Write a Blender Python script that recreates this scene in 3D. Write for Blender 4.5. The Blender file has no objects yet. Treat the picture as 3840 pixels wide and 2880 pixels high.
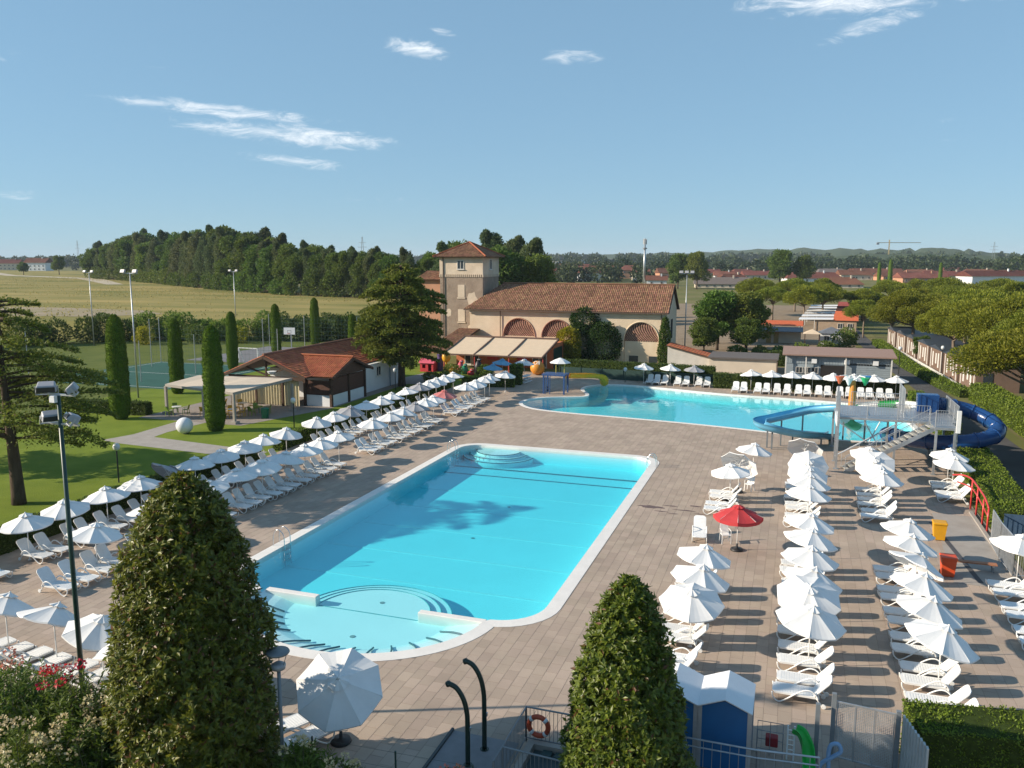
import bpy, bmesh, math, random
import numpy as np
from mathutils import Vector, Matrix, Euler
from mathutils.geometry import tessellate_polygon
R = math.radians
PI = math.pi
random.seed(7)
rng = np.random.default_rng(11)
S = bpy.context.scene
COL = S.collection

# ---------------------------------------------------------------- camera
cam = bpy.data.cameras.new('camera')
cam.sensor_width = 36.0
cam.lens = 28.97
cam.clip_start = 0.3
cam.clip_end = 20000
camo = bpy.data.objects.new('camera', cam)
camo.location = (0, 0, 14.0)
camo.rotation_euler = (R(90 - 8.672), 0, R(18.97))
COL.objects.link(camo)
S.camera = camo

# ---------------------------------------------------------------- light and sky
SUN_EL, SUN_DIR = 24.0, 22.5           # height of the sun; shadows fall towards this bearing from +X
w = bpy.data.worlds.new('World')
S.world = w
w.use_nodes = True
wt = w.node_tree
wt.nodes.clear()
WN, WL = wt.nodes, wt.links


def wm(op, a, b=None, c=None):
    n = WN.new('ShaderNodeMath')
    n.operation = op
    for i, v in enumerate((a, b, c)):
        if v is None:
            continue
        if isinstance(v, (int, float)):
            n.inputs[i].default_value = v
        else:
            WL.new(v, n.inputs[i])
    return n.outputs[0]


sky = WN.new('ShaderNodeTexSky')
sky.sky_type = 'NISHITA'
sky.sun_disc = False
sky.sun_elevation = R(SUN_EL)
sky.sun_rotation = R(270.0 - SUN_DIR)
sky.altitude = 100
sky.air_density = 0.85
sky.dust_density = 0.0
sky.ozone_density = 6.0
tc = WN.new('ShaderNodeTexCoord')
sep = WN.new('ShaderNodeSeparateXYZ')
WL.new(tc.outputs['Generated'], sep.inputs[0])
az = wm('ARCTAN2', sep.outputs[0], sep.outputs[1])
el = wm('ARCSINE', sep.outputs[2])
cmb = WN.new('ShaderNodeCombineXYZ')
WL.new(wm('MULTIPLY', az, 6.0), cmb.inputs[0])
WL.new(wm('MULTIPLY', el, 22.0), cmb.inputs[1])
nz = WN.new('ShaderNodeTexNoise')
nz.inputs['Scale'].default_value = 3.4
nz.inputs['Detail'].default_value = 12
nz.inputs['Roughness'].default_value = 0.70
nz.inputs['Distortion'].default_value = 1.1
WL.new(cmb.outputs[0], nz.inputs['Vector'])
# banks of thin cloud: azimuth, height, half width, half height, tilt (degrees), weight
CLOUDS = [(-38.2, 9.2, 6.8, 0.5, -3.0, 1.0), (-33.5, 7.9, 7.0, 0.75, -4.0, 1.1), (-33.2, 6.2, 4.4, 0.45, -4.0, .8),
          (-25.2, 13.4, 2.2, 0.6, -7.0, 1.05), (-23.6, 14.4, 1.1, 0.28, -9.0, .7), (-14.9, 12.9, 2.5, 0.5, -2.0, 1.0),
          (2.0, 15.2, 6.4, .9, -2.0, 1.1), (3.6, 13.7, 3.0, .6, 12.0, 1.0), (9.5, 14.9, 4.5, 0.6, -6.0, .9),
          (-49.6, 3.7, 1.8, .4, 0.0, .7), (7.9, 8.1, 1.4, .3, 4.0, .55), (7.8, 7.1, 1.8, .25, 0, .5), (-43.5, 11.4, 3.5, .4, 2.0, .45),
          (-28.5, 3.9, 4.2, .3, 1.0, .4), (-48.4, 11.6, 2.0, .4, 20.0, .5),
          (40, 22, 9, 1.6, 6, 1.0), (75, 12, 8, 1.0, -4, .9), (-80, 20, 9, 1.4, 5, 1.0), (-110, 12, 8, .9, -5, .9), (150, 16, 9, 1.2, 4, 1.0),
          (-160, 22, 10, 1.5, 0, 1.0), (115, 28, 10, 2.0, 8, .9), (-20, 38, 9, 2.0, 10, .9), (10, 55, 12, 3, 10, .8)]
acc = None
for a0, e0, ra, re, tilt, wgt in CLOUDS:
    da = wm('SUBTRACT', az, R(a0))
    de = wm('SUBTRACT', el, R(e0))
    ct, st = math.cos(R(tilt)), math.sin(R(tilt))
    u = wm('ADD', wm('MULTIPLY', da, ct / R(ra)), wm('MULTIPLY', de, st / R(ra)))
    v = wm('ADD', wm('MULTIPLY', da, -st / R(re)), wm('MULTIPLY', de, ct / R(re)))
    d2 = wm('ADD', wm('MULTIPLY', u, u), wm('MULTIPLY', v, v))
    m = wm('MULTIPLY', wm('MAXIMUM', wm('SUBTRACT', 1.0, wm('MULTIPLY', d2, .55)), 0.0), wgt)
    acc = m if acc is None else wm('MAXIMUM', acc, m)
dens = WN.new('ShaderNodeMapRange')
dens.interpolation_type = 'SMOOTHSTEP'
WL.new(wm('SUBTRACT', wm('ADD', wm('MULTIPLY', acc, .60), wm('MULTIPLY_ADD', nz.outputs['Fac'], 1.3, -.15)), 0.0), dens.inputs[0])
dens.inputs[1].default_value = 0.78
dens.inputs[2].default_value = 1.42
dens.inputs[3].default_value = 0.0
dens.inputs[4].default_value = 0.92
mixc = WN.new('ShaderNodeMix')
mixc.data_type = 'RGBA'
WL.new(dens.outputs[0], mixc.inputs['Factor'])
# one even grade over the whole sky: softer contrast between zenith and horizon
gm = WN.new('ShaderNodeGamma')
gm.inputs['Gamma'].default_value = 0.33
WL.new(sky.outputs[0], gm.inputs['Color'])
tn = WN.new('ShaderNodeMix')
tn.data_type = 'RGBA'
tn.blend_type = 'MULTIPLY'
tn.inputs['Factor'].default_value = 1.0
tn.inputs['B'].default_value = (1.03, 1.44, 1.68, 1)
WL.new(gm.outputs[0], tn.inputs['A'])
WL.new(tn.outputs['Result'], mixc.inputs['A'])
mixc.inputs['B'].default_value = (4.6, 4.8, 4.95, 1)
bg = WN.new('ShaderNodeBackground')
bg.inputs['Strength'].default_value = 0.15
WL.new(mixc.outputs['Result'], bg.inputs['Color'])
wo = WN.new('ShaderNodeOutputWorld')
WL.new(bg.outputs[0], wo.inputs['Surface'])

sd = bpy.data.lights.new('sun', 'SUN')
sd.energy = 4.8
sd.angle = R(0.53)
sd.color = (1.0, 0.87, 0.70)
so = bpy.data.objects.new('sun', sd)
so.rotation_euler = Vector((-math.cos(R(SUN_EL)) * math.cos(R(SUN_DIR)), -math.cos(R(SUN_EL)) * math.sin(R(SUN_DIR)),
                            math.sin(R(SUN_EL)))).to_track_quat('Z', 'Y').to_euler()
so.location = (-60, -30, 50)
COL.objects.link(so)

S.view_settings.view_transform = 'Standard'
S.view_settings.look = 'None'
S.view_settings.exposure = 0.68
S.view_settings.gamma = 1.0
S.view_settings.use_curve_mapping = False
S.render.engine = 'CYCLES'
S.cycles.use_denoising = True
S.cycles.max_bounces = 6
S.cycles.diffuse_bounces = 3
S.cycles.glossy_bounces = 3
S.cycles.transmission_bounces = 4
S.cycles.volume_bounces = 0
S.cycles.transparent_max_bounces = 12
S.cycles.caustics_reflective = False
S.cycles.caustics_refractive = False
S.cycles.sample_clamp_indirect = 4.0

# ---------------------------------------------------------------- materials
MATS = {}


def M(name, col, rough=.6, var=.12, scale=3.0, bump=0.0, metal=0.0, spec=.4, island=0.0, objr=0.0, col2=None, detail=5, bscale=None,
      transl=0.0, stretch=None):
    """procedural material: base colour with noise patches, per-piece variation, fine relief"""
    if name in MATS:
        return MATS[name]
    m = bpy.data.materials.new(name)
    m.use_nodes = True
    nt = m.node_tree
    N, L = nt.nodes, nt.links
    bs = N['Principled BSDF']
    bs.inputs['Roughness'].default_value = rough
    bs.inputs['Metallic'].default_value = metal
    bs.inputs['Specular IOR Level'].default_value = spec
    geo = N.new('ShaderNodeNewGeometry')
    vec = geo.outputs['Position']
    if stretch:
        mp = N.new('ShaderNodeMapping')
        mp.inputs['Scale'].default_value = stretch
        L.new(vec, mp.inputs['Vector'])
        vec = mp.outputs[0]
    no = N.new('ShaderNodeTexNoise')
    no.inputs['Scale'].default_value = scale
    no.inputs['Detail'].default_value = detail
    no.inputs['Roughness'].default_value = .6
    L.new(vec, no.inputs['Vector'])
    mr = N.new('ShaderNodeMapRange')
    mr.inputs[1].default_value = .3
    mr.inputs[2].default_value = .7
    L.new(no.outputs['Fac'], mr.inputs[0])
    mx = N.new('ShaderNodeMix')
    mx.data_type = 'RGBA'
    L.new(mr.outputs[0], mx.inputs['Factor'])
    c2 = col2 if col2 else tuple(min(1, c * (1 + var)) for c in col)
    c1 = col if col2 else tuple(c * (1 - var) for c in col)
    mx.inputs['A'].default_value = (*c1, 1)
    mx.inputs['B'].default_value = (*c2, 1)
    out = mx.outputs['Result']
    if island or objr:
        oi = N.new('ShaderNodeObjectInfo')
        ad = N.new('ShaderNodeMath')
        ad.operation = 'ADD'
        if island:
            L.new(geo.outputs['Random Per Island'], ad.inputs[0])
        else:
            ad.inputs[0].default_value = 0
        L.new(oi.outputs['Random'], ad.inputs[1])
        fr = N.new('ShaderNodeMath')
        fr.operation = 'FRACT'
        L.new(ad.outputs[0], fr.inputs[0])
        k = max(island, objr)
        hs = N.new('ShaderNodeHueSaturation')
        a = N.new('ShaderNodeMapRange')
        a.inputs[3].default_value = 1 - k
        a.inputs[4].default_value = 1 + k
        L.new(fr.outputs[0], a.inputs[0])
        L.new(a.outputs[0], hs.inputs['Value'])
        wn = N.new('ShaderNodeTexWhiteNoise')
        wn.noise_dimensions = '1D'
        L.new(fr.outputs[0], wn.inputs['W'])
        b = N.new('ShaderNodeMapRange')
        b.inputs[3].default_value = .5 - .05 * k
        b.inputs[4].default_value = .5 + .05 * k
        L.new(wn.outputs[0], b.inputs[0])
        L.new(b.outputs[0], hs.inputs['Hue'])
        L.new(out, hs.inputs['Color'])
        out = hs.outputs[0]
    L.new(out, bs.inputs['Base Color'])
    if bump:
        n2 = N.new('ShaderNodeTexNoise')
        n2.inputs['Scale'].default_value = bscale or scale * 6
        n2.inputs['Detail'].default_value = 4
        L.new(vec, n2.inputs['Vector'])
        bp = N.new('ShaderNodeBump')
        bp.inputs['Strength'].default_value = bump
        bp.inputs['Distance'].default_value = .05
        L.new(n2.outputs['Fac'], bp.inputs['Height'])
        L.new(bp.outputs[0], bs.inputs['Normal'])
    if transl:
        tr = N.new('ShaderNodeBsdfTranslucent')
        L.new(out, tr.inputs['Color'])
        ms = N.new('ShaderNodeMixShader')
        ms.inputs[0].default_value = transl
        L.new(bs.outputs[0], ms.inputs[1])
        L.new(tr.outputs[0], ms.inputs[2])
        L.new(ms.outputs[0], N['Material Output'].inputs['Surface'])
    MATS[name] = m
    return m


def LEAF(name, a, b, rough=.5, spec=.3, transl=.25, objr=.12, c=None, cshare=0.0):
    """foliage: every leaf takes its own colour between a and b (a share of them colour c)"""
    if name in MATS:
        return MATS[name]
    m = bpy.data.materials.new(name)
    m.use_nodes = True
    N, L = m.node_tree.nodes, m.node_tree.links
    bs = N['Principled BSDF']
    bs.inputs['Roughness'].default_value = rough
    bs.inputs['Specular IOR Level'].default_value = spec
    geo = N.new('ShaderNodeNewGeometry')
    cr = N.new('ShaderNodeValToRGB')
    cr.color_ramp.elements[0].color = (*a, 1)
    cr.color_ramp.elements[1].color = (*b, 1)
    cr.color_ramp.elements[1].position = 1.0 - cshare if c else 1.0
    if c:
        e = cr.color_ramp.elements.new(min(.999, 1.0 - cshare + .01))
        e.color = (*c, 1)
    L.new(geo.outputs['Random Per Island'], cr.inputs[0])
    oi = N.new('ShaderNodeObjectInfo')
    hs = N.new('ShaderNodeHueSaturation')
    mr = N.new('ShaderNodeMapRange')
    mr.inputs[3].default_value = 1 - objr
    mr.inputs[4].default_value = 1 + objr
    L.new(oi.outputs['Random'], mr.inputs[0])
    L.new(mr.outputs[0], hs.inputs['Value'])
    mh = N.new('ShaderNodeMapRange')
    mh.inputs[3].default_value = .5 - objr * .12
    mh.inputs[4].default_value = .5 + objr * .12
    wn = N.new('ShaderNodeTexWhiteNoise')
    wn.noise_dimensions = '1D'
    L.new(oi.outputs['Random'], wn.inputs['W'])
    L.new(wn.outputs[0], mh.inputs[0])
    L.new(mh.outputs[0], hs.inputs['Hue'])
    L.new(cr.outputs[0], hs.inputs['Color'])
    L.new(hs.outputs[0], bs.inputs['Base Color'])
    tr = N.new('ShaderNodeBsdfTranslucent')
    L.new(hs.outputs[0], tr.inputs['Color'])
    ms = N.new('ShaderNodeMixShader')
    ms.inputs[0].default_value = transl
    L.new(bs.outputs[0], ms.inputs[1])
    L.new(tr.outputs[0], ms.inputs[2])
    L.new(ms.outputs[0], N['Material Output'].inputs['Surface'])
    MATS[name] = m
    return m


# ---------------------------------------------------------------- mesh helpers
class MB:
    """collects shapes and links them as ONE mesh object"""

    def __init__(s):
        s.v, s.f = [], []

    def add(s, v, f):
        o = len(s.v)
        s.v += [tuple(p) for p in v]
        s.f += [tuple(i + o for i in q) for q in f]
        return s

    def box(s, x0, x1, y0, y1, z0, z1):
        return s.add([(x0, y0, z0), (x1, y0, z0), (x1, y1, z0), (x0, y1, z0), (x0, y0, z1), (x1, y0, z1), (x1, y1, z1), (x0, y1, z1)],
                     [(0, 3, 2, 1), (4, 5, 6, 7), (0, 1, 5, 4), (1, 2, 6, 5), (2, 3, 7, 6), (3, 0, 4, 7)])

    def cbox(s, c, d, rz=0, rx=0, ry=0):
        m = Euler((rx, ry, rz)).to_matrix()
        p = [Vector(c) + m @ Vector((sx * d[0] / 2, sy * d[1] / 2, sz * d[2] / 2)) for sz in (-1, 1) for sx, sy in ((-1, -1), (1, -1), (1, 1), (-1, 1))]
        return s.add(p, [(0, 3, 2, 1), (4, 5, 6, 7), (0, 1, 5, 4), (1, 2, 6, 5), (2, 3, 7, 6), (3, 0, 4, 7)])

    def beam(s, a, b, w_, h_=None):
        """square bar from a to b"""
        h_ = h_ or w_
        a, b = Vector(a), Vector(b)
        d = (b - a).normalized()
        up = Vector((0, 0, 1)) if abs(d.z) < .95 else Vector((0, 1, 0))
        r = d.cross(up).normalized()
        u = r.cross(d)
        p = [q + r * sx * w_ / 2 + u * sz * h_ / 2 for q in (a, b) for sx, sz in ((-1, -1), (1, -1), (1, 1), (-1, 1))]
        return s.add(p, [(0, 1, 2, 3), (7, 6, 5, 4), (0, 4, 5, 1), (1, 5, 6, 2), (2, 6, 7, 3), (3, 7, 4, 0)])

    def tube(s, pts, r, n=8, cap=True, closed=False):
        pts = [Vector(p) for p in pts]
        k = len(pts)
        rr = r if isinstance(r, (list, tuple)) else [r] * k
        o = len(s.v)
        prev = None
        for i, p in enumerate(pts):
            if closed:
                d = pts[(i + 1) % k] - pts[i - 1]
            else:
                d = pts[min(i + 1, k - 1)] - pts[max(i - 1, 0)]
            d.normalize()
            if prev is None:
                up = Vector((0, 0, 1)) if abs(d.z) < .9 else Vector((1, 0, 0))
                x = d.cross(up).normalized()
            else:
                x = (prev - d * prev.dot(d)).normalized()
            prev = x
            y = d.cross(x)
            for j in range(n):
                t = 2 * PI * j / n
                s.v.append(tuple(p + (x * math.cos(t) + y * math.sin(t)) * rr[i]))
        m = k if closed else k - 1
        for i in range(m):
            for j in range(n):
                a, b = o + i * n + j, o + i * n + (j + 1) % n
                c, d_ = o + ((i + 1) % k) * n + (j + 1) % n, o + ((i + 1) % k) * n + j
                s.f.append((a, b, c, d_))
        if cap and not closed:
            s.f.append(tuple(o + j for j in reversed(range(n))))
            s.f.append(tuple(o + (k - 1) * n + j for j in range(n)))
        return s

    def lathe(s, prof, n=16, c=(0, 0, 0), cap=True):
        o = len(s.v)
        for r_, z in prof:
            for j in range(n):
                t = 2 * PI * j / n
                s.v.append((c[0] + r_ * math.cos(t), c[1] + r_ * math.sin(t), c[2] + z))
        for i in range(len(prof) - 1):
            for j in range(n):
                s.f.append((o + i * n + j, o + i * n + (j + 1) % n, o + (i + 1) * n + (j + 1) % n, o + (i + 1) * n + j))
        if cap:
            s.f.append(tuple(o + j for j in reversed(range(n))))
            s.f.append(tuple(o + (len(prof) - 1) * n + j for j in range(n)))
        return s

    def prism(s, poly, z0, z1):
        """vertical prism over a plan outline"""
        n = len(poly)
        v = [(x, y, z0) for x, y in poly] + [(x, y, z1) for x, y in poly]
        return s.add(v, [tuple(reversed(range(n))), tuple(range(n, 2 * n))] + [(i, (i + 1) % n, n + (i + 1) % n, n + i) for i in range(n)])

    def slab(s, quad, t):
        """thick sheet: a planar outline pushed down along its normal by t"""
        q = [Vector(p) for p in quad]
        nrm = (q[1] - q[0]).cross(q[2] - q[0]).normalized()
        n = len(q)
        v = q + [p - nrm * t for p in q]
        return s.add(v, [tuple(range(n)), tuple(reversed(range(n, 2 * n)))] + [(i, n + i, n + (i + 1) % n, (i + 1) % n) for i in range(n)])

    def mesh(s, name, smooth=False):
        me = bpy.data.meshes.new(name)
        me.from_pydata(s.v, [], s.f)
        me.update()
        if smooth:
            me.polygons.foreach_set('use_smooth', [True] * len(me.polygons))
        return me

    def build(s, name, mat, parent=None, smooth=False, loc=None):
        return obj(name, s.mesh(name, smooth), mat, parent, loc)


def obj(name, me, mat=None, parent=None, loc=None):
    if mat is not None and not me.materials:
        me.materials.append(mat)
    o = bpy.data.objects.new(name, me)
    COL.objects.link(o)
    if parent is not None:
        o.parent = parent
    if loc is not None:
        o.location = loc
    return o


def bevel(o, wd=.01, seg=2):
    b = o.modifiers.new('bevel', 'BEVEL')
    b.width = wd
    b.segments = seg
    b.limit_method = 'ANGLE'
    return o


def empty(name, loc=(0, 0, 0), rz=0.0):
    o = bpy.data.objects.new(name, None)
    o.location = loc
    o.rotation_euler = (0, 0, rz)
    o.empty_display_size = .2
    COL.objects.link(o)
    return o


def tag(o, label=None, cat=None, group=None, kind=None):
    if label:
        o['label'] = label
    if cat:
        o['category'] = cat
    if group:
        o['group'] = group
    if kind:
        o['kind'] = kind
    return o


def copy_tree(o, parent=None):
    c = o.copy()
    COL.objects.link(c)
    if parent is not None:
        c.parent = parent
    for ch in list(o.children):
        copy_tree(ch, c)
    return c


ONES = ['', 'first', 'second', 'third', 'fourth', 'fifth', 'sixth', 'seventh', 'eighth', 'ninth', 'tenth', 'eleventh', 'twelfth', 'thirteenth',
        'fourteenth', 'fifteenth', 'sixteenth', 'seventeenth', 'eighteenth', 'nineteenth']


def nth(n):
    if n < 20:
        return ONES[n]
    t = {2: 'twent', 3: 'thirt', 4: 'fort', 5: 'fift', 6: 'sixt'}[n // 10]
    return t + ('ieth' if n % 10 == 0 else 'y-' + ONES[n % 10])


def np_mesh(name, V, F, smooth=False):
    """fast mesh from an array of vertices and an array of quads (or triangles)"""
    V = np.asarray(V, np.float32).reshape(-1, 3)
    F = np.asarray(F, np.int32)
    k = F.shape[1]
    me = bpy.data.meshes.new(name)
    me.vertices.add(len(V))
    me.vertices.foreach_set('co', V.ravel())
    me.loops.add(F.size)
    me.loops.foreach_set('vertex_index', F.ravel())
    me.polygons.add(len(F))
    me.polygons.foreach_set('loop_start', np.arange(0, F.size, k, dtype=np.int32))
    me.polygons.foreach_set('use_smooth', np.full(len(F), smooth, bool))
    me.update(calc_edges=True)
    return me


def unit(a):
    return a / np.maximum(np.linalg.norm(a, axis=1, keepdims=True), 1e-9)


def leaf_arrays(C, A, size, width, nrm=None, jit=.5, seed=1):
    """kite-shaped leaves: base at C, along A, lying roughly across nrm"""
    r = np.random.default_rng(seed)
    n = len(C)
    A = unit(A + r.normal(0, jit, (n, 3)))
    if nrm is None:
        nrm = r.normal(0, 1, (n, 3))
    else:
        nrm = nrm + r.normal(0, jit, (n, 3))
    B = unit(np.cross(A, nrm))
    sz = (size * r.uniform(.7, 1.25, n))[:, None]
    wd = sz * width
    N2 = np.cross(B, A)
    V = np.stack([C, C + A * sz * .45 + B * wd * .5 + N2 * wd * .15, C + A * sz, C + A * sz * .45 - B * wd * .5 + N2 * wd * .15], 1)
    F = np.arange(n * 4).reshape(n, 4)
    return V.reshape(-1, 3), F


def join_arrays(lst):
    Vs, Fs, o = [], [], 0
    for V, F in lst:
        Vs.append(V)
        Fs.append(F + o)
        o += len(V)
    return np.concatenate(Vs), np.concatenate(Fs)


def smooth_noise(P, scale, seed):
    """cheap lumpy field made of a few sine waves"""
    r = np.random.default_rng(seed)
    out = np.zeros(len(P))
    for i in range(5):
        d = r.normal(0, 1, 3)
        d /= np.linalg.norm(d)
        out += np.sin(P @ d * scale * (1 + .5 * i) + r.uniform(0, 6.28)) / (1 + .4 * i)
    return out / 2.6


def circle(cx, cy, r, a0, a1, n, ry=None):
    ry = ry or r
    return [(cx + r * math.cos(R(a0 + (a1 - a0) * i / n)), cy + ry * math.sin(R(a0 + (a1 - a0) * i / n))) for i in range(n + 1)]


def inside(poly, P):
    """points of P inside a plan polygon"""
    x, y = P[:, 0], P[:, 1]
    c = np.zeros(len(P), bool)
    n = len(poly)
    for i in range(n):
        x0, y0 = poly[i]
        x1, y1 = poly[(i + 1) % n]
        if y0 == y1:
            continue
        k = ((y0 > y) != (y1 > y)) & (x < (x1 - x0) * (y - y0) / (y1 - y0) + x0)
        c ^= k
    return c


def offset_poly(poly, d):
    """push a counter-clockwise outline outwards by d"""
    n = len(poly)
    out = []
    for i in range(n):
        a, b, c = Vector(poly[i - 1]), Vector(poly[i]), Vector(poly[(i + 1) % n])
        e1, e2 = (b - a).normalized(), (c - b).normalized()
        n1, n2 = Vector((e1.y, -e1.x)), Vector((e2.y, -e2.x))
        m = (n1 + n2)
        if m.length < 1e-6:
            m = n1
        m.normalize()
        k = d / max(.35, m.dot(n1))
        out.append(tuple(b + m * k))
    return out


def sheet(name, loops, z, mat, parent=None):
    """flat sheet: outer outline and holes"""
    pts = [p for l in loops for p in l]
    tri = tessellate_polygon([[Vector((x, y, 0)) for x, y in l] for l in loops])
    me = bpy.data.meshes.new(name)
    me.from_pydata([(x, y, z) for x, y in pts], [], [tuple(t) for t in tri])
    me.update()
    # faces up
    flip = [p for p in me.polygons if p.normal.z < 0]
    if flip:
        bm = bmesh.new()
        bm.from_mesh(me)
        bmesh.ops.reverse_faces(bm, faces=[f for f in bm.faces if f.normal.z < 0])
        bm.to_mesh(me)
        bm.free()
    return obj(name, me, mat, parent)
# ---------------------------------------------------------------- the ground
def chaikin(p, n=2):
    for _ in range(n):
        q = []
        for i in range(len(p)):
            a, b = p[i], p[(i + 1) % len(p)]
            q += [(a[0] * .75 + b[0] * .25, a[1] * .75 + b[1] * .25), (a[0] * .25 + b[0] * .75, a[1] * .25 + b[1] * .75)]
        p = q
    return p


POOL1 = (circle(-10.45, 55.4, 1.5, 0, 90, 8) + circle(-21.7, 55.4, 1.5, 90, 180, 8) + circle(-21.3, 30.4, 1.9, 180, 265, 8)
         + circle(-16, 28.5, 5.1, 183, 357, 40, 4.45) + circle(-10.85, 30.4, 1.9, 275, 360, 8))
POOL2 = chaikin([(-25.0, 76.0), (-24.5, 74.4), (-23.0, 72.8), (-19.9, 71.9), (-14.5, 71.3), (-9.3, 70.7), (-4.2, 69.7), (0.0, 68.6), (4.5, 67.4), (8.2, 68.4),
                 (9.8, 72.0), (9.7, 77.5), (8.9, 81.6), (7.4, 84.3), (5.6, 85.4), (-0.2, 86.4), (-6.5, 86.9), (-14.3, 89.4), (-18.0, 90.1),
                 (-20.5, 89.0), (-21.4, 87.2), (-21.2, 85.2), (-20.2, 83.4), (-19.6, 81.6), (-20.3, 80.5), (-23.4, 79.3), (-24.7, 77.9)], 2)

DECK = [(-35.3, 9.0), (12.2, 9.0), (12.2, 36.0), (10.4, 38.0), (9.9, 58.0), (11.2, 66.0), (12.2, 80.0), (12.2, 91.5), (-26.0, 94.5), (-28.0, 97.0),
        (-35.3, 97.0)]
g_ground = M('ground_grass', (.105, .125, .035), .95, col2=(.20, .17, .075), scale=.05, bump=.4, bscale=3, spec=.1, detail=9)
m_lawn = M('lawn_grass', (.115, .165, .018), .95, col2=(.185, .235, .032), scale=.35, bump=.6, bscale=14, spec=.1, detail=8)
m_dirt = M('sandy_ground', (.26, .20, .14), .95, var=.18, scale=.4, bump=.4, spec=.1)
m_asphalt = M('asphalt', (.085, .083, .085), .9, var=.16, scale=.7, bump=.3, bscale=30, spec=.2)
m_path = M('path_concrete', (.34, .31, .28), .9, var=.1, scale=1.2, bump=.3, bscale=25, spec=.2)
m_conc = M('concrete', (.33, .30, .27), .9, var=.12, scale=1.0, bump=.3, bscale=25, spec=.2)
m_pav = M('paver', (.330, .262, .210), .85, col2=(.415, .330, .265), scale=.45, bump=.2, bscale=28, spec=.25, island=.095, detail=7)
m_joint = M('joint_sand', (.225, .182, .150), .95, var=.2, scale=6)

big = [(-7000, -600), (7000, -600), (7000, 9000), (-7000, 9000)]
tag(sheet('ground', [big, DECK], -.01, g_ground), kind='structure')

deck = tag(sheet('pool_deck', [DECK, POOL1, POOL2], .0262, m_joint), kind='structure')
# pavers 0.35 x 0.6 m in running bond, each with its own edges
px_, py_ = .42, .62
cols = np.arange(-35.2, 10.5, px_)
CC = []
for i, x in enumerate(cols):
    ys = np.arange(9.2 + (py_ / 2 if i % 2 else 0), 97, py_)
    CC.append(np.stack([np.full(len(ys), x + px_ / 2), ys + py_ / 2], 1))
CC = np.concatenate(CC)
hx, hy = px_ / 2 - .003, py_ / 2 - .005
ok = np.ones(len(CC), bool)
for sx, sy in ((-1, -1), (1, -1), (1, 1), (-1, 1), (0, 0)):
    q = CC + np.array([sx * hx, sy * hy])
    ok &= inside(DECK, q) & ~inside(POOL1, q) & ~inside(POOL2, q)
CC = CC[ok]
dz = rng.normal(0, .0010, len(CC))


def paver_block(c, z):
    n = len(c)
    V = np.zeros((n, 8, 3))
    for k, (sx, sy) in enumerate(((-1, -1), (1, -1), (1, 1), (-1, 1))):
        V[:, k] = np.stack([c[:, 0] + sx * hx, c[:, 1] + sy * hy, np.full(n, .018)], 1)
        V[:, 4 + k] = np.stack([c[:, 0] + sx * (hx - .004), c[:, 1] + sy * (hy - .004), .030 + z], 1)
    F = np.array([(4, 5, 6, 7), (0, 1, 5, 4), (1, 2, 6, 5), (2, 3, 7, 6), (3, 0, 4, 7)])
    F = (np.arange(n)[:, None, None] * 8 + F[None]).reshape(-1, 4)
    return V.reshape(-1, 3), F


# the three hundred that show largest become single pavers
d = CC - np.array([-7.5, 18.6])
near = (np.abs(CC[:, 0] + 7.6) < 4.6) & (CC[:, 1] > 19.4) & ~((CC[:, 0] < -9.0) & (CC[:, 1] < 20.5))
dist = np.where(near, np.hypot(CC[:, 0], CC[:, 1]), 1e9)
order = np.argsort(dist)
sel = order[:300]
rest = np.setdiff1d(np.arange(len(CC)), sel)
V, F = paver_block(np.zeros((1, 2)), np.zeros(1))
pm = np_mesh('paver', V, F)
pm.materials.append(m_pav)
for i in sel:
    p = bpy.data.objects.new('paver', pm)
    p.location = (CC[i, 0], CC[i, 1], dz[i])
    p.parent = deck
    COL.objects.link(p)
V, F = paver_block(CC[rest], dz[rest])
tag(obj('paving', np_mesh('paving', V, F), m_pav, deck), kind='stuff')

# lawn, paths, terrace, courts, road
tag(sheet('lawn', [[(-62, 9), (-35.35, 9), (-35.35, 97), (-46, 97), (-50, 108), (-66, 108), (-66, 60), (-64, 40)]], .004, m_lawn), kind='structure')
tag(sheet('garden_path', [[(-50.6, 49.0), (-48.4, 48.5), (-36.0, 47.6), (-36.0, 49.8), (-47.6, 51.2), (-47.9, 53.0), (-47.6, 57.2), (-50.3, 57.2), (-49.9, 51.5)]], .012, m_path), kind='structure')
tag(sheet('terrace', [[(-54.8, 57.2), (-43.9, 57.2), (-41.0, 66.6), (-41.0, 83.0), (-39.5, 83), (-39.5, 92), (-43, 92), (-44, 84), (-54.8, 84)]], .014,
          M('terrace_paving', (.26, .225, .20), .85, var=.12, scale=2.0, bump=.3)), kind='structure')
tag(sheet('sports_court', [[(-84, 71), (-63.5, 71), (-63.5, 90.5), (-82, 90.5)]], .008, M('court_green', (.028, .095, .075), .85, var=.14, scale=.6, spec=.2)), kind='structure')
tag(sheet('basketball_court', [[(-80, 93), (-62, 93), (-62, 112), (-80, 112)]], .009, M('court_grey', (.17, .17, .18), .9, var=.14, scale=.8, spec=.2)), kind='structure')
m_line = M('white_line', (.62, .62, .60), .8, var=.05)
for k, (x0, x1, y0, y1) in enumerate([(-82, -64.4, 71.7, 71.8), (-81.5, -64.4, 90, 90.1), (-64.5, -64.4, 71.8, 90), (-81.6, -81.5, 71.8, 90), (-81.5, -64.5, 80.9, 81)]):
    tag(sheet('court_line', [[(x0, y0), (x1, y0), (x1, y1), (x0, y1)]], .013, m_line), kind='structure')
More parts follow.
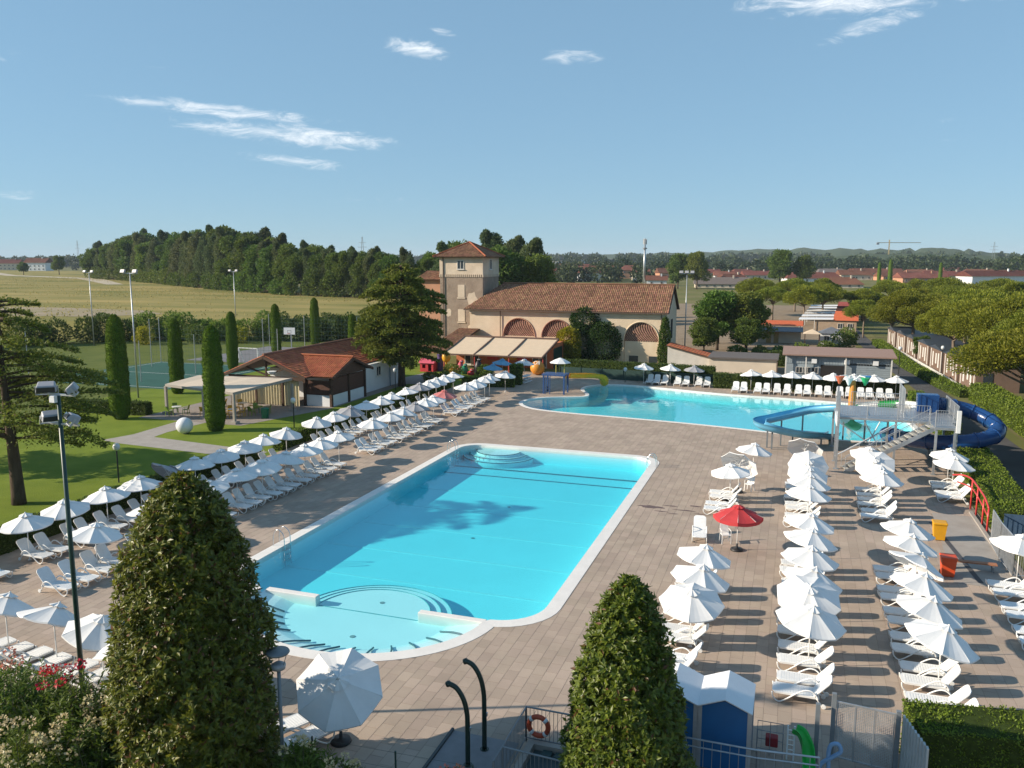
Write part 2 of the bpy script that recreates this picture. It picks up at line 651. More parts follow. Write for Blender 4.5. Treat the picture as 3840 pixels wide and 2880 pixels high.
ROAD = [(14.0, -20), (17.2, -20), (16.9, 57), (16.2, 72), (15.6, 92), (14.6, 104), (13.4, 118), (12.6, 145), (11.6, 185), (12.2, 260), (8.5, 260), (8.0, 185),
        (10.2, 146), (11.2, 118), (12.2, 104), (12.9, 92), (12.9, 72), (13.7, 57)]
tag(sheet('road', [ROAD], .010, m_asphalt), kind='structure')
tag(sheet('campsite_ground', [[(-14, 112), (8, 118), (9.6, 146), (7.5, 185), (8, 262), (-60, 262), (-60, 150), (-40, 135)]], -.003, m_dirt), kind='structure')
tag(sheet('campsite_verge', [[(17.0, 92), (17.4, 30), (60, 30), (90, 262), (14, 262), (13.6, 146), (15.2, 118)]], -.003, M('pine_litter', (.17, .145, .075), .95, col2=(.10, .12, .03), scale=.25, bump=.4, spec=.1)), kind='structure')
tag(sheet('service_yard', [[(-15, 95.5), (11.6, 93.5), (11.2, 112), (-12, 112)]], .006, m_dirt), kind='structure')
tag(sheet('concrete_apron', [[(7.1, 38.6), (9.7, 38.4), (9.75, 49.3), (7.7, 49.3)]], .040, m_conc), kind='structure')

tag(sheet('sports_ground', [[(-130, 52), (-60, 52), (-60, 124), (-75, 132), (-112, 116), (-128, 104)]], -.002, M('rough_grass', (.075, .105, .022), .95, col2=(.125, .145, .035), scale=.25, bump=.5, bscale=6, spec=.1)), kind='structure')
# raised field of dry grass behind the courts
FIELD = [(-900, 190), (-300, 122), (-150, 108), (-118, 113), (-92, 126), (-76, 150), (-68, 242), (-140, 262), (-235, 300), (-330, 365), (-560, 540), (-1000, 800)]
m_field = M('dry_grass_field', (.370, .285, .115), .95, col2=(.125, .145, .042), scale=.028, bump=.5, bscale=2.0, spec=.05, detail=12, stretch=(.7, 2.0, 1))
fo = [FIELD, offset_poly(FIELD, 4)]
bmF = MB()
n = len(FIELD)
tri = tessellate_polygon([[Vector((x, y, 0)) for x, y in FIELD]])
bmF.add([(x, y, 3.0) for x, y in FIELD] + [(x, y, -.05) for x, y in fo[1]],
        [tuple(t) for t in tri] + [(n + i, n + (i + 1) % n, (i + 1) % n, i) for i in range(n)])
tag(bmF.build('field', m_field), kind='structure')
tag(sheet('field_track', [[(-640, 505), (-480, 398), (-372, 352), (-276, 276), (-271, 280), (-366, 362), (-482, 408), (-640, 518)]], 3.05,
          M('track_gravel', (.42, .36, .27), .95, var=.12, scale=.2)), kind='structure')
tag(sheet('bare_earth', [[(-172, 128), (-150, 119), (-128, 122), (-119, 133), (-132, 141), (-160, 143), (-185, 139)]], 3.03,
          M('bare_earth', (.33, .25, .18), .95, col2=(.22, .19, .09), scale=.12, detail=9)), kind='structure')

# ---------------------------------------------------------------- the pools
m_liner = M('pool_liner', (.74, .85, .87), .5, var=.03, scale=.4, spec=.3)
m_cope = M('coping_white', (.74, .71, .67), .55, var=.05, scale=1.4, bump=.1, spec=.4)
m_mark = M('pool_mark_dark', (.03, .10, .13), .5, var=.1)


def water_mat(name, ripple, dens):
    m = bpy.data.materials.new(name)
    m.use_nodes = True
    N, L = m.node_tree.nodes, m.node_tree.links
    N.remove(N['Principled BSDF'])
    tr = N.new('ShaderNodeBsdfTransparent')
    gl = N.new('ShaderNodeBsdfGlossy')
    gl.inputs['Roughness'].default_value = .03
    mx = N.new('ShaderNodeMixShader')
    geo = N.new('ShaderNodeNewGeometry')
    mp = N.new('ShaderNodeMapping')
    mp.inputs['Scale'].default_value = (1.0, .5, 1)
    L.new(geo.outputs['Position'], mp.inputs[0])
    no = N.new('ShaderNodeTexNoise')
    no.inputs['Scale'].default_value = 2.2
    no.inputs['Detail'].default_value = 3
    L.new(mp.outputs[0], no.inputs['Vector'])
    bp = N.new('ShaderNodeBump')
    bp.inputs['Strength'].default_value = ripple
    bp.inputs['Distance'].default_value = .06
    L.new(no.outputs['Fac'], bp.inputs['Height'])
    L.new(bp.outputs[0], gl.inputs['Normal'])
    # Schlick reflectance, the same from above and below the surface
    dp = N.new('ShaderNodeVectorMath')
    dp.operation = 'DOT_PRODUCT'
    L.new(bp.outputs[0], dp.inputs[0])
    L.new(geo.outputs['Incoming'], dp.inputs[1])
    prev = dp.outputs['Value']
    for op, k in (('ABSOLUTE', None), ('SUBTRACT', 1.0), ('POWER', 5.0), ('MULTIPLY_ADD', .98)):
        q = N.new('ShaderNodeMath')
        q.operation = op
        if op == 'SUBTRACT':
            q.inputs[0].default_value = k
            L.new(prev, q.inputs[1])
        else:
            L.new(prev, q.inputs[0])
            if k is not None:
                q.inputs[1].default_value = k
        if op == 'MULTIPLY_ADD':
            q.inputs[2].default_value = .02
        prev = q.outputs[0]
    L.new(prev, mx.inputs[0])
    L.new(tr.outputs[0], mx.inputs[1])
    L.new(gl.outputs[0], mx.inputs[2])
    va = N.new('ShaderNodeVolumeAbsorption')
    va.inputs['Color'].default_value = (.0, .90, .965, 1)
    va.inputs['Density'].default_value = dens
    L.new(mx.outputs[0], N['Material Output'].inputs['Surface'])
    L.new(va.outputs[0], N['Material Output'].inputs['Volume'])
    return m


def ring(mb, inner, outer, z0, z1):
    """closed band between two outlines of equal length, with inner and outer faces"""
    n = len(inner)
    v = [(x, y, z1) for x, y in inner] + [(x, y, z1 - .012) for x, y in outer] + [(x, y, z0) for x, y in outer] + [(x, y, z0) for x, y in inner]
    f = []
    for i in range(n):
        j = (i + 1) % n
        f += [(i, n + i, n + j, j), (n + i, 2 * n + i, 2 * n + j, n + j), (3 * n + i, i, j, 3 * n + j)]
    return mb.add(v, f)


def walls(mb, poly, z0, z1):
    n = len(poly)
    return mb.add([(x, y, z1) for x, y in poly] + [(x, y, z0) for x, y in poly], [(i, (i + 1) % n, n + (i + 1) % n, n + i) for i in range(n)])


D1 = -1.05
KID = circle(-16, 28.5, 5.1, 180, 360, 40, 4.45)
pool = empty('swimming_pool', (0, 0, 0))
tag(pool, kind='structure')
mb = walls(MB(), POOL1, -1.3, -.2)
t = tessellate_polygon([[Vector((x, y, 0)) for x, y in POOL1]])
mb.add([(x, y, D1) for x, y in POOL1], [tuple(reversed(q)) for q in t])
mb.build('basin', m_liner, pool)
ring(MB(), offset_poly(POOL1, .0), offset_poly(POOL1, .58), -.2, .055).build('coping', m_cope, pool, False)
# children's end: floor, sloping ribbed bench and round steps
mb = MB()
fl = circle(-16, 28.5, 3.5, 180, 360, 30, 3.1)
ou = circle(-16, 28.5, 5.08, 180, 360, 30, 4.43)
mi = circle(-16, 28.5, 4.1, 180, 360, 30, 3.6)
mb.add([(x, y, -.47) for x, y in fl] + [(-16, 28.5, -.47)], [(i, i + 1, 31) for i in range(30)])
n = 31
mb.add([(x, y, -.47) for x, y in fl] + [(x, y, -.30) for x, y in mi] + [(x, y, -.13) for x, y in ou],
       [(i, i + n, i + n + 1, i + 1) for i in range(30)] + [(i + n, i + 2 * n, i + 2 * n + 1, i + n + 1) for i in range(30)])
mb.add([(-21.1, 28.5, -.13), (-10.9, 28.5, -.13), (-10.9, 28.5, -1.25), (-21.1, 28.5, -1.25), (-19.5, 28.5, -.47), (-12.5, 28.5, -.47)], [(0, 3, 4), (4, 3, 2, 5), (1, 5, 2)])
mb.build('paddling_floor', m_liner, pool)
m_edge = M('step_edge_teal', (.10, .33, .38), .5, var=.1)
MB().tube([(-18.4, 28.5, -.462), (-13.8, 28.5, -.462)], .022, 6).build('floor_joint', m_edge, pool)
for r_, z in ((3.4, -.64), (2.95, -.555), (2.5, -.467)):
    hp = circle(-16, 28.5, r_, 0, 180, 36, r_ * .98)
    MB().prism([(x, y) for x, y in hp], -1.3, z).build('round_step', m_liner, pool)
    MB().tube([(x, y, z + .002) for x, y in hp], .028, 6).build('step_edge', m_edge, pool)
for x0, x1 in ((-20.95, -18.45), (-13.75, -10.9)):
    bevel(MB().box(x0, x1, 28.36, 28.68, -1.3, -.045).build('dividing_wall', m_cope, pool), .02)
for a in (196, 206, 217, 229, 251, 262, 272, 282, 293, 304, 316, 329, 342):
    p = []
    for rr, z in ((1.0, -.125), (.92, -.16), (.84, -.24), (.77, -.34), (.70, -.44)):
        a2 = R(a + (1.0 - rr) * 16)
        p.append((-16 + 5.1 * rr * math.cos(a2), 28.5 + 4.45 * rr * math.sin(a2), z + .035))
    MB().tube(p, .035, 6).build('bench_rib', m_mark, pool)
for r_, z in ((2.7, -.66), (2.2, -.48), (1.7, -.30)):
    hp = circle(-20.6, 56.88, r_, 180, 360, 30, r_ * .9)
    hp = [(max(x, -23.15), y) for x, y in hp]
    MB().prism(hp, -1.3, z).build('corner_step', m_liner, pool)
    MB().tube([(x, y, z + .01) for x, y in hp], .03, 6).build('step_edge', m_mark, pool)
for y, wd in ((54.3, .22), (52.4, .13)):
    MB().box(-23.1, -9.05, y - wd / 2, y + wd / 2, D1 + .002, D1 + .025).build('depth_line', m_mark, pool)
m_lane = M('lane_tile', (.80, .84, .85), .45, var=.03)
for y in (48.2, 44.4, 40.6, 36.8, 33.2):
    MB().box(-23.0, -9.1, y - .09, y + .09, D1 + .002, D1 + .02).build('lane_line', m_lane, pool)
for x, y in ((-16, 29.6), (-15.6, 26.4), (-16, 40), (-16, 46)):
    MB().lathe([(.11, 0), (.11, .015)], 14, (x, y, -.468 if y < 31 else D1)).build('floor_drain', M('drain_grate', (.25, .32, .33), .5), pool)
wm1 = water_mat('pool_water_calm', .025, .45)
tag(MB().prism(offset_poly(POOL1, .03), -1.6, -.06).build('pool_water', wm1), kind='structure')

pool2 = empty('leisure_pool', (0, 0, 0))
tag(pool2, kind='structure')
mb = walls(MB(), POOL2, -1.2, -.2)
t = tessellate_polygon([[Vector((x, y, 0)) for x, y in POOL2]])
mb.add([(x, y, -1.0) for x, y in POOL2], [tuple(reversed(q)) for q in t])
mb.build('basin', m_liner, pool2)
ring(MB(), POOL2, offset_poly(POOL2, .38), -.2, .052).build('coping', m_cope, pool2)
wm2 = water_mat('pool_water_rippled', .25, .26)
tag(MB().prism(offset_poly(POOL2, .03), -1.5, -.05).build('pool_water', wm2), kind='structure')

# damp stains on the paving beside the big pool
m_damp = M('damp_paving', (.135, .090, .080), .6, var=.25, scale=3)
g_ = random.Random(9)
for cx_, cy_, rx_, ry_ in ((-7.2, 45.4, .9, .28), (-6.2, 45.9, .5, .10), (-5.3, 45.3, .7, .10), (-4.9, 46.3, .45, .14), (-6.6, 44.7, .5, .08), (-5.9, 44.5, .35, .07), (-4.4, 44.9, .5, .05)):
    pl = [(cx_ + rx_ * g_.uniform(.55, 1.1) * math.cos(a), cy_ + ry_ * g_.uniform(.5, 1.2) * math.sin(a)) for a in np.linspace(0, 2 * PI, 15)[:-1]]
    tag(sheet('damp_stain', [pl], .0365, m_damp), kind='structure')
m_soil = M('planting_soil', (.10, .075, .045), .95, col2=(.09, .11, .03), scale=1.2, bump=.6, bscale=10, spec=.05)
tag(sheet('planting_bed', [[(-27, 9.2), (-6.4, 9.2), (-6.4, 17.9), (-11.0, 17.5), (-13.0, 18.0), (-17.0, 16.9), (-27, 17.2)]], .043, m_soil), kind='structure')
tag(sheet('planting_bed', [circle(-3.55, 19.2, 1.5, 0, 345, 23)], .043, m_soil), kind='structure')
# ---------------------------------------------------------------- parasols and loungers
m_white = M('parasol_cloth', (.76, .76, .755), .75, var=.04, scale=2, transl=.07, spec=.2, objr=.05)
m_grey = M('parasol_cloth_grey', (.36, .36, .38), .8, var=.08, scale=2, transl=.12, spec=.2)
m_red = M('parasol_cloth_red', (.50, .055, .06), .7, var=.1, scale=2, transl=.15, spec=.2)
m_pink = M('parasol_cloth_faded_red', (.58, .20, .19), .7, var=.1, scale=2, transl=.15, spec=.2)
m_blue_c = M('parasol_cloth_blue', (.18, .42, .62), .7, var=.1, scale=2, transl=.15, spec=.2)
m_pole = M('painted_steel_white', (.72, .71, .68), .45, var=.05, spec=.5)
m_resin = M('white_resin', (.80, .80, .78), .38, var=.03, scale=4, spec=.5, objr=.05)
m_sling = M('lounger_sling', (.74, .75, .75), .6, var=.04, scale=8, spec=.3, objr=.05)
m_black = M('black_plastic', (.02, .02, .022), .5, var=.1)


def canopy_mesh(Rr, drop, valance=.07, hole=.16):
    """eight sagging panels between stretched seams, with a short hem"""
    V, F = [], []
    nseg, nr, sub = 8, 5, 4
    m = nseg * sub
    for i in range(nr + 1):
        t = hole + (1 - hole) * i / nr
        for j in range(m):
            a = 2 * PI * j / m
            fr = (j % sub) / sub
            chord = math.cos(PI / nseg) / math.cos((fr - .5) * 2 * PI / nseg)
            rr = Rr * t * chord
            sag = .045 * t * math.sin(PI * fr)
            V.append((rr * math.cos(a), rr * math.sin(a), -drop * (t ** 1.12) - sag))
    for j in range(m):
        x, y, z = V[nr * m + j]
        V.append((x * 1.0, y * 1.0, z - valance))
    for i in range(nr + 1):
        for j in range(m):
            F.append((i * m + j, i * m + (j + 1) % m, (i + 1) * m + (j + 1) % m, (i + 1) * m + j))
    me = bpy.data.meshes.new('canopy')
    me.from_pydata(V, [], [tuple(reversed(f)) for f in F])
    me.update()
    return me


def vent_mesh(Rr, drop):
    V, F = [(0, 0, .10)], []
    for j in range(16):
        a = 2 * PI * j / 16
        k = 1.0 if j % 2 == 0 else .94
        V.append((Rr * k * math.cos(a), Rr * k * math.sin(a), -drop + .045 - (0 if j % 2 == 0 else .035)))
    for j in range(16):
        F.append((0, 1 + j, 1 + (j + 1) % 16))
    me = bpy.data.meshes.new('vent_cap')
    me.from_pydata(V, [], F)
    me.update()
    return me


UR = 1.17
canopy_me = {}
vent_me = {}
for nm, mt in (('white', m_white), ('grey', m_grey), ('red', m_red), ('pink', m_pink), ('blue', m_blue_c)):
    canopy_me[nm] = canopy_mesh(UR, .47, .16 if nm == 'red' else .05)
    canopy_me[nm].materials.append(mt)
    vent_me[nm] = vent_mesh(.30, .06)
    vent_me[nm].materials.append(mt)
rb = MB()
for j in range(8):
    a = 2 * PI * j / 8
    rb.tube([(.03 * math.cos(a), .03 * math.sin(a), -.03), (UR * .5 * math.cos(a), UR * .5 * math.sin(a), -.225), (UR * .98 * math.cos(a), UR * .98 * math.sin(a), -.455)], .008, 4)
    rb.tube([(.03 * math.cos(a), .03 * math.sin(a), -.5), (UR * .5 * math.cos(a), UR * .5 * math.sin(a), -.24)], .007, 4)
ribs_me = rb.mesh('rib_frame')
ribs_me.materials.append(m_pole)
pole_me = MB().tube([(0, 0, 0.02), (0, 0, 1.72)], .021, 8).mesh('pole', True)
pole_me.materials.append(m_pole)
top_me = MB().tube([(0, 0, -.52), (0, 0, .08)], .018, 8).lathe([(.02, .07), (.045, .09), (.02, .13)], 8).mesh('pole_top', True)
top_me.materials.append(m_pole)
sock_me = MB().lathe([(.09, 0.03), (.09, .045), (.035, .05), (.035, .22), (.027, .225)], 12).mesh('ground_socket', True)
sock_me.materials.append(m_pole)
base_me = MB().lathe([(.30, .03), (.31, .06), (.27, .13), (.06, .16), (.045, .36), (.03, .37)], 20).mesh('weighted_base', True)
base_me.materials.append(m_black)


def parasol(x, y, label, group, col='white', tilt=0.0, tdir=0.0, spin=None, base='socket', cap=True, h=1.72, sc=1.0, z=0.0):
    """tilt in degrees towards bearing tdir (degrees from +X)"""
    o = empty('parasol', (x, y, z), 0)
    tag(o, label, 'parasol', group)
    obj('pole', pole_me, None, o)
    if base == 'socket':
        obj('ground_socket', sock_me, None, o)
    elif base:
        obj('weighted_base', base_me, None, o)
    sp = random.uniform(0, PI / 4) if spin is None else R(spin)
    q = Matrix.Rotation(R(tdir), 4, 'Z') @ Matrix.Rotation(R(tilt), 4, 'Y') @ Matrix.Rotation(R(-tdir) + sp, 4, 'Z')
    mat = Matrix.Translation((0, 0, h)) @ q @ Matrix.Translation((0, 0, .50)) @ Matrix.Scale(sc, 4)
    for nm, me in (('canopy', canopy_me[col]), ('vent_cap', vent_me[col]), ('rib_frame', ribs_me), ('pole_top', top_me)):
        if nm == 'vent_cap' and not cap:
            continue
        c = obj(nm, me, None, o)
        c.matrix_basis = mat
    return o


def rounded(x0, x1, y0, y1, r0, r1, n=4):
    """plan outline with corner radius r0 at x0 and r1 at x1"""
    return (circle(x1 - r1, y1 - r1, r1, 0, 90, n) + circle(x0 + r0, y1 - r0, r0, 90, 180, n) + circle(x0 + r0, y0 + r0, r0, 180, 270, n) + circle(x1 - r1, y0 + r1, r1, 270, 360, n))


def spline(p, n=6):
    """Catmull-Rom through points"""
    p = [Vector(q) for q in p]
    out = []
    for i in range(len(p) - 1):
        a, b, c, d_ = p[max(i - 1, 0)], p[i], p[i + 1], p[min(i + 2, len(p) - 1)]
        for k in range(n):
            t = k / n
            out.append(.5 * ((2 * b) + (c - a) * t + (2 * a - 5 * b + 4 * c - d_) * t * t + (3 * b - a - 3 * c + d_) * t ** 3))
    out.append(p[-1])
    return out


def lounger_meshes():
    d = {}
    LW = .31
    mb = MB().prism(rounded(0.02, 1.26, -LW, LW, .12, .03), .315, .345)
    for k in range(14):
        x = .12 + k * .08
        mb.box(x, x + .05, -LW + .05, LW - .05, .345, .352)
    d['seat'] = (mb.mesh('seat'), m_sling)
    rail = MB()
    for s in (-1, 1):
        rail.box(.10, 1.44, s * (LW + .012) - .012, s * (LW + .012) + .012, .29, .35)
    rail.box(1.40, 1.44, -LW, LW, .29, .33).box(.08, .12, -LW, LW, .285, .313)
    d['frame'] = (rail.mesh('frame'), m_resin)
    # backrest built flat then leaned back
    bk = MB().prism(rounded(0, .78, -LW, LW, .03, .16), -.012, .018)
    for k in range(8):
        x = .08 + k * .075
        bk.box(x, x + .045, -LW + .06, LW - .06, .018, .026)
    d['backrest'] = (bk.mesh('backrest'), m_sling)
    for s, nm in ((-1, 'side_arm'), (1, 'side_arm.r')):
        y = s * (LW + .035)
        p = spline([(.02, y, .33), (.05, y, .17), (.17, y, .045), (.30, y, .05), (.52, y, .20), (.80, y, .42), (1.02, y, .535), (1.20, y, .53), (1.34, y, .42), (1.40, y, .30)], 4)
        d[nm] = (MB().tube(p, .024, 8).mesh('side_arm', True), m_resin)
        p = spline([(1.36, y * .93, .31), (1.46, y * .93, .16), (1.55, y * .93, .05)], 3)
        d['leg' if s < 0 else 'leg.r'] = (MB().tube(p, .022, 6).mesh('leg', True), m_resin)
        wh = MB()
        wh.lathe([(.03, -.02), (.075, -.018), (.075, .018), (.03, .02)], 14)
        wh.v = [(v[0] + 1.57, v[2] + y * .93, v[1] + .078) for v in wh.v]
        d['wheel' if s < 0 else 'wheel.r'] = (wh.mesh('wheel'), m_resin)
    for me, mt in d.values():
        me.materials.append(mt)
    return d


LM = lounger_meshes()


def lounger(x, y, rz, label, group, rec=50.0):
    """foot end at (x, y); the head lies along bearing rz (degrees); rec = how far the back is raised"""
    o = empty('sun_lounger', (x, y, .03), R(rz))
    tag(o, label, 'sun lounger', group)
    for nm, (me, mt) in LM.items():
        c = obj(nm.split('.')[0], me, None, o)
        if nm == 'backrest':
            c.location = (1.27, 0, .34)
            c.rotation_euler = (0, R(-rec), 0)
    return o


rnd = random.Random(5)


def jit(a):
    return rnd.uniform(-a, a)


# rows of pairs right of the pool; heads to the right
ROWS = {
    'A': (-4.28, [26.05, 26.85, 28.4, 29.2, 30.7, 31.6, 33.15, 33.95, 44.9, 45.9, 47.5, 48.4], 'poolside row on the right'),
    'B': (-0.07, [25.9, 26.75, 28.05, 29.1, 30.4, 31.35, 32.7, 34.3, 35.2, 36.75, 37.6, 44.15, 45.05, 46.5, 47.3, 48.7, 49.5, 50.8, 51.6], 'middle row on the right'),
    'C': (3.85, [25.7, 26.6, 27.9, 28.8, 30.2, 31.15, 32.6, 33.5, 34.9, 35.8, 37.3, 38.2, 46.3, 47.3, 48.6, 49.6, 50.6, 51.8], 'row before the slide tower'),
    'D': (8.3, [32.3, 33.2, 34.7, 35.6, 37.0, 37.9, 51.7, 52.6, 53.9, 54.8], 'row by the right-hand fence'),
}
for k, (x, ys, where) in ROWS.items():
    for i, y in enumerate(ys):
        lounger(x + jit(.07), y + .28 + jit(.05), jit(2.0), 'white sun lounger, %s from the near end of the %s' % (nth(i + 1), where), 'sun loungers around the pools', 50 + jit(5))
# two rows on the lawn side; heads to the left
FRONT = [25.2, 26.1, 27.3, 28.2, 30.0, 30.9, 34.8, 35.7, 37.1, 38.0, 38.9, 39.9, 40.9, 41.8, 43.0, 44.0, 45.0, 46.0, 47.2, 51.6, 52.6, 53.7, 54.6, 56.0, 57.0, 58.3, 59.2, 60.5, 61.4, 62.7, 63.6,
         67.0, 68.0, 69.4, 70.4, 71.8, 72.7, 74.0, 75.0]
BACK = [25.3, 27.6, 28.6, 29.9, 31.0, 32.2, 33.3, 34.5, 35.5, 36.8, 37.8, 39.0, 40.0, 41.2, 42.2, 43.6, 44.7, 45.9, 47.1, 52.2, 53.5, 54.6, 55.6, 56.9, 58.0, 59.2, 60.2, 61.6, 62.6, 64.0, 65.2, 67.0, 68.4, 70.5, 72.0]
for i, y in enumerate(FRONT):
    lounger(-28.05 + jit(.08), y + jit(.06), 180 + jit(3), 'white sun lounger, %s from the near end of the row left of the pool' % nth(i + 1), 'sun loungers around the pools', 52 + jit(6))
for i, y in enumerate(BACK):
    lounger(-32.1 + jit(.08), y + jit(.06), 180 + jit(3), 'white sun lounger, %s from the near end of the row along the lawn hedge' % nth(i + 1), 'sun loungers around the pools', 52 + jit(6))
# far side of the leisure pool, facing the camera
for i, (x, y) in enumerate([(-15.2, 90.9), (-14.35, 90.9), (-13.45, 90.8), (-12.0, 90.7), (-11.1, 90.7), (-9.7, 90.8), (-8.8, 90.8)]):
    lounger(x, y - .1, 90 + jit(3), 'white sun lounger, %s from left against the dark green screen' % nth(i + 1), 'sun loungers around the pools', 62)
for i, x in enumerate([-5.64, -4.75, -3.4, -2.55, -1.4, -.5, .65, 1.5, 2.6, 3.5, 4.6, 5.5, 6.6, 7.45, 8.45, 9.3]):
    lounger(x, 88.1 + jit(.1), 90 + jit(3), 'white sun lounger, %s from left along the clipped far hedge' % nth(i + 1), 'sun loungers around the pools', 62)
# bottom left, seen from behind
for i, (x, y) in enumerate([(-26.3, 20.8), (-25.35, 20.7), (-24.42, 20.66), (-23.4, 20.51), (-22.17, 20.45), (-21.14, 20.34), (-20.0, 20.2), (-19.05, 20.05)]):
    lounger(x, y, -102 + jit(3), 'white sun lounger, %s from left of the shaded row by the oleanders' % nth(i + 1), 'sun loungers around the pools', 50)
lounger(-13.35, 19.75, -118, 'white sun lounger under the steeply tilted parasol, nearer the dark conical tree', 'sun loungers around the pools', 32)
lounger(-12.45, 19.55, -116, 'white sun lounger beside the tilted grey-blue parasol pole, right one of the pair', 'sun loungers around the pools', 32)
lounger(-3.95, 40.0, 96, 'white sun lounger seen end on, alone below the red parasol', 'sun loungers around the pools', 45)

# parasols
g_par = 'parasols around the pools'
spec = [  # row A
    (-2.1, 53.9, 'small white parasol nearest the pool slide legs, far end of the poolside row', 'white', 8, 20),
    (-2.75, 50.0, 'parasol tipped away showing its dark underside, between two white parasols', 'white', 52, 70),
    (-3.1, 47.9, 'white parasol just in front of the one tipped away', 'white', 4, 200),
    (-2.14, 39.7, 'red parasol with a scalloped edge on a white pole', 'red', 0, 0),
    (-3.1, 33.5, 'white parasol just in front of the red one', 'white', 10, 20),
    (-3.0, 31.15, 'white parasol, second in front of the red one', 'white', 12, 10),
    (-3.05, 28.8, 'white parasol tilted to the camera, nearest of the poolside row', 'white', 14, -80),
    # row B
    (1.0, 55.6, 'parasol tipped back at the far end of the middle row', 'white', 48, 75),
    (1.15, 51.2, 'broad white parasol facing the camera at far end of the middle row', 'white', 38, -85),
    (1.1, 48.9, 'white parasol, ninth from the near end of the middle row', 'white', 20, -60),
    (1.15, 46.9, 'white parasol, eighth from the near end of the middle row', 'white', 8, 0),
    (1.1, 44.6, 'white parasol, seventh from the near end of the middle row', 'white', 6, 10),
    (1.1, 39.5, 'white parasol alone over empty paving, sixth from the near end of the middle row', 'white', 10, 10),
    (1.1, 37.15, 'white parasol, fifth from the near end of the middle row', 'white', 12, 15),
    (1.05, 34.75, 'white parasol, fourth from the near end of the middle row', 'white', 8, 10),
    (1.1, 32.3, 'white parasol, third from the near end of the middle row', 'white', 16, 25),
    (.95, 30.6, 'broad white parasol facing the camera, second from near end of the middle row', 'white', 24, -80),
    (1.0, 28.55, 'white parasol nearest the blue beach huts in the middle row', 'white', 10, -30),
    # row C
    (4.8, 55.2, 'white parasol half hidden behind the stair foot of the slide tower', 'white', 10, -60),
    (4.95, 52.7, 'broad white parasol leaning to the camera below the slide tower stairs', 'white', 34, -100),
    (4.95, 50.3, 'white parasol, second in front of the slide tower stairs', 'white', 14, -40),
    (5.0, 49.0, 'white parasol, first over the loungers before the slide tower stairs', 'white', 6, 10),
    (5.3, 40.0, 'white parasol beside the yellow bin', 'white', 10, 15),
    (5.15, 37.75, 'white parasol between the yellow bin and the orange bin', 'white', 14, 30),
    (5.1, 35.35, 'white parasol tilted hard to the right, beside the orange bin', 'white', 32, 40),
    (5.0, 33.05, 'white parasol, third from the near hedge in the slide tower row', 'white', 16, 20),
    (4.95, 30.7, 'white parasol, second from the near hedge in the slide tower row', 'white', 16, 15),
    (5.0, 28.35, 'large white parasol nearest the clipped hedge at bottom right', 'white', 18, 0),
    # row D
    (9.5, 56.3, 'white parasol of the hedge side pair, the farther one', 'white', 5, 0),
    (9.4, 54.0, 'white parasol of the hedge side pair, the nearer one', 'white', 6, 0),
    (9.6, 39.2, 'white parasol before the grey fence at the right edge', 'white', 8, 0),
]
for x, y, lab, c, ti, td in spec:
    parasol(x, y, lab, g_par, c, ti, td, base='weighted' if c == 'red' or 'tipped' in lab else 'socket')
backs = [27.6, 29.9, 32.35, 34.7, 37.05, 39.2, 41.4, 43.9, 46.0, 48.4, 52.5, 54.75, 57.4, 60.0, 62.4, 64.5, 67.5, 70.5, 72.2, 74.2, 76.2, 78.5]
for i, y in enumerate(backs):
    c = 'grey' if i in (4, 12, 17) else 'white'
    parasol(-33.45 + jit(.1), y, '%s parasol, %s from the near end of the row along the lawn hedge' % (c, nth(i + 1)), g_par, c,
            46 if i == 4 else abs(jit(9)), 75 if i == 4 else jit(180))
fronts = [27.5, 31.1, 35.2, 37.7, 40.0, 42.2, 44.3, 46.3, 48.6, 53.5, 56.2, 58.3, 60.6, 62.7, 64.3, 72.0, 74.1, 76.5, 78.4]
for i, y in enumerate(fronts):
    c = 'grey' if i == 12 else 'white'
    parasol(-29.3 + jit(.12), y, '%s parasol, %s from the near end of the row left of the pool' % (c, nth(i + 1)), g_par, c, abs(jit(12)), jit(180))
parasol(-29.6, 67.3, 'faded red parasol in the row left of the pool', g_par, 'pink', 4, 0)
for i, (x, y, t_, d_) in enumerate([(-25.95, 20.3, 22, 80), (-23.6, 20.2, 26, 80), (-21.35, 20.0, 14, 10), (-19.6, 19.5, 18, 160)]):
    parasol(x, y, 'parasol over the shaded loungers by the oleanders, %s from left' % nth(i + 1), g_par, 'white', t_, d_)
parasol(-11.95, 19.4, 'large parasol tilted steeply beside the dark conical tree', g_par, 'white', 36, -62, base='weighted', sc=1.10, spin=12)
for i, (x, y) in enumerate([(-15.9, 92.0), (-12.95, 92.2), (-10.3, 92.0)]):
    parasol(x, y, '%s parasol, %s from left against the dark green screen' % ('grey' if i == 2 else 'white', nth(i + 1)), g_par, 'grey' if i == 2 else 'white', 3, 0)
for i, x in enumerate([-4.15, -2.05, 0.0, 2.0, 4.0, 5.95, 7.9, 9.95]):
    parasol(x, 90.5, 'white parasol, %s from left along the clipped far hedge' % nth(i + 1), g_par, 'white', abs(jit(5)), jit(180))
parasol(-32.2, 87.0, 'blue parasol in the play garden, nearer one', g_par, 'blue', 4, 0, h=1.6)
parasol(-32.0, 89.6, 'blue parasol in the play garden, farther one', g_par, 'blue', 6, 0, h=1.9)
parasol(-29.5, 90.2, 'white parasol beside the orange ball sign', g_par, 'white', 4, 0, h=1.9)
parasol(-28.6, 81.0, 'white parasol alone at far end of the left-hand deck, before the play garden', g_par, 'white', 5, 0)
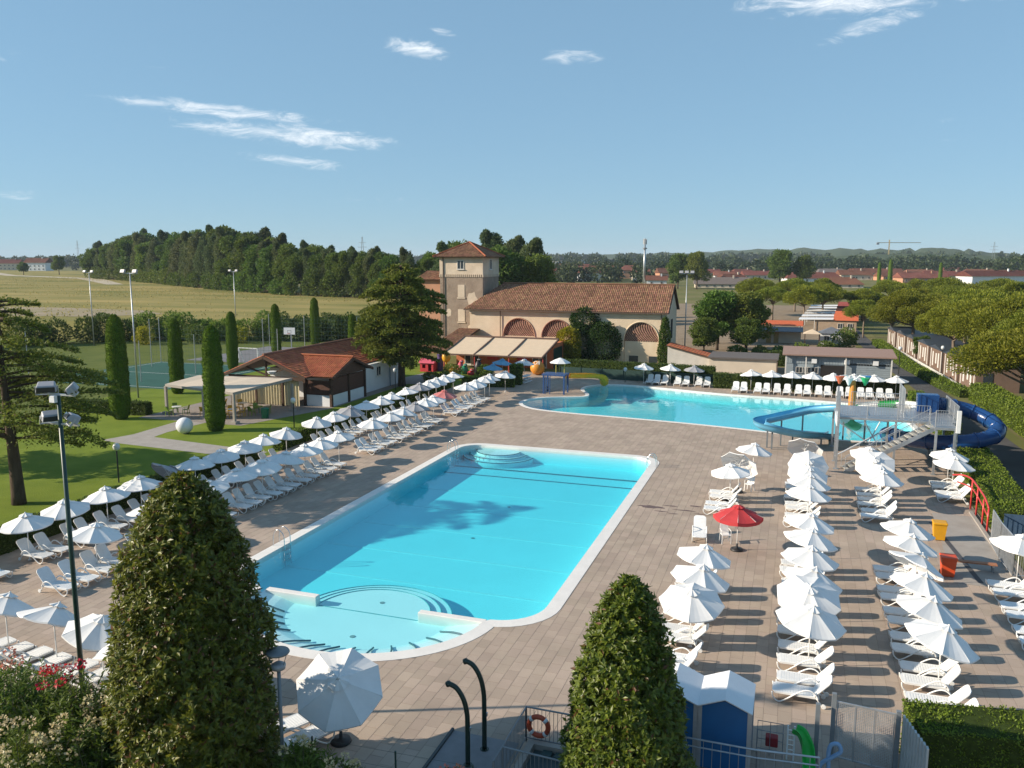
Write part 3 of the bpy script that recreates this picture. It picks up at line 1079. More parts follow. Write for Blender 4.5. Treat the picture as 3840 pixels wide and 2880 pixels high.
# ---------------------------------------------------------------- vegetation
m_bark = M('bark', (.085, .062, .045), .95, var=.3, scale=3, bump=.8, bscale=9, spec=.1, stretch=(1, 1, .3))
m_bark_l = M('bark_pale', (.19, .15, .115), .95, var=.3, scale=3, bump=.8, bscale=9, spec=.1, stretch=(1, 1, .3))
m_magn = LEAF('magnolia_leaf', (.058, .088, .009), (.185, .205, .022), rough=.42, spec=.45, transl=.36, c=(.16, .085, .03), cshare=.05)
m_magn2 = LEAF('magnolia_leaf_bright', (.054, .105, .010), (.180, .245, .026), rough=.42, spec=.45, transl=.36, c=(.17, .085, .03), cshare=.03)
m_cedar = LEAF('cedar_needles', (.100, .145, .022), (.260, .290, .048), rough=.6, transl=.36)
m_cyp = LEAF('cypress_scale', (.055, .110, .009), (.130, .195, .018), rough=.7, transl=.36, objr=.08)
m_pine = LEAF('pine_needles', (.110, .142, .012), (.265, .280, .026), rough=.6, transl=.36, objr=.14)
m_oak = LEAF('broad_leaf', (.072, .122, .016), (.172, .225, .036), rough=.6, transl=.36, objr=.28)
m_pop = LEAF('poplar_leaf', (.070, .105, .036), (.160, .195, .075), rough=.6, transl=.36, objr=.25)
m_light = LEAF('light_leaf', (.070, .125, .020), (.140, .200, .032), rough=.6, transl=.36, objr=.15)
m_hedge = LEAF('hedge_leaf', (.085, .140, .012), (.205, .275, .028), rough=.55, transl=.36, objr=.05)
m_hedge_d = LEAF('hedge_leaf_dark', (.038, .070, .012), (.100, .140, .024), rough=.6, transl=.36, objr=.05)
m_hedge_core = M('hedge_core', (.035, .05, .012), .95, var=.4, scale=6, spec=.05)
m_ivy = LEAF('ivy_leaf', (.028, .062, .014), (.080, .125, .026), rough=.5, transl=.36)
m_yel = LEAF('golden_leaf', (.210, .225, .014), (.390, .350, .024), rough=.6, transl=.36)
m_olea = LEAF('oleander_leaf', (.065, .120, .016), (.165, .225, .038), rough=.5, transl=.36)
m_purple = LEAF('plum_leaf', (.050, .020, .026), (.110, .045, .050), rough=.6, transl=.36)


def blob_points(n, c, r, seed, shell=.35, lump=.18, scale=1.2):
    """points through a lumpy ellipsoid, denser towards the outside; returns points and outward directions"""
    g = np.random.default_rng(seed)
    d_ = unit(g.normal(0, 1, (n, 3)))
    rad = 1 - shell * g.random(n) ** 1.6
    r = np.asarray(r, float)
    lumpf = 1 + lump * smooth_noise(d_ * np.max(r), scale, seed + 9)
    P = np.asarray(c) + d_ * r * (rad * lumpf)[:, None]
    return P, d_


def trunk(mb, pts, radii, n=8):
    mb.tube(spline(pts, 4), [radii[0] + (radii[1] - radii[0]) * i / (4 * (len(pts) - 1)) for i in range(4 * (len(pts) - 1) + 1)], n)
    return mb


# --- clipped conical evergreen magnolias close to the camera
def cone_tree(name, x, y, h, rmax, n, mat, seed, label, shape):
    g = np.random.default_rng(seed)
    o = empty(name, (x, y, 0))
    tag(o, label, 'tree')
    trunk(MB(), [(0, 0, 0), (.05, 0, h * .5), (0, 0, h * .93)], (.16, .03)).build('trunk', m_bark, o, True)
    # shoots: each ends in a whorl of leaves
    ns = n // 9
    t = g.random(ns * 3)
    prof = np.interp(t, shape[0], shape[1])
    keep = g.random(ns * 3) < (prof + .05)
    t, prof = t[keep][:ns], prof[keep][:ns]
    a = g.random(len(t)) * 2 * PI
    P0 = np.stack([np.cos(a) * 2.2, np.sin(a) * 2.2, t * h * 1.2], 1)
    lum = 1 + .10 * smooth_noise(P0, 1.7, seed) + .07 * smooth_noise(P0, 4.2, seed + 3)
    depth = 1 - .42 * g.random(len(t)) ** 1.8
    rr = rmax * prof * lum * depth
    Z = t * h
    P = np.stack([np.cos(a) * rr, np.sin(a) * rr, Z], 1)
    out = np.stack([np.cos(a), np.sin(a), .55 + .9 * t], 1)
    out = unit(out + g.normal(0, .35, out.shape))
    k = 9
    C = np.repeat(P, k, 0)
    O = np.repeat(out, k, 0)
    sp = unit(np.cross(O, g.normal(0, 1, O.shape)))
    A = O * g.uniform(.15, .8, (len(O), 1)) + sp
    C = C + O * g.uniform(-.10, .06, (len(O), 1))
    ni = n // 3
    ti = g.random(ni) ** 1.2
    ai = g.random(ni) * 2 * PI
    ri = rmax * np.interp(ti, shape[0], shape[1]) * g.uniform(.35, .8, ni)
    C = np.concatenate([C, np.stack([np.cos(ai) * ri, np.sin(ai) * ri, ti * h], 1)])
    A = np.concatenate([A, g.normal(0, 1, (ni, 3))])
    O = np.concatenate([O, np.stack([np.cos(ai), np.sin(ai), .5 + 0 * ai], 1)])
    V, F = leaf_arrays(C, A, .165, .42, O, .22, seed)
    tag(obj('crown', np_mesh('crown', V, F), mat, o), kind='stuff')
    return o


cone_tree('magnolia_tree', -14.35, 16.25, 8.6, 2.05, 60000, m_magn, 21, 'tall dark conical magnolia at the bottom left, taller of two',
          ([0, .1, .3, .5, .64, .78, .91, .96, 1], [.8, .95, 1, .94, .84, .70, .46, .30, .08]))
cone_tree('magnolia_tree', -3.55, 19.2, 6.2, 1.68, 40000, m_magn2, 22, 'smaller bright green conical magnolia beside the blue beach huts',
          ([0, .1, .26, .48, .69, .81, .92, .97, 1], [.85, .97, .96, .82, .63, .50, .33, .2, .05]))


# --- columnar clipped cypresses on the lawn
def column_mesh(h, r, seed, n=9000):
    g = np.random.default_rng(seed)
    core = MB()
    prof = []
    for i in range(24):
        t = i / 23
        rr = np.interp(t, [0, .03, .12, .5, .8, .93, .98, 1], [.55, .78, .98, 1.0, .88, .70, .48, .12]) * r
        prof.append((rr * (.94 + .05 * math.sin(i * 2.1 + seed)), t * h))
    core.lathe(prof, 20)
    t = g.random(n)
    a = g.random(n) * 2 * PI
    rr = np.interp(t, [p[1] / h for p in prof], [p[0] for p in prof])
    P = np.stack([np.cos(a) * rr, np.sin(a) * rr, t * h], 1)
    rr = rr * (1 + .025 * smooth_noise(P, 3.5, seed))
    P = np.stack([np.cos(a) * rr, np.sin(a) * rr, t * h], 1)
    A = np.stack([np.cos(a) * .5, np.sin(a) * .5, np.ones(n)], 1)
    V, F = leaf_arrays(P, A, .13, .5, np.stack([np.cos(a), np.sin(a), 0 * a], 1), .35, seed)
    return core.mesh('core', True), np_mesh('crown', V, F)


m_cypcore = M('cypress_core', (.080, .135, .014), .9, var=.35, scale=7, bump=.8, bscale=16, spec=.1)
cy_var = [column_mesh(8.3, .80, 31), column_mesh(7.9, .74, 32), column_mesh(8.1, .78, 33)]
CYP = [(-55.8, 56.3, 8.9, 'clipped columnar cypress, first from left, beside the court fence'), (-60.8, 69.2, 8.0, 'clipped columnar cypress, second from left, behind the pergola corner'),
       (-44.6, 54.9, 8.6, 'clipped columnar cypress nearest the camera, in front of the pergola'), (-66.9, 86.2, 7.2, 'clipped columnar cypress left of the small goal frame'),
       (-70.5, 100.7, 7.7, 'clipped columnar cypress left of the basketball backboard'), (-72.0, 113.3, 7.8, 'clipped columnar cypress right of the basketball backboard'),
       (-55.0, 95.5, 6.6, 'shorter clipped columnar cypress behind the clubhouse roof')]
for i, (x, y, h, lab) in enumerate(CYP):
    co, cr = cy_var[i % 3]
    o = empty('columnar_cypress', (x, y, 0), i * 1.3)
    s_ = h / 8.1
    o.scale = (s_, s_, s_)
    tag(o, lab, 'tree', 'clipped cypresses on the lawn')
    obj('core', co, m_cypcore, o)
    tag(obj('crown', cr, m_cyp, o), kind='stuff')
    MB().tube([(0, 0, -.02), (0, 0, .5)], .12, 8).build('trunk', m_bark, o)


# --- cedars with flat layered boughs
def cedar(x, y, h, reach, seed, label, nb=70, z0=.22, lean=.02, leafs=26000, crown_w=None, tufted=.22):
    g = np.random.default_rng(seed)
    o = empty('cedar_tree', (x, y, 0))
    tag(o, label, 'tree')
    trunk(MB(), [(0, 0, -.05), (lean * h * .3, 0, h * .3), (lean * h, 0, h * .65), (lean * h, .1, h * .97)], (h * .034, .04), 10).build('trunk', m_bark, o, True)
    bmx = MB()
    Pc, Oc = [], []
    for i in range(nb):
        t = z0 + (1 - z0) * ((i + g.random()) / nb)
        a = g.random() * 2 * PI
        ln = reach * np.interp(t, crown_w[0], crown_w[1]) * g.uniform(.75, 1.1)
        z = h * t
        up = g.uniform(-.05, .22)
        base = np.array([lean * h * min(t * 1.4, 1), 0, z])
        pts = []
        for k in range(6):
            s = k / 5
            pts.append(base + np.array([math.cos(a) * ln * s, math.sin(a) * ln * s, ln * (up * s - .22 * s * s)]))
        bmx.tube(pts, [.09 * (1 - .8 * k / 5) * h / 12 for k in range(6)], 5)
        m = max(4, int(leafs / nb * (ln / reach) ** 1.0))
        s = .25 + .8 * g.random(m) ** .8
        side = g.normal(0, 1, m) * (.30 * ln * (1.15 - s)) + g.normal(0, .06, m)
        cx_ = base[0] + math.cos(a) * ln * s - math.sin(a) * side
        cy_ = base[1] + math.sin(a) * ln * s + math.cos(a) * side
        cz_ = base[2] + ln * (up * s - .22 * s * s) + np.abs(g.normal(0, .11, m)) - .05 * np.abs(side)
        Pc.append(np.stack([cx_, cy_, cz_], 1))
        Oc.append(np.stack([np.full(m, math.cos(a)), np.full(m, math.sin(a)), np.full(m, .25)], 1) + g.normal(0, .5, (m, 3)))
    bmx.build('branches', m_bark, o, True)
    C, A = np.concatenate(Pc), np.concatenate(Oc)
    V, F = leaf_arrays(C, A, tufted, .5, np.tile([0, 0, 1.0], (len(C), 1)), .45, seed)
    tag(obj('crown', np_mesh('crown', V, F), m_cedar, o), kind='stuff')
    return o


cedar(-40.9, 81.4, 13.2, 5.4, 41, 'big cedar with layered boughs left of the old tower', 120, .22, .01, 70000,
      ([.2, .35, .5, .65, .8, .92, 1], [.75, 1.0, .96, .88, .78, .52, .16]), .34)
cedar(-41.8, 34.2, 11.8, 5.6, 42, 'cedar with drooping boughs at the left edge of the lawn', 58, .30, -.03, 46000,
      ([.2, .34, .5, .65, .8, .92, 1], [.55, .86, 1.0, .95, .75, .50, .2]), .20)
cedar(-55.5, 39.0, 9.5, 4.6, 43, 'second cedar behind the lawn at the left edge', 70, .22, .02, 34000,
      ([.2, .34, .5, .65, .8, .92, 1], [.55, .86, 1.0, .95, .75, .50, .2]), .26)


# --- umbrella pines
def pine_meshes(h, r, seed, leafs, tuft):
    g = np.random.default_rng(seed)
    tb = MB()
    fork = h * .52
    trunk(tb, [(0, 0, -.05), (.1, .05, fork * .5), (.0, .0, fork)], (.03 * h, .018 * h), 8)
    cl = []
    nbr = 19
    for i in range(nbr):
        a = 2 * PI * (i * .382 + .05 * g.random())
        rad = r * .80 * math.sqrt((i + .5) / nbr)
        zt = h * .84 - .26 * h * (rad / r) ** 2 + g.uniform(-.07, .07) * h
        tip = np.array([math.cos(a) * rad, math.sin(a) * rad, zt])
        trunk(tb, [(0, 0, fork * g.uniform(.85, 1.0)), tuple(tip * [.5, .5, 1] - np.array([0, 0, h * .13])), tuple(tip)], (.012 * h, .004 * h), 5)
        cl.append((tip, r * g.uniform(.26, .38)))
    Ps, Os = [], []
    for i, (c, cr) in enumerate(cl):
        P, d_ = blob_points(leafs // nbr, c, (cr, cr, cr * .74), seed * 31 + i, .6, .25, 3.0 / cr)
        Ps.append(P)
        Os.append(d_)
    C, A = np.concatenate(Ps), np.concatenate(Os)
    V, F = leaf_arrays(C, A + [0, 0, .5], tuft, .42, None, .5, seed)
    return tb.mesh('trunk', True), np_mesh('crown', V, F)


pv = [pine_meshes(8.0, 4.2, 51, 26000, .30), pine_meshes(8.0, 4.0, 52, 26000, .30), pine_meshes(8.0, 4.4, 53, 26000, .30)]
pnear = [pine_meshes(8.0, 4.3, 54, 60000, .20), pine_meshes(8.0, 4.1, 55, 60000, .20)]


def put_tree(name, me, mats, x, y, z, s, label, group, rz=None, cat='tree', sxy=1.0):
    o = empty(name, (x, y, z), rnd.uniform(0, 6.28) if rz is None else rz)
    o.scale = (s * sxy, s * sxy, s)
    tag(o, label, cat, group)
    obj('trunk', me[0], mats[0], o)
    tag(obj('crown', me[1], mats[1], o), kind='stuff')
    return o


PINES = [  # x, y, height, spread, near?, label
    (-5.0, 197.5, 8.4, 1.0, 0, 'umbrella pine, leftmost in front of the red roofs'), (1.6, 185.8, 9.0, 1.05, 0, 'umbrella pine above the orange-roofed cabin, second from left'),
    (-9.5, 212, 9.8, 1.0, 0, 'umbrella pine behind the leftmost pine of the campsite'), (-.3, 232, 9.6, 1.0, 0, 'umbrella pine behind the orange-roofed cabin, farther one'),
    (6.6, 236, 9.4, 1.0, 0, 'umbrella pine left of the lane, far end'), (5.6, 196, 8.8, 1.1, 0, 'umbrella pine left of the campsite lane, dark and dense'),
    (16.3, 132.5, 10.0, 1.12, 1, 'umbrella pine with bare leaning trunk above the brown cabins'), (11.6, 159.2, 7.2, .95, 0, 'low umbrella pine right of the orange mobile home roof'),
    (14.6, 143.8, 7.9, .9, 0, 'umbrella pine between the lane and the row of brown cabins'), (22.5, 230, 9.4, 1.0, 0, 'umbrella pine at the far end of the campsite, left of three'),
    (29.4, 238, 9.3, 1.0, 0, 'umbrella pine at the far end of the campsite, middle of three'), (34.0, 222, 10.0, 1.1, 0, 'umbrella pine at the far end of the campsite, right of three'),
    (36.0, 196, 9.4, .95, 0, 'umbrella pine behind the bright pines at the right'), (33.0, 152, 11.0, .9, 0, 'umbrella pine at the right edge, half way back'),
    (25.0, 138, 10.0, 1.0, 0, 'umbrella pine behind the brown cabins, right of the bare trunk'), (18.6, 114, 9.2, 1.05, 1, 'bright umbrella pine over the near end of the brown cabins'),
    (20.8, 98, 10.9, 1.1, 1, 'tall umbrella pine at the right edge behind the nearest one'), (17.9, 73.0, 9.6, 1.2, 1, 'large umbrella pine nearest the camera at the right edge'),
    (28.5, 110, 11.0, 1.05, 0, 'umbrella pine behind the tall one at the right edge'), (21.5, 172, 9.0, 1.0, 0, 'umbrella pine behind the dark solar roofs'),
    (28, 178, 9.3, 1.0, 0, 'umbrella pine right of the dark solar roofs'), (14.4, 200, 8.0, 1.0, 0, 'pale green tree in the middle of the campsite lane view'),
    (22.5, 86, 10.0, 1.1, 1, 'umbrella pine cut by the right edge of the picture'), (19.4, 61, 8.6, 1.15, 1, 'umbrella pine at the right edge beside the nearest large one'),
    (21.6, 124, 9.4, 1.0, 0, 'umbrella pine behind the brown mobile homes, near middle'), (30.5, 128, 10.2, 1.1, 0, 'umbrella pine far right behind the bright pines'), (26.0, 158, 9.6, 1.0, 0, 'umbrella pine beyond the brown mobile homes, far middle'),
    (41.0, 178, 10.4, 1.1, 0, 'umbrella pine at the far right corner of the campsite'), (19.0, 152, 8.6, 1.0, 0, 'umbrella pine behind the last brown mobile homes'), (44.0, 215, 10, 1.1, 0, 'umbrella pine farthest right before the white house'),
    (38.0, 150, 10.4, 1.05, 0, 'umbrella pine against the right edge, two thirds back'),
]
for i, (x, y, h, sp, nr, lab) in enumerate(PINES):
    me = (pnear if nr else pv)[i % (2 if nr else 3)]
    put_tree('umbrella_pine', me, (m_bark_l, m_light if 'pale' in lab else m_pine), x, y, 0, h / 8.0 * .93, lab, 'umbrella pines of the campsite', sxy=sp)


# --- broadleaved trees of the wood
def broad_meshes(h, r, seed, leafs, tuft, poplar=False):
    g = np.random.default_rng(seed)
    tb = MB()
    trunk(tb, [(0, 0, -.1), (.1, 0, h * .3), (0, .1, h * .75)], (.022 * h, .006 * h), 7)
    Ps, Os = [], []
    nb = 22 if poplar else 24
    for i in range(nb):
        t = (i + .5) / nb
        if poplar:
            c = np.array([g.normal(0, r * .34), g.normal(0, r * .34), h * (.18 + .76 * t)])
            cr = r * np.interp(t, [0, .2, .5, .8, 1], [.50, .66, .60, .42, .20])
            rad = (cr, cr, cr * 1.3)
        else:
            a = i * 2.4
            q = math.sqrt(t) * r * .62
            zc = h * (.30 + .52 * g.random())
            shrink = np.interp(zc / h, [.25, .5, .8, 1], [.9, 1, .62, .3])
            c = np.array([math.cos(a) * q * shrink, math.sin(a) * q * shrink, zc])
            cr = r * g.uniform(.24, .42)
            rad = (cr, cr, cr * .85)
            trunk(tb, [(0, 0, h * .28), tuple(c * [.5, .5, .85]), tuple(c)], (.007 * h, .002 * h), 4)
        P, d_ = blob_points(leafs // nb, c, rad, seed * 17 + i, .5, .25, 3.2 / cr)
        Ps.append(P)
        Os.append(d_)
    C, A = np.concatenate(Ps), np.concatenate(Os)
    V, F = leaf_arrays(C, A, tuft, .62, None, .6, seed)
    return tb.mesh('trunk', True), np_mesh('crown', V, F)


bv = [broad_meshes(20, 7.4, 61 + k, 13000, .78) for k in range(4)]
pov = [broad_meshes(24, 4.8, 71 + k, 11000, .70, True) for k in range(3)]
WOOD = [(-375.6, 365.7, 19.3), (-360.7, 357.0, 20.8), (-346.2, 348.5, 20.4), (-335.6, 342.3, 22.1), (-321.3, 333.9, 23.4), (-310.8, 327.7, 23.3), (-299.7, 321.2, 24.3),
        (-289.0, 314.9, 23.9), (-280.2, 309.8, 23.3), (-264.6, 298.3, 23.1), (-250.6, 288.0, 22.5), (-241.1, 281.0, 22.1), (-229.6, 272.5, 23.4), (-221.3, 266.4, 23.2),
        (-211.6, 259.2, 24.2), (-202.3, 253.1, 23.9), (-193.8, 247.8, 23.7), (-186.0, 242.9, 23.0), (-178.2, 238.1, 21.8), (-173.1, 234.8, 22.3), (-167.8, 231.5, 20.7),
        (-162.2, 228.0, 20.6), (-157.1, 224.8, 19.8), (-152.4, 222.3, 19.0), (-147.7, 220.0, 17.7), (-142.6, 217.5, 16.7), (-137.5, 215.0, 16.0), (-132.5, 212.6, 15.8),
        (-129.1, 211.0, 15.2), (-124.7, 209.1, 14.6), (-121.1, 207.8, 14.4), (-118.1, 206.7, 14.0), (-114.7, 205.4, 14.4), (-112.0, 204.4, 13.7), (-108.1, 203.0, 14.7),
        (-104.0, 202.4, 14.5), (-99.0, 202.5, 14.1), (-94.0, 202.9, 14.1)]
WOOD2 = [(-410.4, 405.1, 21.8), (-382.4, 387.8, 22.4), (-364.6, 376.7, 23.6), (-348.3, 366.6, 26.2), (-330.2, 355.4, 26.3), (-315.1, 346.0, 26.0), (-291.2, 328.5, 24.7),
         (-267.3, 310.3, 23.3), (-250.1, 297.1, 24.4), (-233.6, 284.5, 25.3), (-219.7, 274.7, 25.4), (-207.9, 266.9, 24.1), (-197.3, 259.9, 23.8), (-186.5, 252.8, 23.0),
         (-177.9, 247.2, 21.5), (-169.0, 241.4, 20.7), (-162.9, 237.8, 19.5), (-155.8, 234.1, 18.3), (-148.9, 230.6, 17.0), (-143.7, 227.9, 16.5), (-137.7, 224.8, 15.8),
         (-132.4, 222.4, 15.2), (-126.7, 220.1, 15.1), (-122.5, 218.5, 14.4), (-116.7, 216.2, 14.6), (-112.2, 214.7, 14.5), (-105.5, 214.8, 14.9), (-98.3, 215.0, 14.5)]
i0 = 0
for i, (x, y, h) in enumerate(WOOD):
    pop = i % 5 in (1, 3) or 11 < i < 16
    mes = pov[i % 3] if pop else bv[i % 4]
    put_tree('poplar_tree' if pop else 'broadleaf_tree', mes, (m_bark, m_pop if pop else (m_light if i < 11 and i % 3 != 1 or i in (17, 26, 33) else m_oak)), x, y, 2.9, h / (24 if pop else 20) * rnd.uniform(.78, 1.0),
             'tree at the front edge of the wood behind the field, %s from left' % nth(i + 1), 'trees of the wood', sxy=rnd.uniform(.85, 1.1))
for i, (x, y, h) in enumerate(WOOD2):
    pop = i % 2 == 0
    mes = pov[i % 3] if pop else bv[i % 4]
    put_tree('poplar_tree' if pop else 'broadleaf_tree', mes, (m_bark, m_pop if pop else m_oak), x, y, 2.9, h / (24 if pop else 20) * rnd.uniform(.90, 1.04),
             'taller tree rising behind the front edge of the wood, %s from left' % nth(i + 1), 'trees of the wood', sxy=rnd.uniform(.8, 1.1))
OTHER = [(-82.4, 190, 19.2, 1, 'dark tree left of the tower roof'), (-84.0, 203, 20.6, 0, 'tree just left of the tower roof, farther back'), (-78.2, 210, 23.0, 1, 'tallest tree directly behind the tower roof'),
         (-58.9, 165, 19.0, 2, 'yellow-green tree right of the tower'), (-63.1, 185, 20.4, 1, 'poplar right of the tower, behind the yellow-green tree'),
         (-55.0, 175, 19.6, 1, 'feathery poplar right of the tower, rightmost'), (-52.0, 168, 16.5, 0, 'lower dark tree right of the tower'), (-71, 200, 19, 0, 'round tree behind the tower, between two poplars'),
         (-43.3, 385.3, 19.0, 0, 'round dark tree beyond the long roof, left of two'), (-52.5, 390, 18.0, 0, 'round dark tree beyond the long roof, beside the dark cypress pair'), (-8.4, 429.8, 20.5, 0, 'round dark tree in the town, alone above the umbrella pines'),
         (2.5, 432, 18.0, 0, 'round dark tree in the town, right half of the lone clump'), (-94, 176, 7.5, 2, 'bright green bush-like tree in front of the dark wood'),
         (-399.0, 395.0, 14.0, 2, 'light green tree at the left end of the wood'), (-470, 430, 15.0, 0, 'tree right of the white house at the far left'), (-490, 420, 10.0, 0, 'small grey tree left of the white house at far left'),
         (-11.2, 130, 10.2, 2, 'bright broadleaf tree right of the long building, left half'), (-7.0, 131, 10.0, 2, 'bright broadleaf tree right of the long building, right half'),
         (-12.6, 124, 6.0, 0, 'dark rounded bush tree against the gable of the long building'), (-6.6, 126, 6.2, 0, 'dark shaded tree beside the service yard'),
         (14.2, 203, 8.4, 2, 'pale round tree above the campsite lane'), (-12, 140, 9.8, 0, 'tree behind the bright broadleaf trees by the long building')]
for x, y, h, k, lab in OTHER:
    mes = pov[int(abs(x)) % 3] if k == 1 else bv[int(abs(x)) % 4]
    put_tree('poplar_tree' if k == 1 else 'broadleaf_tree', mes, (m_bark, (m_oak, m_pop, m_light)[k]), x, y, 2.9 if x < -90 else 0, h / (24 if k == 1 else 20) * .95, lab, 'scattered trees',
             sxy=1.25 if h < 11 else 1.0)
# slim dark cypresses in the town
slim = column_mesh(8.3, .62, 35, 2500)
for i, (x, y, h) in enumerate([(-67.0, 474, 15.6), (-64.3, 475, 16.2), (40.0, 470, 12), (45, 468, 13.5), (70, 480, 12)]):
    o = empty('cypress_tree', (x, y, 0))
    o.scale = (h / 8.3 * 1.1, h / 8.3 * 1.1, h / 8.3)
    tag(o, 'slim dark cypress among the town roofs, %s from left' % nth(i + 1), 'tree', 'slim cypresses in the town')
    obj('core', slim[0], m_cypcore, o)
    tag(obj('crown', slim[1], m_cyp, o), kind='stuff')
put_tree('plum_tree', bv[1], (m_bark, m_purple), 16.7, 126, 0, .19, 'small purple-leaved tree in front of the brown cabins', None, sxy=1.1)


# --- hedges: clipped boxes covered in leaves
def hedge(name, pts, width, height, label, mat, dens=75, leaf=.13, seed=1, cat='hedge', z=0.0):
    """pts: centre line"""
    g = np.random.default_rng(seed)
    o = empty(name, (pts[0][0], pts[0][1], z))
    tag(o, label, cat)
    ox, oy = pts[0]
    core = MB()
    arrs = []
    for (x0, y0), (x1, y1) in zip(pts, pts[1:]):
        L_ = math.hypot(x1 - x0, y1 - y0)
        ux, uy = (x1 - x0) / L_, (y1 - y0) / L_
        core.cbox(((x0 + x1) / 2 - ox, (y0 + y1) / 2 - oy, height / 2 - .03), (L_ - .06, width - .12, height - .06), math.atan2(uy, ux))
        for face, area in (('top', L_ * width), ('l', L_ * height), ('r', L_ * height), ('e', width * height), ('b', width * height)):
            m = int(area * dens)
            u, v = g.random(m), g.random(m)
            if face == 'top':
                s_, q, zz, nn = u * L_, (v - .5) * width, np.full(m, height), np.tile([0, 0, 1.0], (m, 1))
            elif face in 'lr':
                k = 1 if face == 'l' else -1
                s_, q, zz, nn = u * L_, np.full(m, k * width / 2), v * height, np.tile([-uy * k, ux * k, 0.15], (m, 1))
            else:
                k = 0 if face == 'b' else 1
                s_, q, zz, nn = np.full(m, k * L_), (u - .5) * width, v * height, np.tile([ux * (2 * k - 1), uy * (2 * k - 1), .15], (m, 1))
            P = np.stack([x0 - ox + ux * s_ - uy * q, y0 - oy + uy * s_ + ux * q, zz], 1)
            wob = .07 * smooth_noise(P + [ox, oy, 0], 2.4, seed) + .04 * smooth_noise(P, 6.0, seed + 1)
            P = P + nn * (wob[:, None] - .05)
            A = nn * .6 + g.normal(0, .6, (m, 3))
            arrs.append(leaf_arrays(P, A, leaf, .55, nn, .6, seed + 5))
    core.build('core', m_hedge_core, o)
    V, F = join_arrays(arrs)
    tag(obj('foliage', np_mesh('foliage', V, F), mat, o), kind='stuff')
    return o


hedge('hedge', [(-35.6, 14.0), (-35.6, 48.0)], .9, 1.15, 'low clipped hedge between the lawn and the near parasols', m_hedge_d, 90, .14, 81)
hedge('hedge', [(-35.6, 50.4), (-35.6, 82.0)], .9, 1.1, 'low clipped hedge between the clubhouse lawn and the far parasols', m_hedge, 90, .14, 82)
hedge('hedge', [(-34.5, 83.4), (-28.8, 84.6)], .9, 1.1, 'short low hedge in front of the play garden', m_hedge, 90, .14, 83)
hedge('hedge', [(-29.9, 86.4), (-28.6, 86.6)], 1.2, 2.3, 'tall leafy bush beside the play garden entrance', m_hedge, 110, .16, 84)
hedge('hedge', [(-26.5, 95.0), (-8.2, 93.6)], 1.0, 2.05, 'tall dark hedge behind the green screen of the leisure pool', m_hedge_d, 70, .17, 85)
hedge('hedge', [(-8.1, 91.6), (10.8, 91.9)], 1.4, 1.6, 'clipped box hedge behind the far row of loungers', m_hedge_d, 70, .17, 86)
hedge('hedge', [(11.2, 86.0), (11.5, 75.0), (11.8, 70.0)], 1.3, 1.5, 'clipped hedge beyond the slide tower along the road', m_hedge, 70, .17, 87)
hedge('hedge', [(11.9, 65.0), (11.6, 56.0), (11.1, 46.2)], 1.9, 1.35, 'broad clipped hedge beside the red posts, its top brightly lit', m_hedge, 110, .13, 88)
hedge('hedge', [(3.55, 23.4), (8.2, 24.2)], 1.7, 1.65, 'clipped hedge at the bottom right corner behind the mesh gate', m_hedge, 330, .085, 89)
hedge('hedge', [(12.9, 147.5), (13.9, 118), (15.6, 100), (16.9, 93)], 1.6, .8, 'long low hedge along the far road, before the brown cabins', m_hedge, 40, .2, 90)
hedge('hedge', [(17.9, 92), (18.6, 72), (18.9, 44)], 2.2, 1.7, 'loose hedge on the outer side of the road at the right edge', m_hedge, 60, .2, 91)
hedge('hedge', [(-54.8, 58.6), (-62, 57.8)], 1.0, 1.2, 'dark hedge left of the pergola', m_hedge_d, 60, .16, 92)
hedge('hedge', [(-5.0, 113.5), (9.0, 114.5)], 1.6, 1.9, 'dark hedge behind the grey timber shed', m_hedge_d, 40, .22, 93)


# --- climbing ivy and bushes at the long building
def leafy_blob(name, x, y, parts, mat, label, n, tuft, seed, cat='bush', stem=True, z=0.0):
    o = empty(name, (x, y, z))
    tag(o, label, cat)
    Ps, Os = [], []
    tot = sum(r[0] * r[1] + r[0] * r[2] for c, r in parts)
    for i, (c, r) in enumerate(parts):
        m = int(n * (r[0] * r[1] + r[0] * r[2]) / tot)
        P, d_ = blob_points(m, c, r, seed + i, .35, .2, 2.5)
        k = P[:, 2] > .02
        Ps.append(P[k])
        Os.append(d_[k])
    C, A = np.concatenate(Ps), np.concatenate(Os)
    V, F = leaf_arrays(C, A + [0, 0, .2], tuft, .6, A, .5, seed)
    tag(obj('foliage', np_mesh('foliage', V, F), mat, o), kind='stuff')
    if stem:
        st = MB()
        for i, (c, r) in enumerate(parts):
            st.tube([(c[0] * .5, c[1] * .5, -.02), (c[0] * .8, c[1] * .8, c[2] * .5), c], .05, 5)
        st.build('stem', m_bark, o)
    return o


def thicket(x0, y0, x1, y1, n, h, mat, label, leafs, tuft, seed):
    g = random.Random(seed)
    parts = []
    for i in range(n):
        t = (i + g.random()) / n
        hh = h * g.uniform(.72, 1.12)
        parts.append((((x1 - x0) * t + g.uniform(-1.2, 1.2), (y1 - y0) * t + g.uniform(-1.2, 1.2), hh * .5), (g.uniform(1.8, 2.9), g.uniform(1.6, 2.4), hh * .52)))
    return leafy_blob('thicket', x0, y0, parts, mat, label, leafs, tuft, seed, 'thicket')


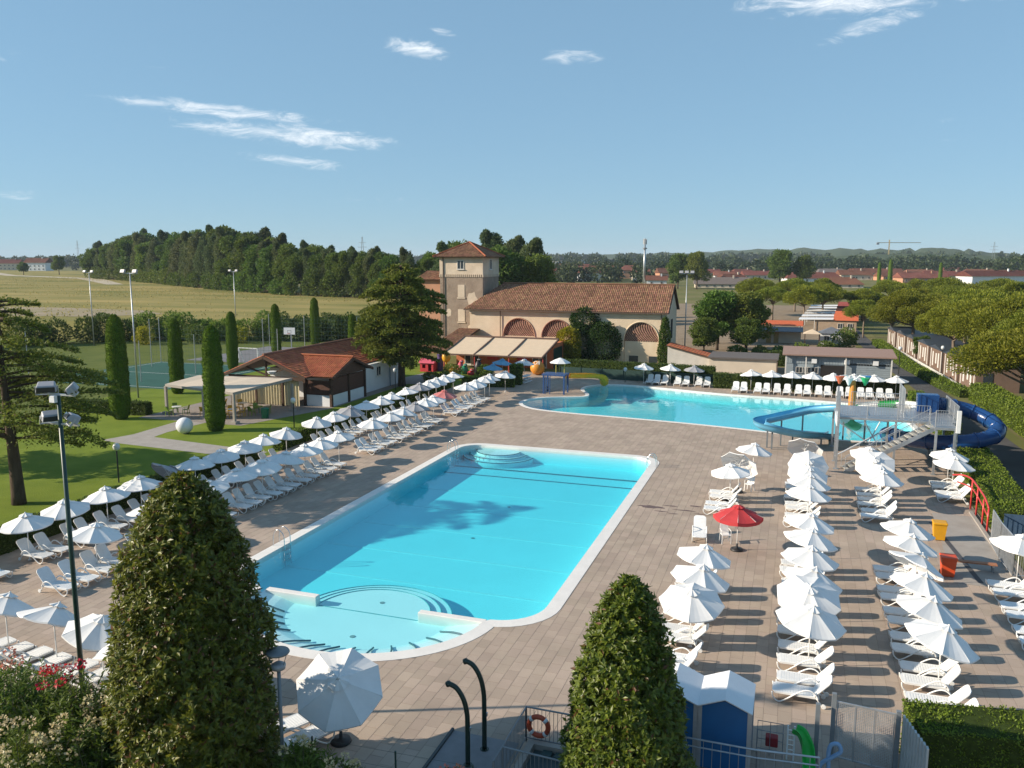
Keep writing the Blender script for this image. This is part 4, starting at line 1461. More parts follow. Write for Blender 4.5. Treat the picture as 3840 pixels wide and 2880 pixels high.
thicket(-120, 96, -108, 114, 9, 4.2, m_hedge_d, 'overgrown dark hedge at the left rear of the sports courts', 9000, .42, 201)
thicket(-108, 114, -84, 121, 12, 4.4, m_oak, 'overgrown dark hedge behind the middle of the sports courts', 12000, .42, 202)
thicket(-84, 121, -64, 124, 11, 4.4, m_hedge_d, 'overgrown dark hedge behind the basketball court', 11000, .42, 203)
thicket(-64, 124, -50, 119, 8, 5.2, m_pop, 'tall grey-green hedge right of the courts behind the clubhouse', 9000, .42, 204)
for i_, (ax, ay, bx, by, n_) in enumerate([(-375, 362, -300, 318, 16), (-300, 318, -240, 276, 14), (-240, 276, -186, 239, 13), (-186, 239, -142, 213, 11), (-142, 213, -94, 199, 12)]):
    q_ = thicket(ax, ay, bx, by, n_, 6.0, m_oak, 'low undergrowth at the foot of the wood, %s stretch from left' % nth(i_ + 1), 4200, .8, 211 + i_)
    q_.location.z = 2.9
thicket(-116, 62, -122, 97, 12, 4.3, m_oak, 'overgrown hedge at the left end of the courts', 9000, .45, 205)
leafy_blob('ivy', -25.2, 107.6, [((-2.0, 0, 2.6), (1.5, .9, 2.8)), ((-1.6, .1, 5.6), (1.9, .6, 1.9)), ((1.2, -.2, 2.6), (2.2, 1.2, 2.9)), ((.6, 0, 4.4), (1.4, .8, 1.3))], m_ivy,
           'dark ivy mass climbing the long building between its arches', 15000, .26, 101, 'ivy')
leafy_blob('golden_shrub', -28.6, 106.4, [((0, 0, 2.9), (1.55, 1.2, 2.0)), ((.3, -.2, 1.5), (1.4, 1.1, 1.5))], m_yel, 'yellow-green shrub beside the awning, against the ivy', 8000, .24, 102)
leafy_blob('ivy', -16.0, 107.5, [((0, 0, 1.6), (.75, .45, 1.8)), ((0.05, 0, 4.0), (.65, .35, 1.7)), ((.1, .1, 5.6), (.4, .3, .8))], m_light, 'light green creeper climbing the right corner of the long building', 5000, .22, 103, 'ivy')
for i, (x, y, s_) in enumerate([(-7.5, 118.0, 1.0), (-4.5, 120, .9), (-1.8, 119, 1.0), (1.0, 121, 1.1), (7.0, 138, 1.4), (8.0, 146, 1.3), (4.5, 128, 1.0)]):
    leafy_blob('shrub', x, y, [((0, 0, s_), (s_ * 1.2, s_ * 1.1, s_)), ((.6 * s_, .2, s_ * .8), (s_ * .9, s_ * .8, s_ * .8))], m_oak if i % 2 else m_light,
               'shrub of the campsite edge behind the low beige building, %s from left' % nth(i + 1), 1200, .3, 110 + i, stem=False)
for i, (x, y, s_) in enumerate([(-60, 118, 1.6), (-57, 116, 1.3), (-88, 115, 1.4), (-94, 112, 1.5), (-101, 108, 1.4)]):
    leafy_blob('shrub', x, y, [((0, 0, s_), (s_ * 1.2, s_ * 1.1, s_))], m_light if i % 2 else m_yel, 'shrub before the dark hedge of the courts, %s from right' % nth(i + 1), 900, .35, 120 + i, stem=False)
for i, (x, y, s_) in enumerate([(-35.2, 92.5, .8), (-38.5, 90.3, .9), (-37.0, 84.5, .8), (-39.4, 86.0, .7)]):
    leafy_blob('shrub', x, y, [((0, 0, s_ * .7), (s_ * 1.3, s_, s_ * .8))], m_oak, 'garden shrub near the colourful play figures, %s from right' % nth(i + 1), 900, .22, 130 + i, stem=False)


# --- oleanders in flower at the bottom left
def oleander(x, y, r, h, seed, label, n, flower, nf, flc):
    g = np.random.default_rng(seed)
    o = empty('oleander_bush', (x, y, 0))
    tag(o, label, 'bush')
    st = MB()
    C, A = [], []
    tips = []
    for i in range(n):
        a = g.random() * 2 * PI
        q = math.sqrt(g.random()) * r
        top = h * g.uniform(.55, 1.0) * (1 - .35 * (q / r) ** 2)
        tip = np.array([math.cos(a) * q, math.sin(a) * q, top])
        b = tip * [.35, .35, 0]
        mid = (b + tip) / 2 + [0, 0, top * .08]
        if i % 3 == 0:
            st.tube([tuple(b), tuple(mid), tuple(tip)], [.018, .012, .006], 4)
        k = 40
        t = .30 + .65 * g.random(k)
        P = b + (tip - b) * t[:, None]
        ang = g.random(k) * 2 * PI
        C.append(P)
        A.append(np.stack([np.cos(ang), np.sin(ang), g.uniform(.2, 1.2, k)], 1))
        tips.append(tip)
    st.build('stems', m_bark_l, o)
    C, A = np.concatenate(C), np.concatenate(A)
    V, F = leaf_arrays(C, A, .21, .22, None, .25, seed)
    tag(obj('foliage', np_mesh('foliage', V, F), m_olea, o), kind='stuff')
    fm = flower
    tips = sorted(tips, key=lambda p: -p[2])[:nf * 3]
    for i in range(nf):
        p = tips[(i * 3) % len(tips)]
        q = tag(obj('flower_head', fm, None, o, (p[0], p[1], p[2] + .03)), kind='stuff')
        q.rotation_euler = (g.uniform(-.4, .4), g.uniform(-.4, .4), g.uniform(0, 6))
    return o


def flower_mesh(col, seed, n=26, r=.10):
    g = np.random.default_rng(seed)
    P, d_ = blob_points(n, (0, 0, 0), (r, r, r * .7), seed, .2, .1, 1)
    V, F = leaf_arrays(P, d_, .075, .9, d_, .4, seed)
    me = np_mesh('flower_head', V, F)
    me.materials.append(col)
    return me


f_red = flower_mesh(LEAF('flower_red', (.42, .012, .035), (.62, .03, .06), transl=.36), 1)
f_cream = flower_mesh(LEAF('flower_cream', (.55, .45, .24), (.72, .64, .42), transl=.36), 2)
f_pink = flower_mesh(LEAF('flower_coral', (.60, .20, .14), (.72, .34, .26), transl=.36), 3)
oleander(-17.7, 15.35, 1.5, 3.45, 141, 'oleander bush with red flowers in front of the floodlight mast', 330, f_red, 9, 'red')
oleander(-19.7, 15.3, 1.7, 3.6, 142, 'tall oleander bush at the bottom left corner with coral tips', 260, f_pink, 8, 'coral')
oleander(-16.3, 14.8, 1.25, 3.1, 143, 'oleander bush with cream flowers beside the dark magnolia', 190, f_cream, 26, 'cream')
oleander(-17.5, 13.7, 1.5, 2.9, 144, 'oleander bush with cream seed heads at the bottom edge, left', 200, f_cream, 22, 'cream')
oleander(-11.5, 16.8, .9, 1.75, 145, 'low leafy bush below the tilted parasol', 120, f_cream, 5, 'cream')
oleander(-10.3, 16.4, .85, 1.65, 146, 'low leafy bush with yellow flowers, right of the tilted parasol', 110, f_cream, 8, 'cream')
oleander(-7.7, 17.5, .6, 1.35, 147, 'small bush with coral flowers below the showers', 80, f_pink, 6, 'coral')
# ---------------------------------------------------------------- buildings
m_tile_old = M('roof_tile_old', (.200, .108, .068), .9, col2=(.310, .170, .104), scale=.5, island=.30, spec=.15, detail=8, bump=.3, bscale=20)
m_tile_red = M('roof_tile_red', (.340, .105, .052), .85, col2=(.430, .150, .075), scale=.6, island=.18, spec=.2, bump=.2, bscale=20)
m_tile_far = M('roof_tile_far', (.150, .062, .045), .9, var=.2, scale=.15, objr=.25, spec=.1)
m_stucco = M('old_stucco', (.60, .475, .335), .95, col2=(.72, .60, .45), scale=.55, bump=.35, bscale=9, spec=.1, detail=9)
m_tower = M('tower_plaster', (.52, .42, .32), .95, col2=(.68, .57, .45), scale=.7, bump=.4, bscale=8, spec=.1, detail=10)
m_towerstone = M('tower_brick_worn', (.235, .180, .140), .95, col2=(.36, .285, .225), scale=.9, bump=1.0, bscale=5, spec=.1, detail=10)
m_brickp = M('lattice_brick', (.33, .185, .135), .9, var=.2, scale=4, island=.2)
m_dark = M('interior_shade_black', (.018, .016, .016), .9, var=.2)  # near-black colour painted in for the shade inside openings
m_gutter = M('gutter_metal', (.14, .095, .07), .5, var=.2, metal=.3)
m_wood = M('dark_timber', (.070, .038, .024), .7, var=.25, scale=3, bump=.3, spec=.3, stretch=(1, 1, 4))
m_shut = M('brown_shutter', (.085, .040, .028), .6, var=.15, scale=5, spec=.3)
m_wall_w = M('white_wall', (.70, .71, .72), .85, var=.06, scale=.8, bump=.15, bscale=12)
m_wall_c = M('cream_wall', (.58, .50, .40), .9, var=.08, scale=.6)
m_wall_t = M('terracotta_wall', (.45, .24, .15), .9, var=.1, scale=.6)
m_glass = M('window_glass', (.035, .045, .055), .12, var=.2, scale=1, spec=.6)
m_frame = M('window_frame', (.62, .60, .56), .6, var=.05)
m_awn = M('awning_cloth', (.70, .56, .41), .85, var=.05, scale=1.5, transl=.15, spec=.1)
m_awnf = M('awning_frame', (.12, .075, .058), .6, var=.15)
m_curtain = M('cream_curtain', (.66, .58, .38), .85, var=.08, scale=2, transl=.12, spec=.1)
m_canvas = M('pergola_canvas', (.68, .58, .47), .85, var=.06, scale=1.5, transl=.2, spec=.1)
m_steel = M('galvanised_steel', (.42, .44, .46), .42, var=.15, scale=3, metal=.65, spec=.5)
m_steel_d = M('grey_painted_steel', (.20, .22, .235), .5, var=.12, scale=3, metal=.2)
m_green_d = M('dark_green_paint', (.016, .050, .042), .4, var=.15, spec=.5)


def tiles(mb, poly, col_w=.24, course=.38, arch=.07):
    """barrel tiles laid over a planar roof face; poly starts with its eave edge"""
    P = [Vector(p) for p in poly]
    u = (P[1] - P[0]).normalized()
    n_ = u.cross(P[2] - P[1]).normalized()
    if n_.z < 0:
        n_ = -n_
    v = n_.cross(u)
    uv = [((p - P[0]).dot(u), (p - P[0]).dot(v)) for p in P]
    us = np.arange(min(a for a, b in uv) + col_w / 2, max(a for a, b in uv), col_w)
    vs = np.arange(min(b for a, b in uv), max(b for a, b in uv) - .05, course)
    U, Vv = np.meshgrid(us, vs)
    C = np.stack([U.ravel(), Vv.ravel()], 1)
    C = C[inside(uv, C + [0, course * .5])]
    r = random.Random(len(C))
    for cu, cv in C:
        dh = r.uniform(-.012, .012)
        for lo in (0,):
            row = []
            for vv, lift in ((cv - .03, .045 + dh), (cv + course * 1.05, .008 + dh)):
                for du, dz_ in ((-.46, 0), (-.24, .8), (.24, .8), (.46, 0)):
                    row.append(P[0] + u * (cu + du * col_w) + v * vv + n_ * (lift + dz_ * arch))
            mb.add(row, [(0, 1, 5, 4), (1, 2, 6, 5), (2, 3, 7, 6), (0, 3, 2, 1)])
    return mb


def roof_face(parent, poly, mat, name='roof', under=m_wood, col_w=.24, course=.38, t=.12):
    """a roof face: boarded slab with a skin of tiles"""
    q = [Vector(p) for p in poly]
    if (q[1] - q[0]).cross(q[2] - q[0]).z < 0:
        q = [q[1], q[0]] + q[:1:-1] if len(q) == 4 else [q[1], q[0], q[2]]
    s = MB().slab(q, t).build(name, under, parent)
    tag(tiles(MB(), q, col_w, course).build('roof_tiles', mat, s), kind='stuff')
    return s


def holed_wall(outer, holes, y0, y1, depth=None):
    """upright wall in the XZ plane with openings; front face at y0, thickness to y1"""
    mb = MB()
    loops = [outer] + holes
    pts = [p for l in loops for p in l]
    tri = tessellate_polygon([[Vector((x, z, 0)) for x, z in l] for l in loops])
    mb.add([(x, y0, z) for x, z in pts], [tuple(t) for t in tri])
    for l in loops:
        n = len(l)
        mb.add([(x, y0, z) for x, z in l] + [(x, y1, z) for x, z in l], [(i, (i + 1) % n, n + (i + 1) % n, n + i) for i in range(n)])
    return mb


win_me = MB().box(-.5, .5, -.06, .04, 0, .07).box(-.5, .5, -.06, .04, 1.23, 1.3).box(-.5, -.43, -.06, .04, .07, 1.23).box(.43, .5, -.06, .04, .07, 1.23).box(-.03, .03, -.05, .03, .07, 1.23).mesh('window')
win_me.materials.append(m_frame)
pane_me = MB().box(-.43, .43, -.02, .02, .07, 1.23).mesh('pane')
pane_me.materials.append(m_glass)
sill_me = MB().box(-.6, .6, -.14, .03, -.07, -.003).mesh('sill')
sill_me.materials.append(m_frame)


def window(parent, x, y, z, w_=1.0, h_=1.3, rz=0.0, sill=True):
    o = obj('window', win_me, None, parent, (x, y, z))
    o.scale = (w_, 1, h_ / 1.3)
    o.rotation_euler = (0, 0, rz)
    obj('pane', pane_me, None, o)
    if sill:
        obj('sill', sill_me, None, o)
    return o


# --- the old tower
tw = tag(empty('tower', (-45.5, 110.0, 0)), 'old square tower with tiled pyramid roof and worn brick walls', 'tower')
TX, TD = 3.3, 6.6
MB().box(-TX, TX, 0, TD, -.05, 11.7).build('lower_wall', m_towerstone, tw)
MB().box(-TX - .04, TX + .04, -.04, TD + .04, 11.72, 14.25).build('upper_wall', m_tower, tw)
mb = MB()
for i in range(22):
    x = -TX - .05 + i * (2 * TX) / 21
    mb.box(x, x + .16, -.10, .02, 11.35, 11.72)
for i in range(22):
    y = i * (TD - .2) / 21
    mb.box(TX - .02, TX + .10, y, y + .16, 11.35, 11.72)
tag(mb.build('brick_corbels', m_tower, tw), kind='stuff')
e = .75
A0, A1, A2, A3 = (-TX - e, -e, 14.2), (TX + e, -e, 14.2), (TX + e, TD + e, 14.2), (-TX - e, TD + e, 14.2)
AP = (0, TD / 2, 16.25)
for a, b in ((A0, A1), (A1, A2), (A2, A3), (A3, A0)):
    roof_face(tw, [a, b, AP], m_tile_old, 'roof', m_wood, .22, .36, .1)
rg = MB()
for a in (A0, A1, A2, A3):
    rg.tube([(a[0], a[1], a[2] + .12), (AP[0], AP[1], AP[2] + .14)], .11, 6)
rg.build('ridge_tiles', m_tile_red, tw)
MB().tube([(-TX + .55, -.12, 2.4), (-TX + .55, -.12, 14.1)], .07, 6).build('drainpipe', m_gutter, tw)
window(tw, -.05, -.06, 12.45, 1.05, 1.25)
window(tw, TX + .06, 3.0, 12.4, 1.0, 1.5, PI / 2)
for z in (8.5, 5.0):
    s = MB().box(-.52, .52, -.05, .02, z, z + 1.75).build('bricked_up_window', m_tower, tw)
    MB().box(-.62, .62, -.10, .0, z - .22, z - .04).build('sill', m_tower, s)
for x, z, w_, h_ in ((-1.9, 12.6, .9, .7), (1.7, 8.2, 1.5, 2.4), (-2.0, 6.2, 1.0, 1.2), (1.6, 4.2, 1.2, 1.0)):
    pts = [(x + w_ * .6 * math.cos(a) * rnd.uniform(.6, 1), z + h_ * .6 * math.sin(a) * rnd.uniform(.6, 1)) for a in np.linspace(0, 2 * PI, 12)[:-1]]
    v = [(a, -.012, b) for a, b in pts] + [(a, .01, b) for a, b in pts]
    if z < 11.5:
        MB().add(v, [tuple(range(11))] + [(i, 11 + i, 11 + (i + 1) % 11, (i + 1) % 11) for i in range(11)]).build('plaster_patch', m_tower, tw)
# lower wing left of the tower
wg = tag(empty('tower_wing', (-50.9, 112.0, 0)), 'ochre wing with tiled roof left of the tower, behind the cedar', 'building')
MB().box(-2.2, 2.0, 0, 8, -.05, 11.0).build('wall', m_wall_t, wg)
roof_face(wg, [(-2.6, -.5, 10.9), (2.0, -.5, 10.9), (2.0, 4, 12.1), (-2.6, 4, 12.1)], m_tile_old)
roof_face(wg, [(2.0, 8.5, 10.9), (-2.6, 8.5, 10.9), (-2.6, 4, 12.1), (2.0, 4, 12.1)], m_tile_old)

# --- the long building with arches
lb = tag(empty('arched_building', (-43.4, 108.0, 0)), 'long low stucco building with brick-lattice arches and old tiled roof', 'building')
LX, LD, LE, LR = 27.6, 9.0, 7.1, 10.4
AR = [(7.3, 3.35, 2.25), (12.8, 3.35, 2.15), (24.3, 3.2, 2.3)]
holes = []
for k, (ax, az_, ar) in enumerate(AR):
    h_ = [(ax - ar, az_ if k < 2 else .0)] + [(ax - ar * math.cos(R(a)), az_ + ar * 1.08 * math.sin(R(a))) for a in np.linspace(0, 180, 19)] + [(ax + ar, az_ if k < 2 else .0)]
    holes.append(h_[1:-1] if k < 2 else h_)
holed_wall([(0, -.05), (LX, -.05), (LX, LE), (0, LE)], holes, 0, .4).build('front_wall', m_stucco, lb)
MB().box(.01, LX - .45, 2.2, 2.4, 0, LE).build('inner_wall', m_dark, lb)  # painted near-black so the lattice gaps look like shaded interior
gb = MB()
gb.add([(LX, .41, -.05), (LX, LD, -.05), (LX, LD, LE), (LX, LD / 2, LR - .1), (LX, .41, LE + .25)], [(0, 1, 2, 3, 4)])
gb.add([(LX - .4, .41, -.05), (LX - .4, LD, -.05), (LX - .4, LD, LE), (LX - .4, LD / 2, LR - .1), (LX - .4, .41, LE + .25)], [(4, 3, 2, 1, 0)])
gb.build('gable_wall', m_stucco, lb)
MB().box(0, .4, .41, LD, -.05, LE).box(.4, LX - .4, LD - .3, LD, -.05, LE).build('rear_wall', m_stucco, lb)
MB().box(LX - .02, LX + .06, 3.6, 5.0, 3.3, 5.9).build('niche_shade_panel', m_dark, lb)  # no recess here: a dark panel whose colour paints a niche's shade
e = .55
roof_face(lb, [(-.7, -e, LE - .12), (LX + .35, -e, LE - .12), (LX + .35, LD / 2, LR), (3.4, LD / 2, LR)], m_tile_old, 'roof', m_wood, .26, .40)
roof_face(lb, [(LX + .35, LD + e, LE - .12), (-.7, LD + e, LE - .12), (3.4, LD / 2, LR), (LX + .35, LD / 2, LR)], m_tile_old, 'roof', m_wood, .26, .40)
roof_face(lb, [(-.7, LD + e, LE - .12), (-.7, -e, LE - .12), (3.4, LD / 2, LR)], m_tile_old, 'roof', m_wood, .26, .40)
MB().tube([(3.4, LD / 2, LR + .1), (LX + .35, LD / 2, LR + .1)], .13, 6).build('ridge_tiles', m_tile_old, lb)
MB().beam((-.7, -e - .06, LE - .2), (LX + .3, -e - .06, LE - .2), .12, .14).build('gutter', m_gutter, lb)
MB().box(-.02, LX, -.12, -.001, LE - .75, LE - .3).build('cornice', m_stucco, lb)
for x in (4.6, LX - .7):
    MB().tube([(x, -.14, .2), (x, -.14, LE - .3)], .06, 6).build('drainpipe', m_gutter, lb)
for k, (ax, az_, ar) in enumerate(AR):
    mb = MB()
    row = 0
    z = az_ - (0 if k < 2 else .05)
    while z < az_ + ar * 1.08:
        half = ar * math.sqrt(max(0, 1 - ((z - az_) / (ar * 1.08)) ** 2)) if z > az_ else ar
        x = ax - half + (.0 if row % 2 else .16)
        while x < ax + half:
            mb.box(max(x, ax - half), min(x + .19, ax + half), .16, .30, z, z + .15)
            x += .32
        z += .155
        row += 1
    tag(mb.build('brick_lattice', m_brickp, lb), kind='stuff')
    arc = [(ax - (ar + .06) * math.cos(R(a)), -.015, az_ + (ar + .06) * 1.08 * math.sin(R(a))) for a in np.linspace(0, 180, 25)]
    MB().tube(arc, .10, 6).build('arch_moulding', m_brickp if k < 2 else m_stucco, lb)
MB().box(AR[2][0] - 2.25, AR[2][0] + 2.25, .22, .39, 0, 3.14).build('blocked_portal', m_stucco, lb)
for x in (22.7, 25.3):
    MB().box(x, x + 1.2, .15, .215, .3, 1.2).build('low_window', m_glass, lb)

# --- annex with awnings in front of the long building
ax_ = tag(empty('cafe_annex', (-42.4, 95.6, 0)), 'cafe annex under three cream awnings in front of the tower', 'building')
MB().box(0, 13.4, 5.0, 12.3, -.05, 3.1).build('wall', M('orange_wall', (.50, .16, .07), .8, var=.1), ax_)
roof_face(ax_, [(-2.6, 1.0, 2.3), (.6, 1.0, 2.3), (.6, 12.3, 4.2), (-2.6, 12.3, 4.2)], m_tile_old)
bevel(MB().box(.4, 13.5, 6.9, 7.25, 3.35, 3.75).build('awning_beam', m_awnf, ax_))
yb, zb, yt, zt = -.1, 2.12, 6.9, 3.55
xs = [.4, 4.55, 9.1, 13.5]
for i in range(3):
    a, b = xs[i] + .1, xs[i + 1] - .1
    q = []
    n = 6
    mb = MB()
    for k in range(n + 1):
        t_ = k / n
        for x in (a, b):
            q.append((x, yb + (yt - yb) * t_, zb + (zt - zb) * t_ - .06 * math.sin(PI * t_)))
    mb.add(q, [(2 * k, 2 * k + 1, 2 * k + 3, 2 * k + 2) for k in range(n)])
    mb.add([(a, yb, zb), (b, yb, zb), (b, yb - .02, zb - .2), (a, yb - .02, zb - .2)], [(0, 1, 2, 3)])
    mb.build('awning', m_awn, ax_)
for x in xs:
    MB().beam((x, yb - .05, zb - .05), (x, yt, zt), .16, .18).build('awning_arm', m_awnf, ax_)
    MB().beam((x, yb + .1, -.02), (x, yb + .1, zb - .1), .12).build('post', M('red_post', (.40, .06, .045), .6), ax_)
MB().beam((xs[0], yb - .06, zb - .1), (xs[-1], yb - .06, zb - .1), .10, .16).build('front_bar', m_awnf, ax_)
for x in (1.2, 2.3, 10.6, 11.6):
    d_ = MB().box(x, x + .95, 4.93, 4.995, .0, 2.25).build('glazed_door', m_frame, ax_)
    MB().box(x + .12, x + .83, 4.91, 4.928, .25, 2.1).build('pane', m_glass, d_)
for x, w_, c in ((4.4, 1.5, (.55, .06, .05)), (6.2, 2.2, (.62, .30, .04)), (8.6, 1.4, (.55, .05, .07))):
    MB().box(x, x + w_, 4.93, 4.99, .9, 2.4).build('painted_panel', M('panel_%d' % int(x), c, .6, var=.1), ax_)
MB().box(13.41, 13.46, 5.0, 9.0, .0, 2.6).build('side_door', m_green_d, ax_)

# --- clubhouse with terracotta roof
ch = tag(empty('clubhouse', (-47.6, 67.4, 0)), 'clubhouse with terracotta gabled roof, brown shutters and cream curtains', 'building')
# local x = X + 47.6, y = Y - 67.4
MB().box(-3.4, 5.3, 4.2, 17.0, -.05, 2.9).build('wall', m_wall_w, ch)
MB().box(3.5, 6.28, .02, 6.4, -.05, 1.08).build('kiosk_counter', m_wall_w, ch)
for x, y in ((3.45, .0), (6.3, .0), (6.3, 6.4), (3.45, 6.4), (6.3, 3.2)):
    bevel(MB().box(x - .13, x + .13, y - .13, y + .13, -.05, 2.85).build('timber_post', m_wood, ch), .02)
MB().box(3.6, 6.15, -.02, .06, 1.1, 2.5).build('shutter', m_shut, ch)
for y0, y1 in ((.16, 3.05), (3.35, 6.25)):
    s = MB().box(6.22, 6.30, y0, y1, 1.1, 2.72).build('shutter', m_shut, ch)
    for k in range(9):
        MB().box(6.30, 6.315, y0 + .05, y1 - .05, 1.18 + k * .17, 1.27 + k * .17).build('slat', m_shut, s)
roof_face(ch, [(3.2, -.7, 2.95), (6.95, -.7, 2.95), (6.95, 3.2, 4.4), (1.0, 3.2, 4.4)], m_tile_red, col_w=.22, course=.36)
roof_face(ch, [(6.95, 7.1, 2.95), (3.2, 7.1, 2.95), (1.0, 3.2, 4.4), (6.95, 3.2, 4.4)], m_tile_red, col_w=.22, course=.36)
MB().tube([(1.0, 3.2, 4.52), (6.95, 3.2, 4.52)], .11, 6).build('ridge_tiles', m_tile_red, ch)
# main roof running away from the camera
roof_face(ch, [(4.6, 19.5, 2.95), (4.6, -1.6, 2.95), (.0, -1.6, 4.85), (.0, 19.5, 4.85)][::1], m_tile_old if False else m_tile_red, col_w=.22, course=.36)
roof_face(ch, [(-4.6, -1.6, 2.95), (-4.6, 19.5, 2.95), (.0, 19.5, 4.85), (.0, -1.6, 4.85)], m_tile_red, col_w=.22, course=.36)
MB().tube([(0, -1.6, 4.97), (0, 19.5, 4.97)], .12, 6).build('ridge_tiles', m_tile_old, ch)
for s_ in (-1, 1):
    MB().beam((s_ * 4.55, -1.62, 2.86), (0, -1.62, 4.72), .14, .26).build('barge_board', m_wood, ch)
    MB().beam((6.97, 3.2 + s_ * 3.85, 2.86), (6.97, 3.2, 4.28), .14, .22).build('barge_board', m_wood, ch)
MB().beam((-4.3, -1.2, 2.72), (4.3, -1.2, 2.72), .18, .3).build('tie_beam', m_wood, ch)
MB().beam((0, -1.2, 2.8), (0, -1.2, 4.7), .16).build('king_post', m_wood, ch)
for s_ in (-1, 1):
    MB().beam((0, -1.2, 2.95), (s_ * 2.2, -1.2, 3.7), .13).build('strut', m_wood, ch)
MB().add([(6.6, 0, 2.85), (6.6, 6.4, 2.85), (6.6, 3.2, 4.2), (6.5, 0, 2.85), (6.5, 6.4, 2.85), (6.5, 3.2, 4.2)], [(0, 1, 2), (5, 4, 3), (0, 3, 4, 1), (1, 4, 5, 2), (2, 5, 3, 0)]).build('gable_boarding', m_wood, ch)
for x in (-4.2, -1.4, 1.6):
    MB().beam((x, -1.0, -.05), (x, -1.0, 2.6), .18).build('timber_post', m_wood, ch)
mb = MB()
n = 120
mb.add([(-4.1 + 7.4 * i / n, -.75 + .07 * math.sin(i * 1.25), z) for z in (.05, 2.55) for i in range(n + 1)], [(i, i + 1, n + 2 + i, n + 1 + i) for i in range(n)])
mb.build('curtain', m_curtain, ch, True)
MB().lathe([(.05, 0), (.30, .12), (.42, .3), (.44, .34)], 16, (1.0, -1.75, 3.1)).build('satellite_dish', m_wall_w, ch)
w_ = window(ch, 5.34, 11.2, 1.5, 1.0, 1.0, PI / 2)
MB().tube([(5.38, 13.8, 0), (5.38, 13.8, 2.85)], .05, 6).build('drainpipe', M('blue_pipe', (.08, .16, .25), .5), ch)

# --- pergola with canvas
pg = tag(empty('pergola', (-49.2, 59.6, 0)), 'pergola with pale canvas roof in front of the clubhouse', 'pergola')
PC = [(-4.5, .0), (4.3, -1.9), (5.6, 4.8), (-4.2, 4.2)]
for x, y in PC[:3] + [(.4, -.95)]:
    bevel(MB().box(x - .11, x + .11, y - .11, y + .11, -.05, 2.55).build('post', m_path, pg), .02)
    MB().box(x - .3, x + .3, y - .3, y + .3, -.04, .22).build('footing', m_path, pg)
mb = MB()
n = 8
zz = [2.62, 2.60, 3.0, 2.9]
pts = []
for j in range(n + 1):
    for i in range(n + 1):
        s_, t_ = i / n, j / n
        P = [(1 - s_) * (1 - t_), s_ * (1 - t_), s_ * t_, (1 - s_) * t_]
        x = sum(PC[k][0] * P[k] for k in range(4))
        y = sum(PC[k][1] * P[k] for k in range(4))
        z = sum(zz[k] * P[k] for k in range(4)) - .10 * abs(math.sin(s_ * PI * 3)) * 1.0
        pts.append((x, y, z + .12))
mb.add(pts, [(j * (n + 1) + i, j * (n + 1) + i + 1, (j + 1) * (n + 1) + i + 1, (j + 1) * (n + 1) + i) for j in range(n) for i in range(n)])
mb.build('canvas', m_canvas, pg)
for a, b in ((0, 1), (1, 2), (2, 3), (3, 0)):
    MB().beam((*PC[a], zz[a]), (*PC[b], zz[b]), .10, .20).build('beam', m_path, pg)

# --- small service buildings behind the leisure pool
bb = tag(empty('flat_roofed_shed', (-9.8, 103.5, 0)), 'low beige flat-roofed service building behind the far hedge', 'building')
MB().box(0, 7.9, 0, 6, -.05, 1.85).build('wall', m_wall_c, bb)
MB().box(-.2, 8.1, -.3, 6.2, 1.852, 2.02).build('flat_roof', M('roof_felt', (.12, .105, .10), .9), bb)
MB().tube([(8.0, -.1, 0), (8.0, -.1, 1.85)], .06, 6).build('drainpipe', m_gutter, bb)
lt = tag(empty('lean_to', (-15.2, 105.2, 0)), 'lean-to with sloping terracotta roof at the gable end', 'building')
MB().add([(0, 0, -.05), (5.3, 0, -.05), (5.3, 0, 1.7), (0, 0, 3.0), (0, 3, -.05), (5.3, 3, -.05), (5.3, 3, 1.7), (0, 3, 3.0)],
         [(0, 1, 2, 3), (5, 4, 7, 6), (1, 5, 6, 2), (4, 0, 3, 7), (3, 2, 6, 7)]).build('wall', M('whitewashed_wall', (.55, .52, .47), .9, var=.12, scale=1), lt)
roof_face(lt, [(5.5, -.3, 1.72), (5.5, 3.4, 1.72), (-.2, 3.4, 3.12), (-.2, -.3, 3.12)], m_tile_red, col_w=.24, course=.38)
sh = tag(empty('timber_shed', (-.9, 100.2, 0)), 'grey-blue timber shed with brown flat roof beside the road', 'building')
m_blueb = M('grey_blue_boards', (.25, .30, .335), .75, var=.1, scale=2, bump=.2)
MB().box(.06, 11.4, .06, 4.5, -.05, 2.9).build('core_wall', m_blueb, sh)
k = 0
while k * .30 < 11.2:
    x = .06 + k * .30
    MB().box(x, x + .27, .0, .055, 2.0, 2.85).build('board', m_blueb, sh)
    k += 1
for z in np.arange(.05, 2.0, .24):
    MB().box(6.6, 11.38, .0, .055, z, z + .215).build('board', m_blueb, sh)
MB().add([(-.3, -.6, 2.95), (11.8, -.6, 2.95), (11.8, 4.8, 3.35), (-.3, 4.8, 3.35), (-.3, -.6, 3.1), (11.8, -.6, 3.1), (11.8, 4.8, 3.5), (-.3, 4.8, 3.5)],
         [(0, 3, 2, 1), (4, 5, 6, 7), (0, 1, 5, 4), (1, 2, 6, 5), (2, 3, 7, 6), (3, 0, 4, 7)]).build('roof', M('brown_roof_sheet', (.29, .19, .155), .85, var=.08), sh)
for x in (.1, 2.3, 6.55, 11.3):
    MB().box(x - .07, x + .07, -.45, -.31, -.05, 2.93).build('post', m_frame, sh)
for x in (1.6, 2.5, 3.3):
    window(sh, x, -.02, .9, .75, .7, sill=False)
MB().box(3.9, 6.4, -.02, .05, .0, 1.9).build('bay_shade_panel', m_dark, sh)  # closed panel on the wall; its near-black paints the shade of a bay
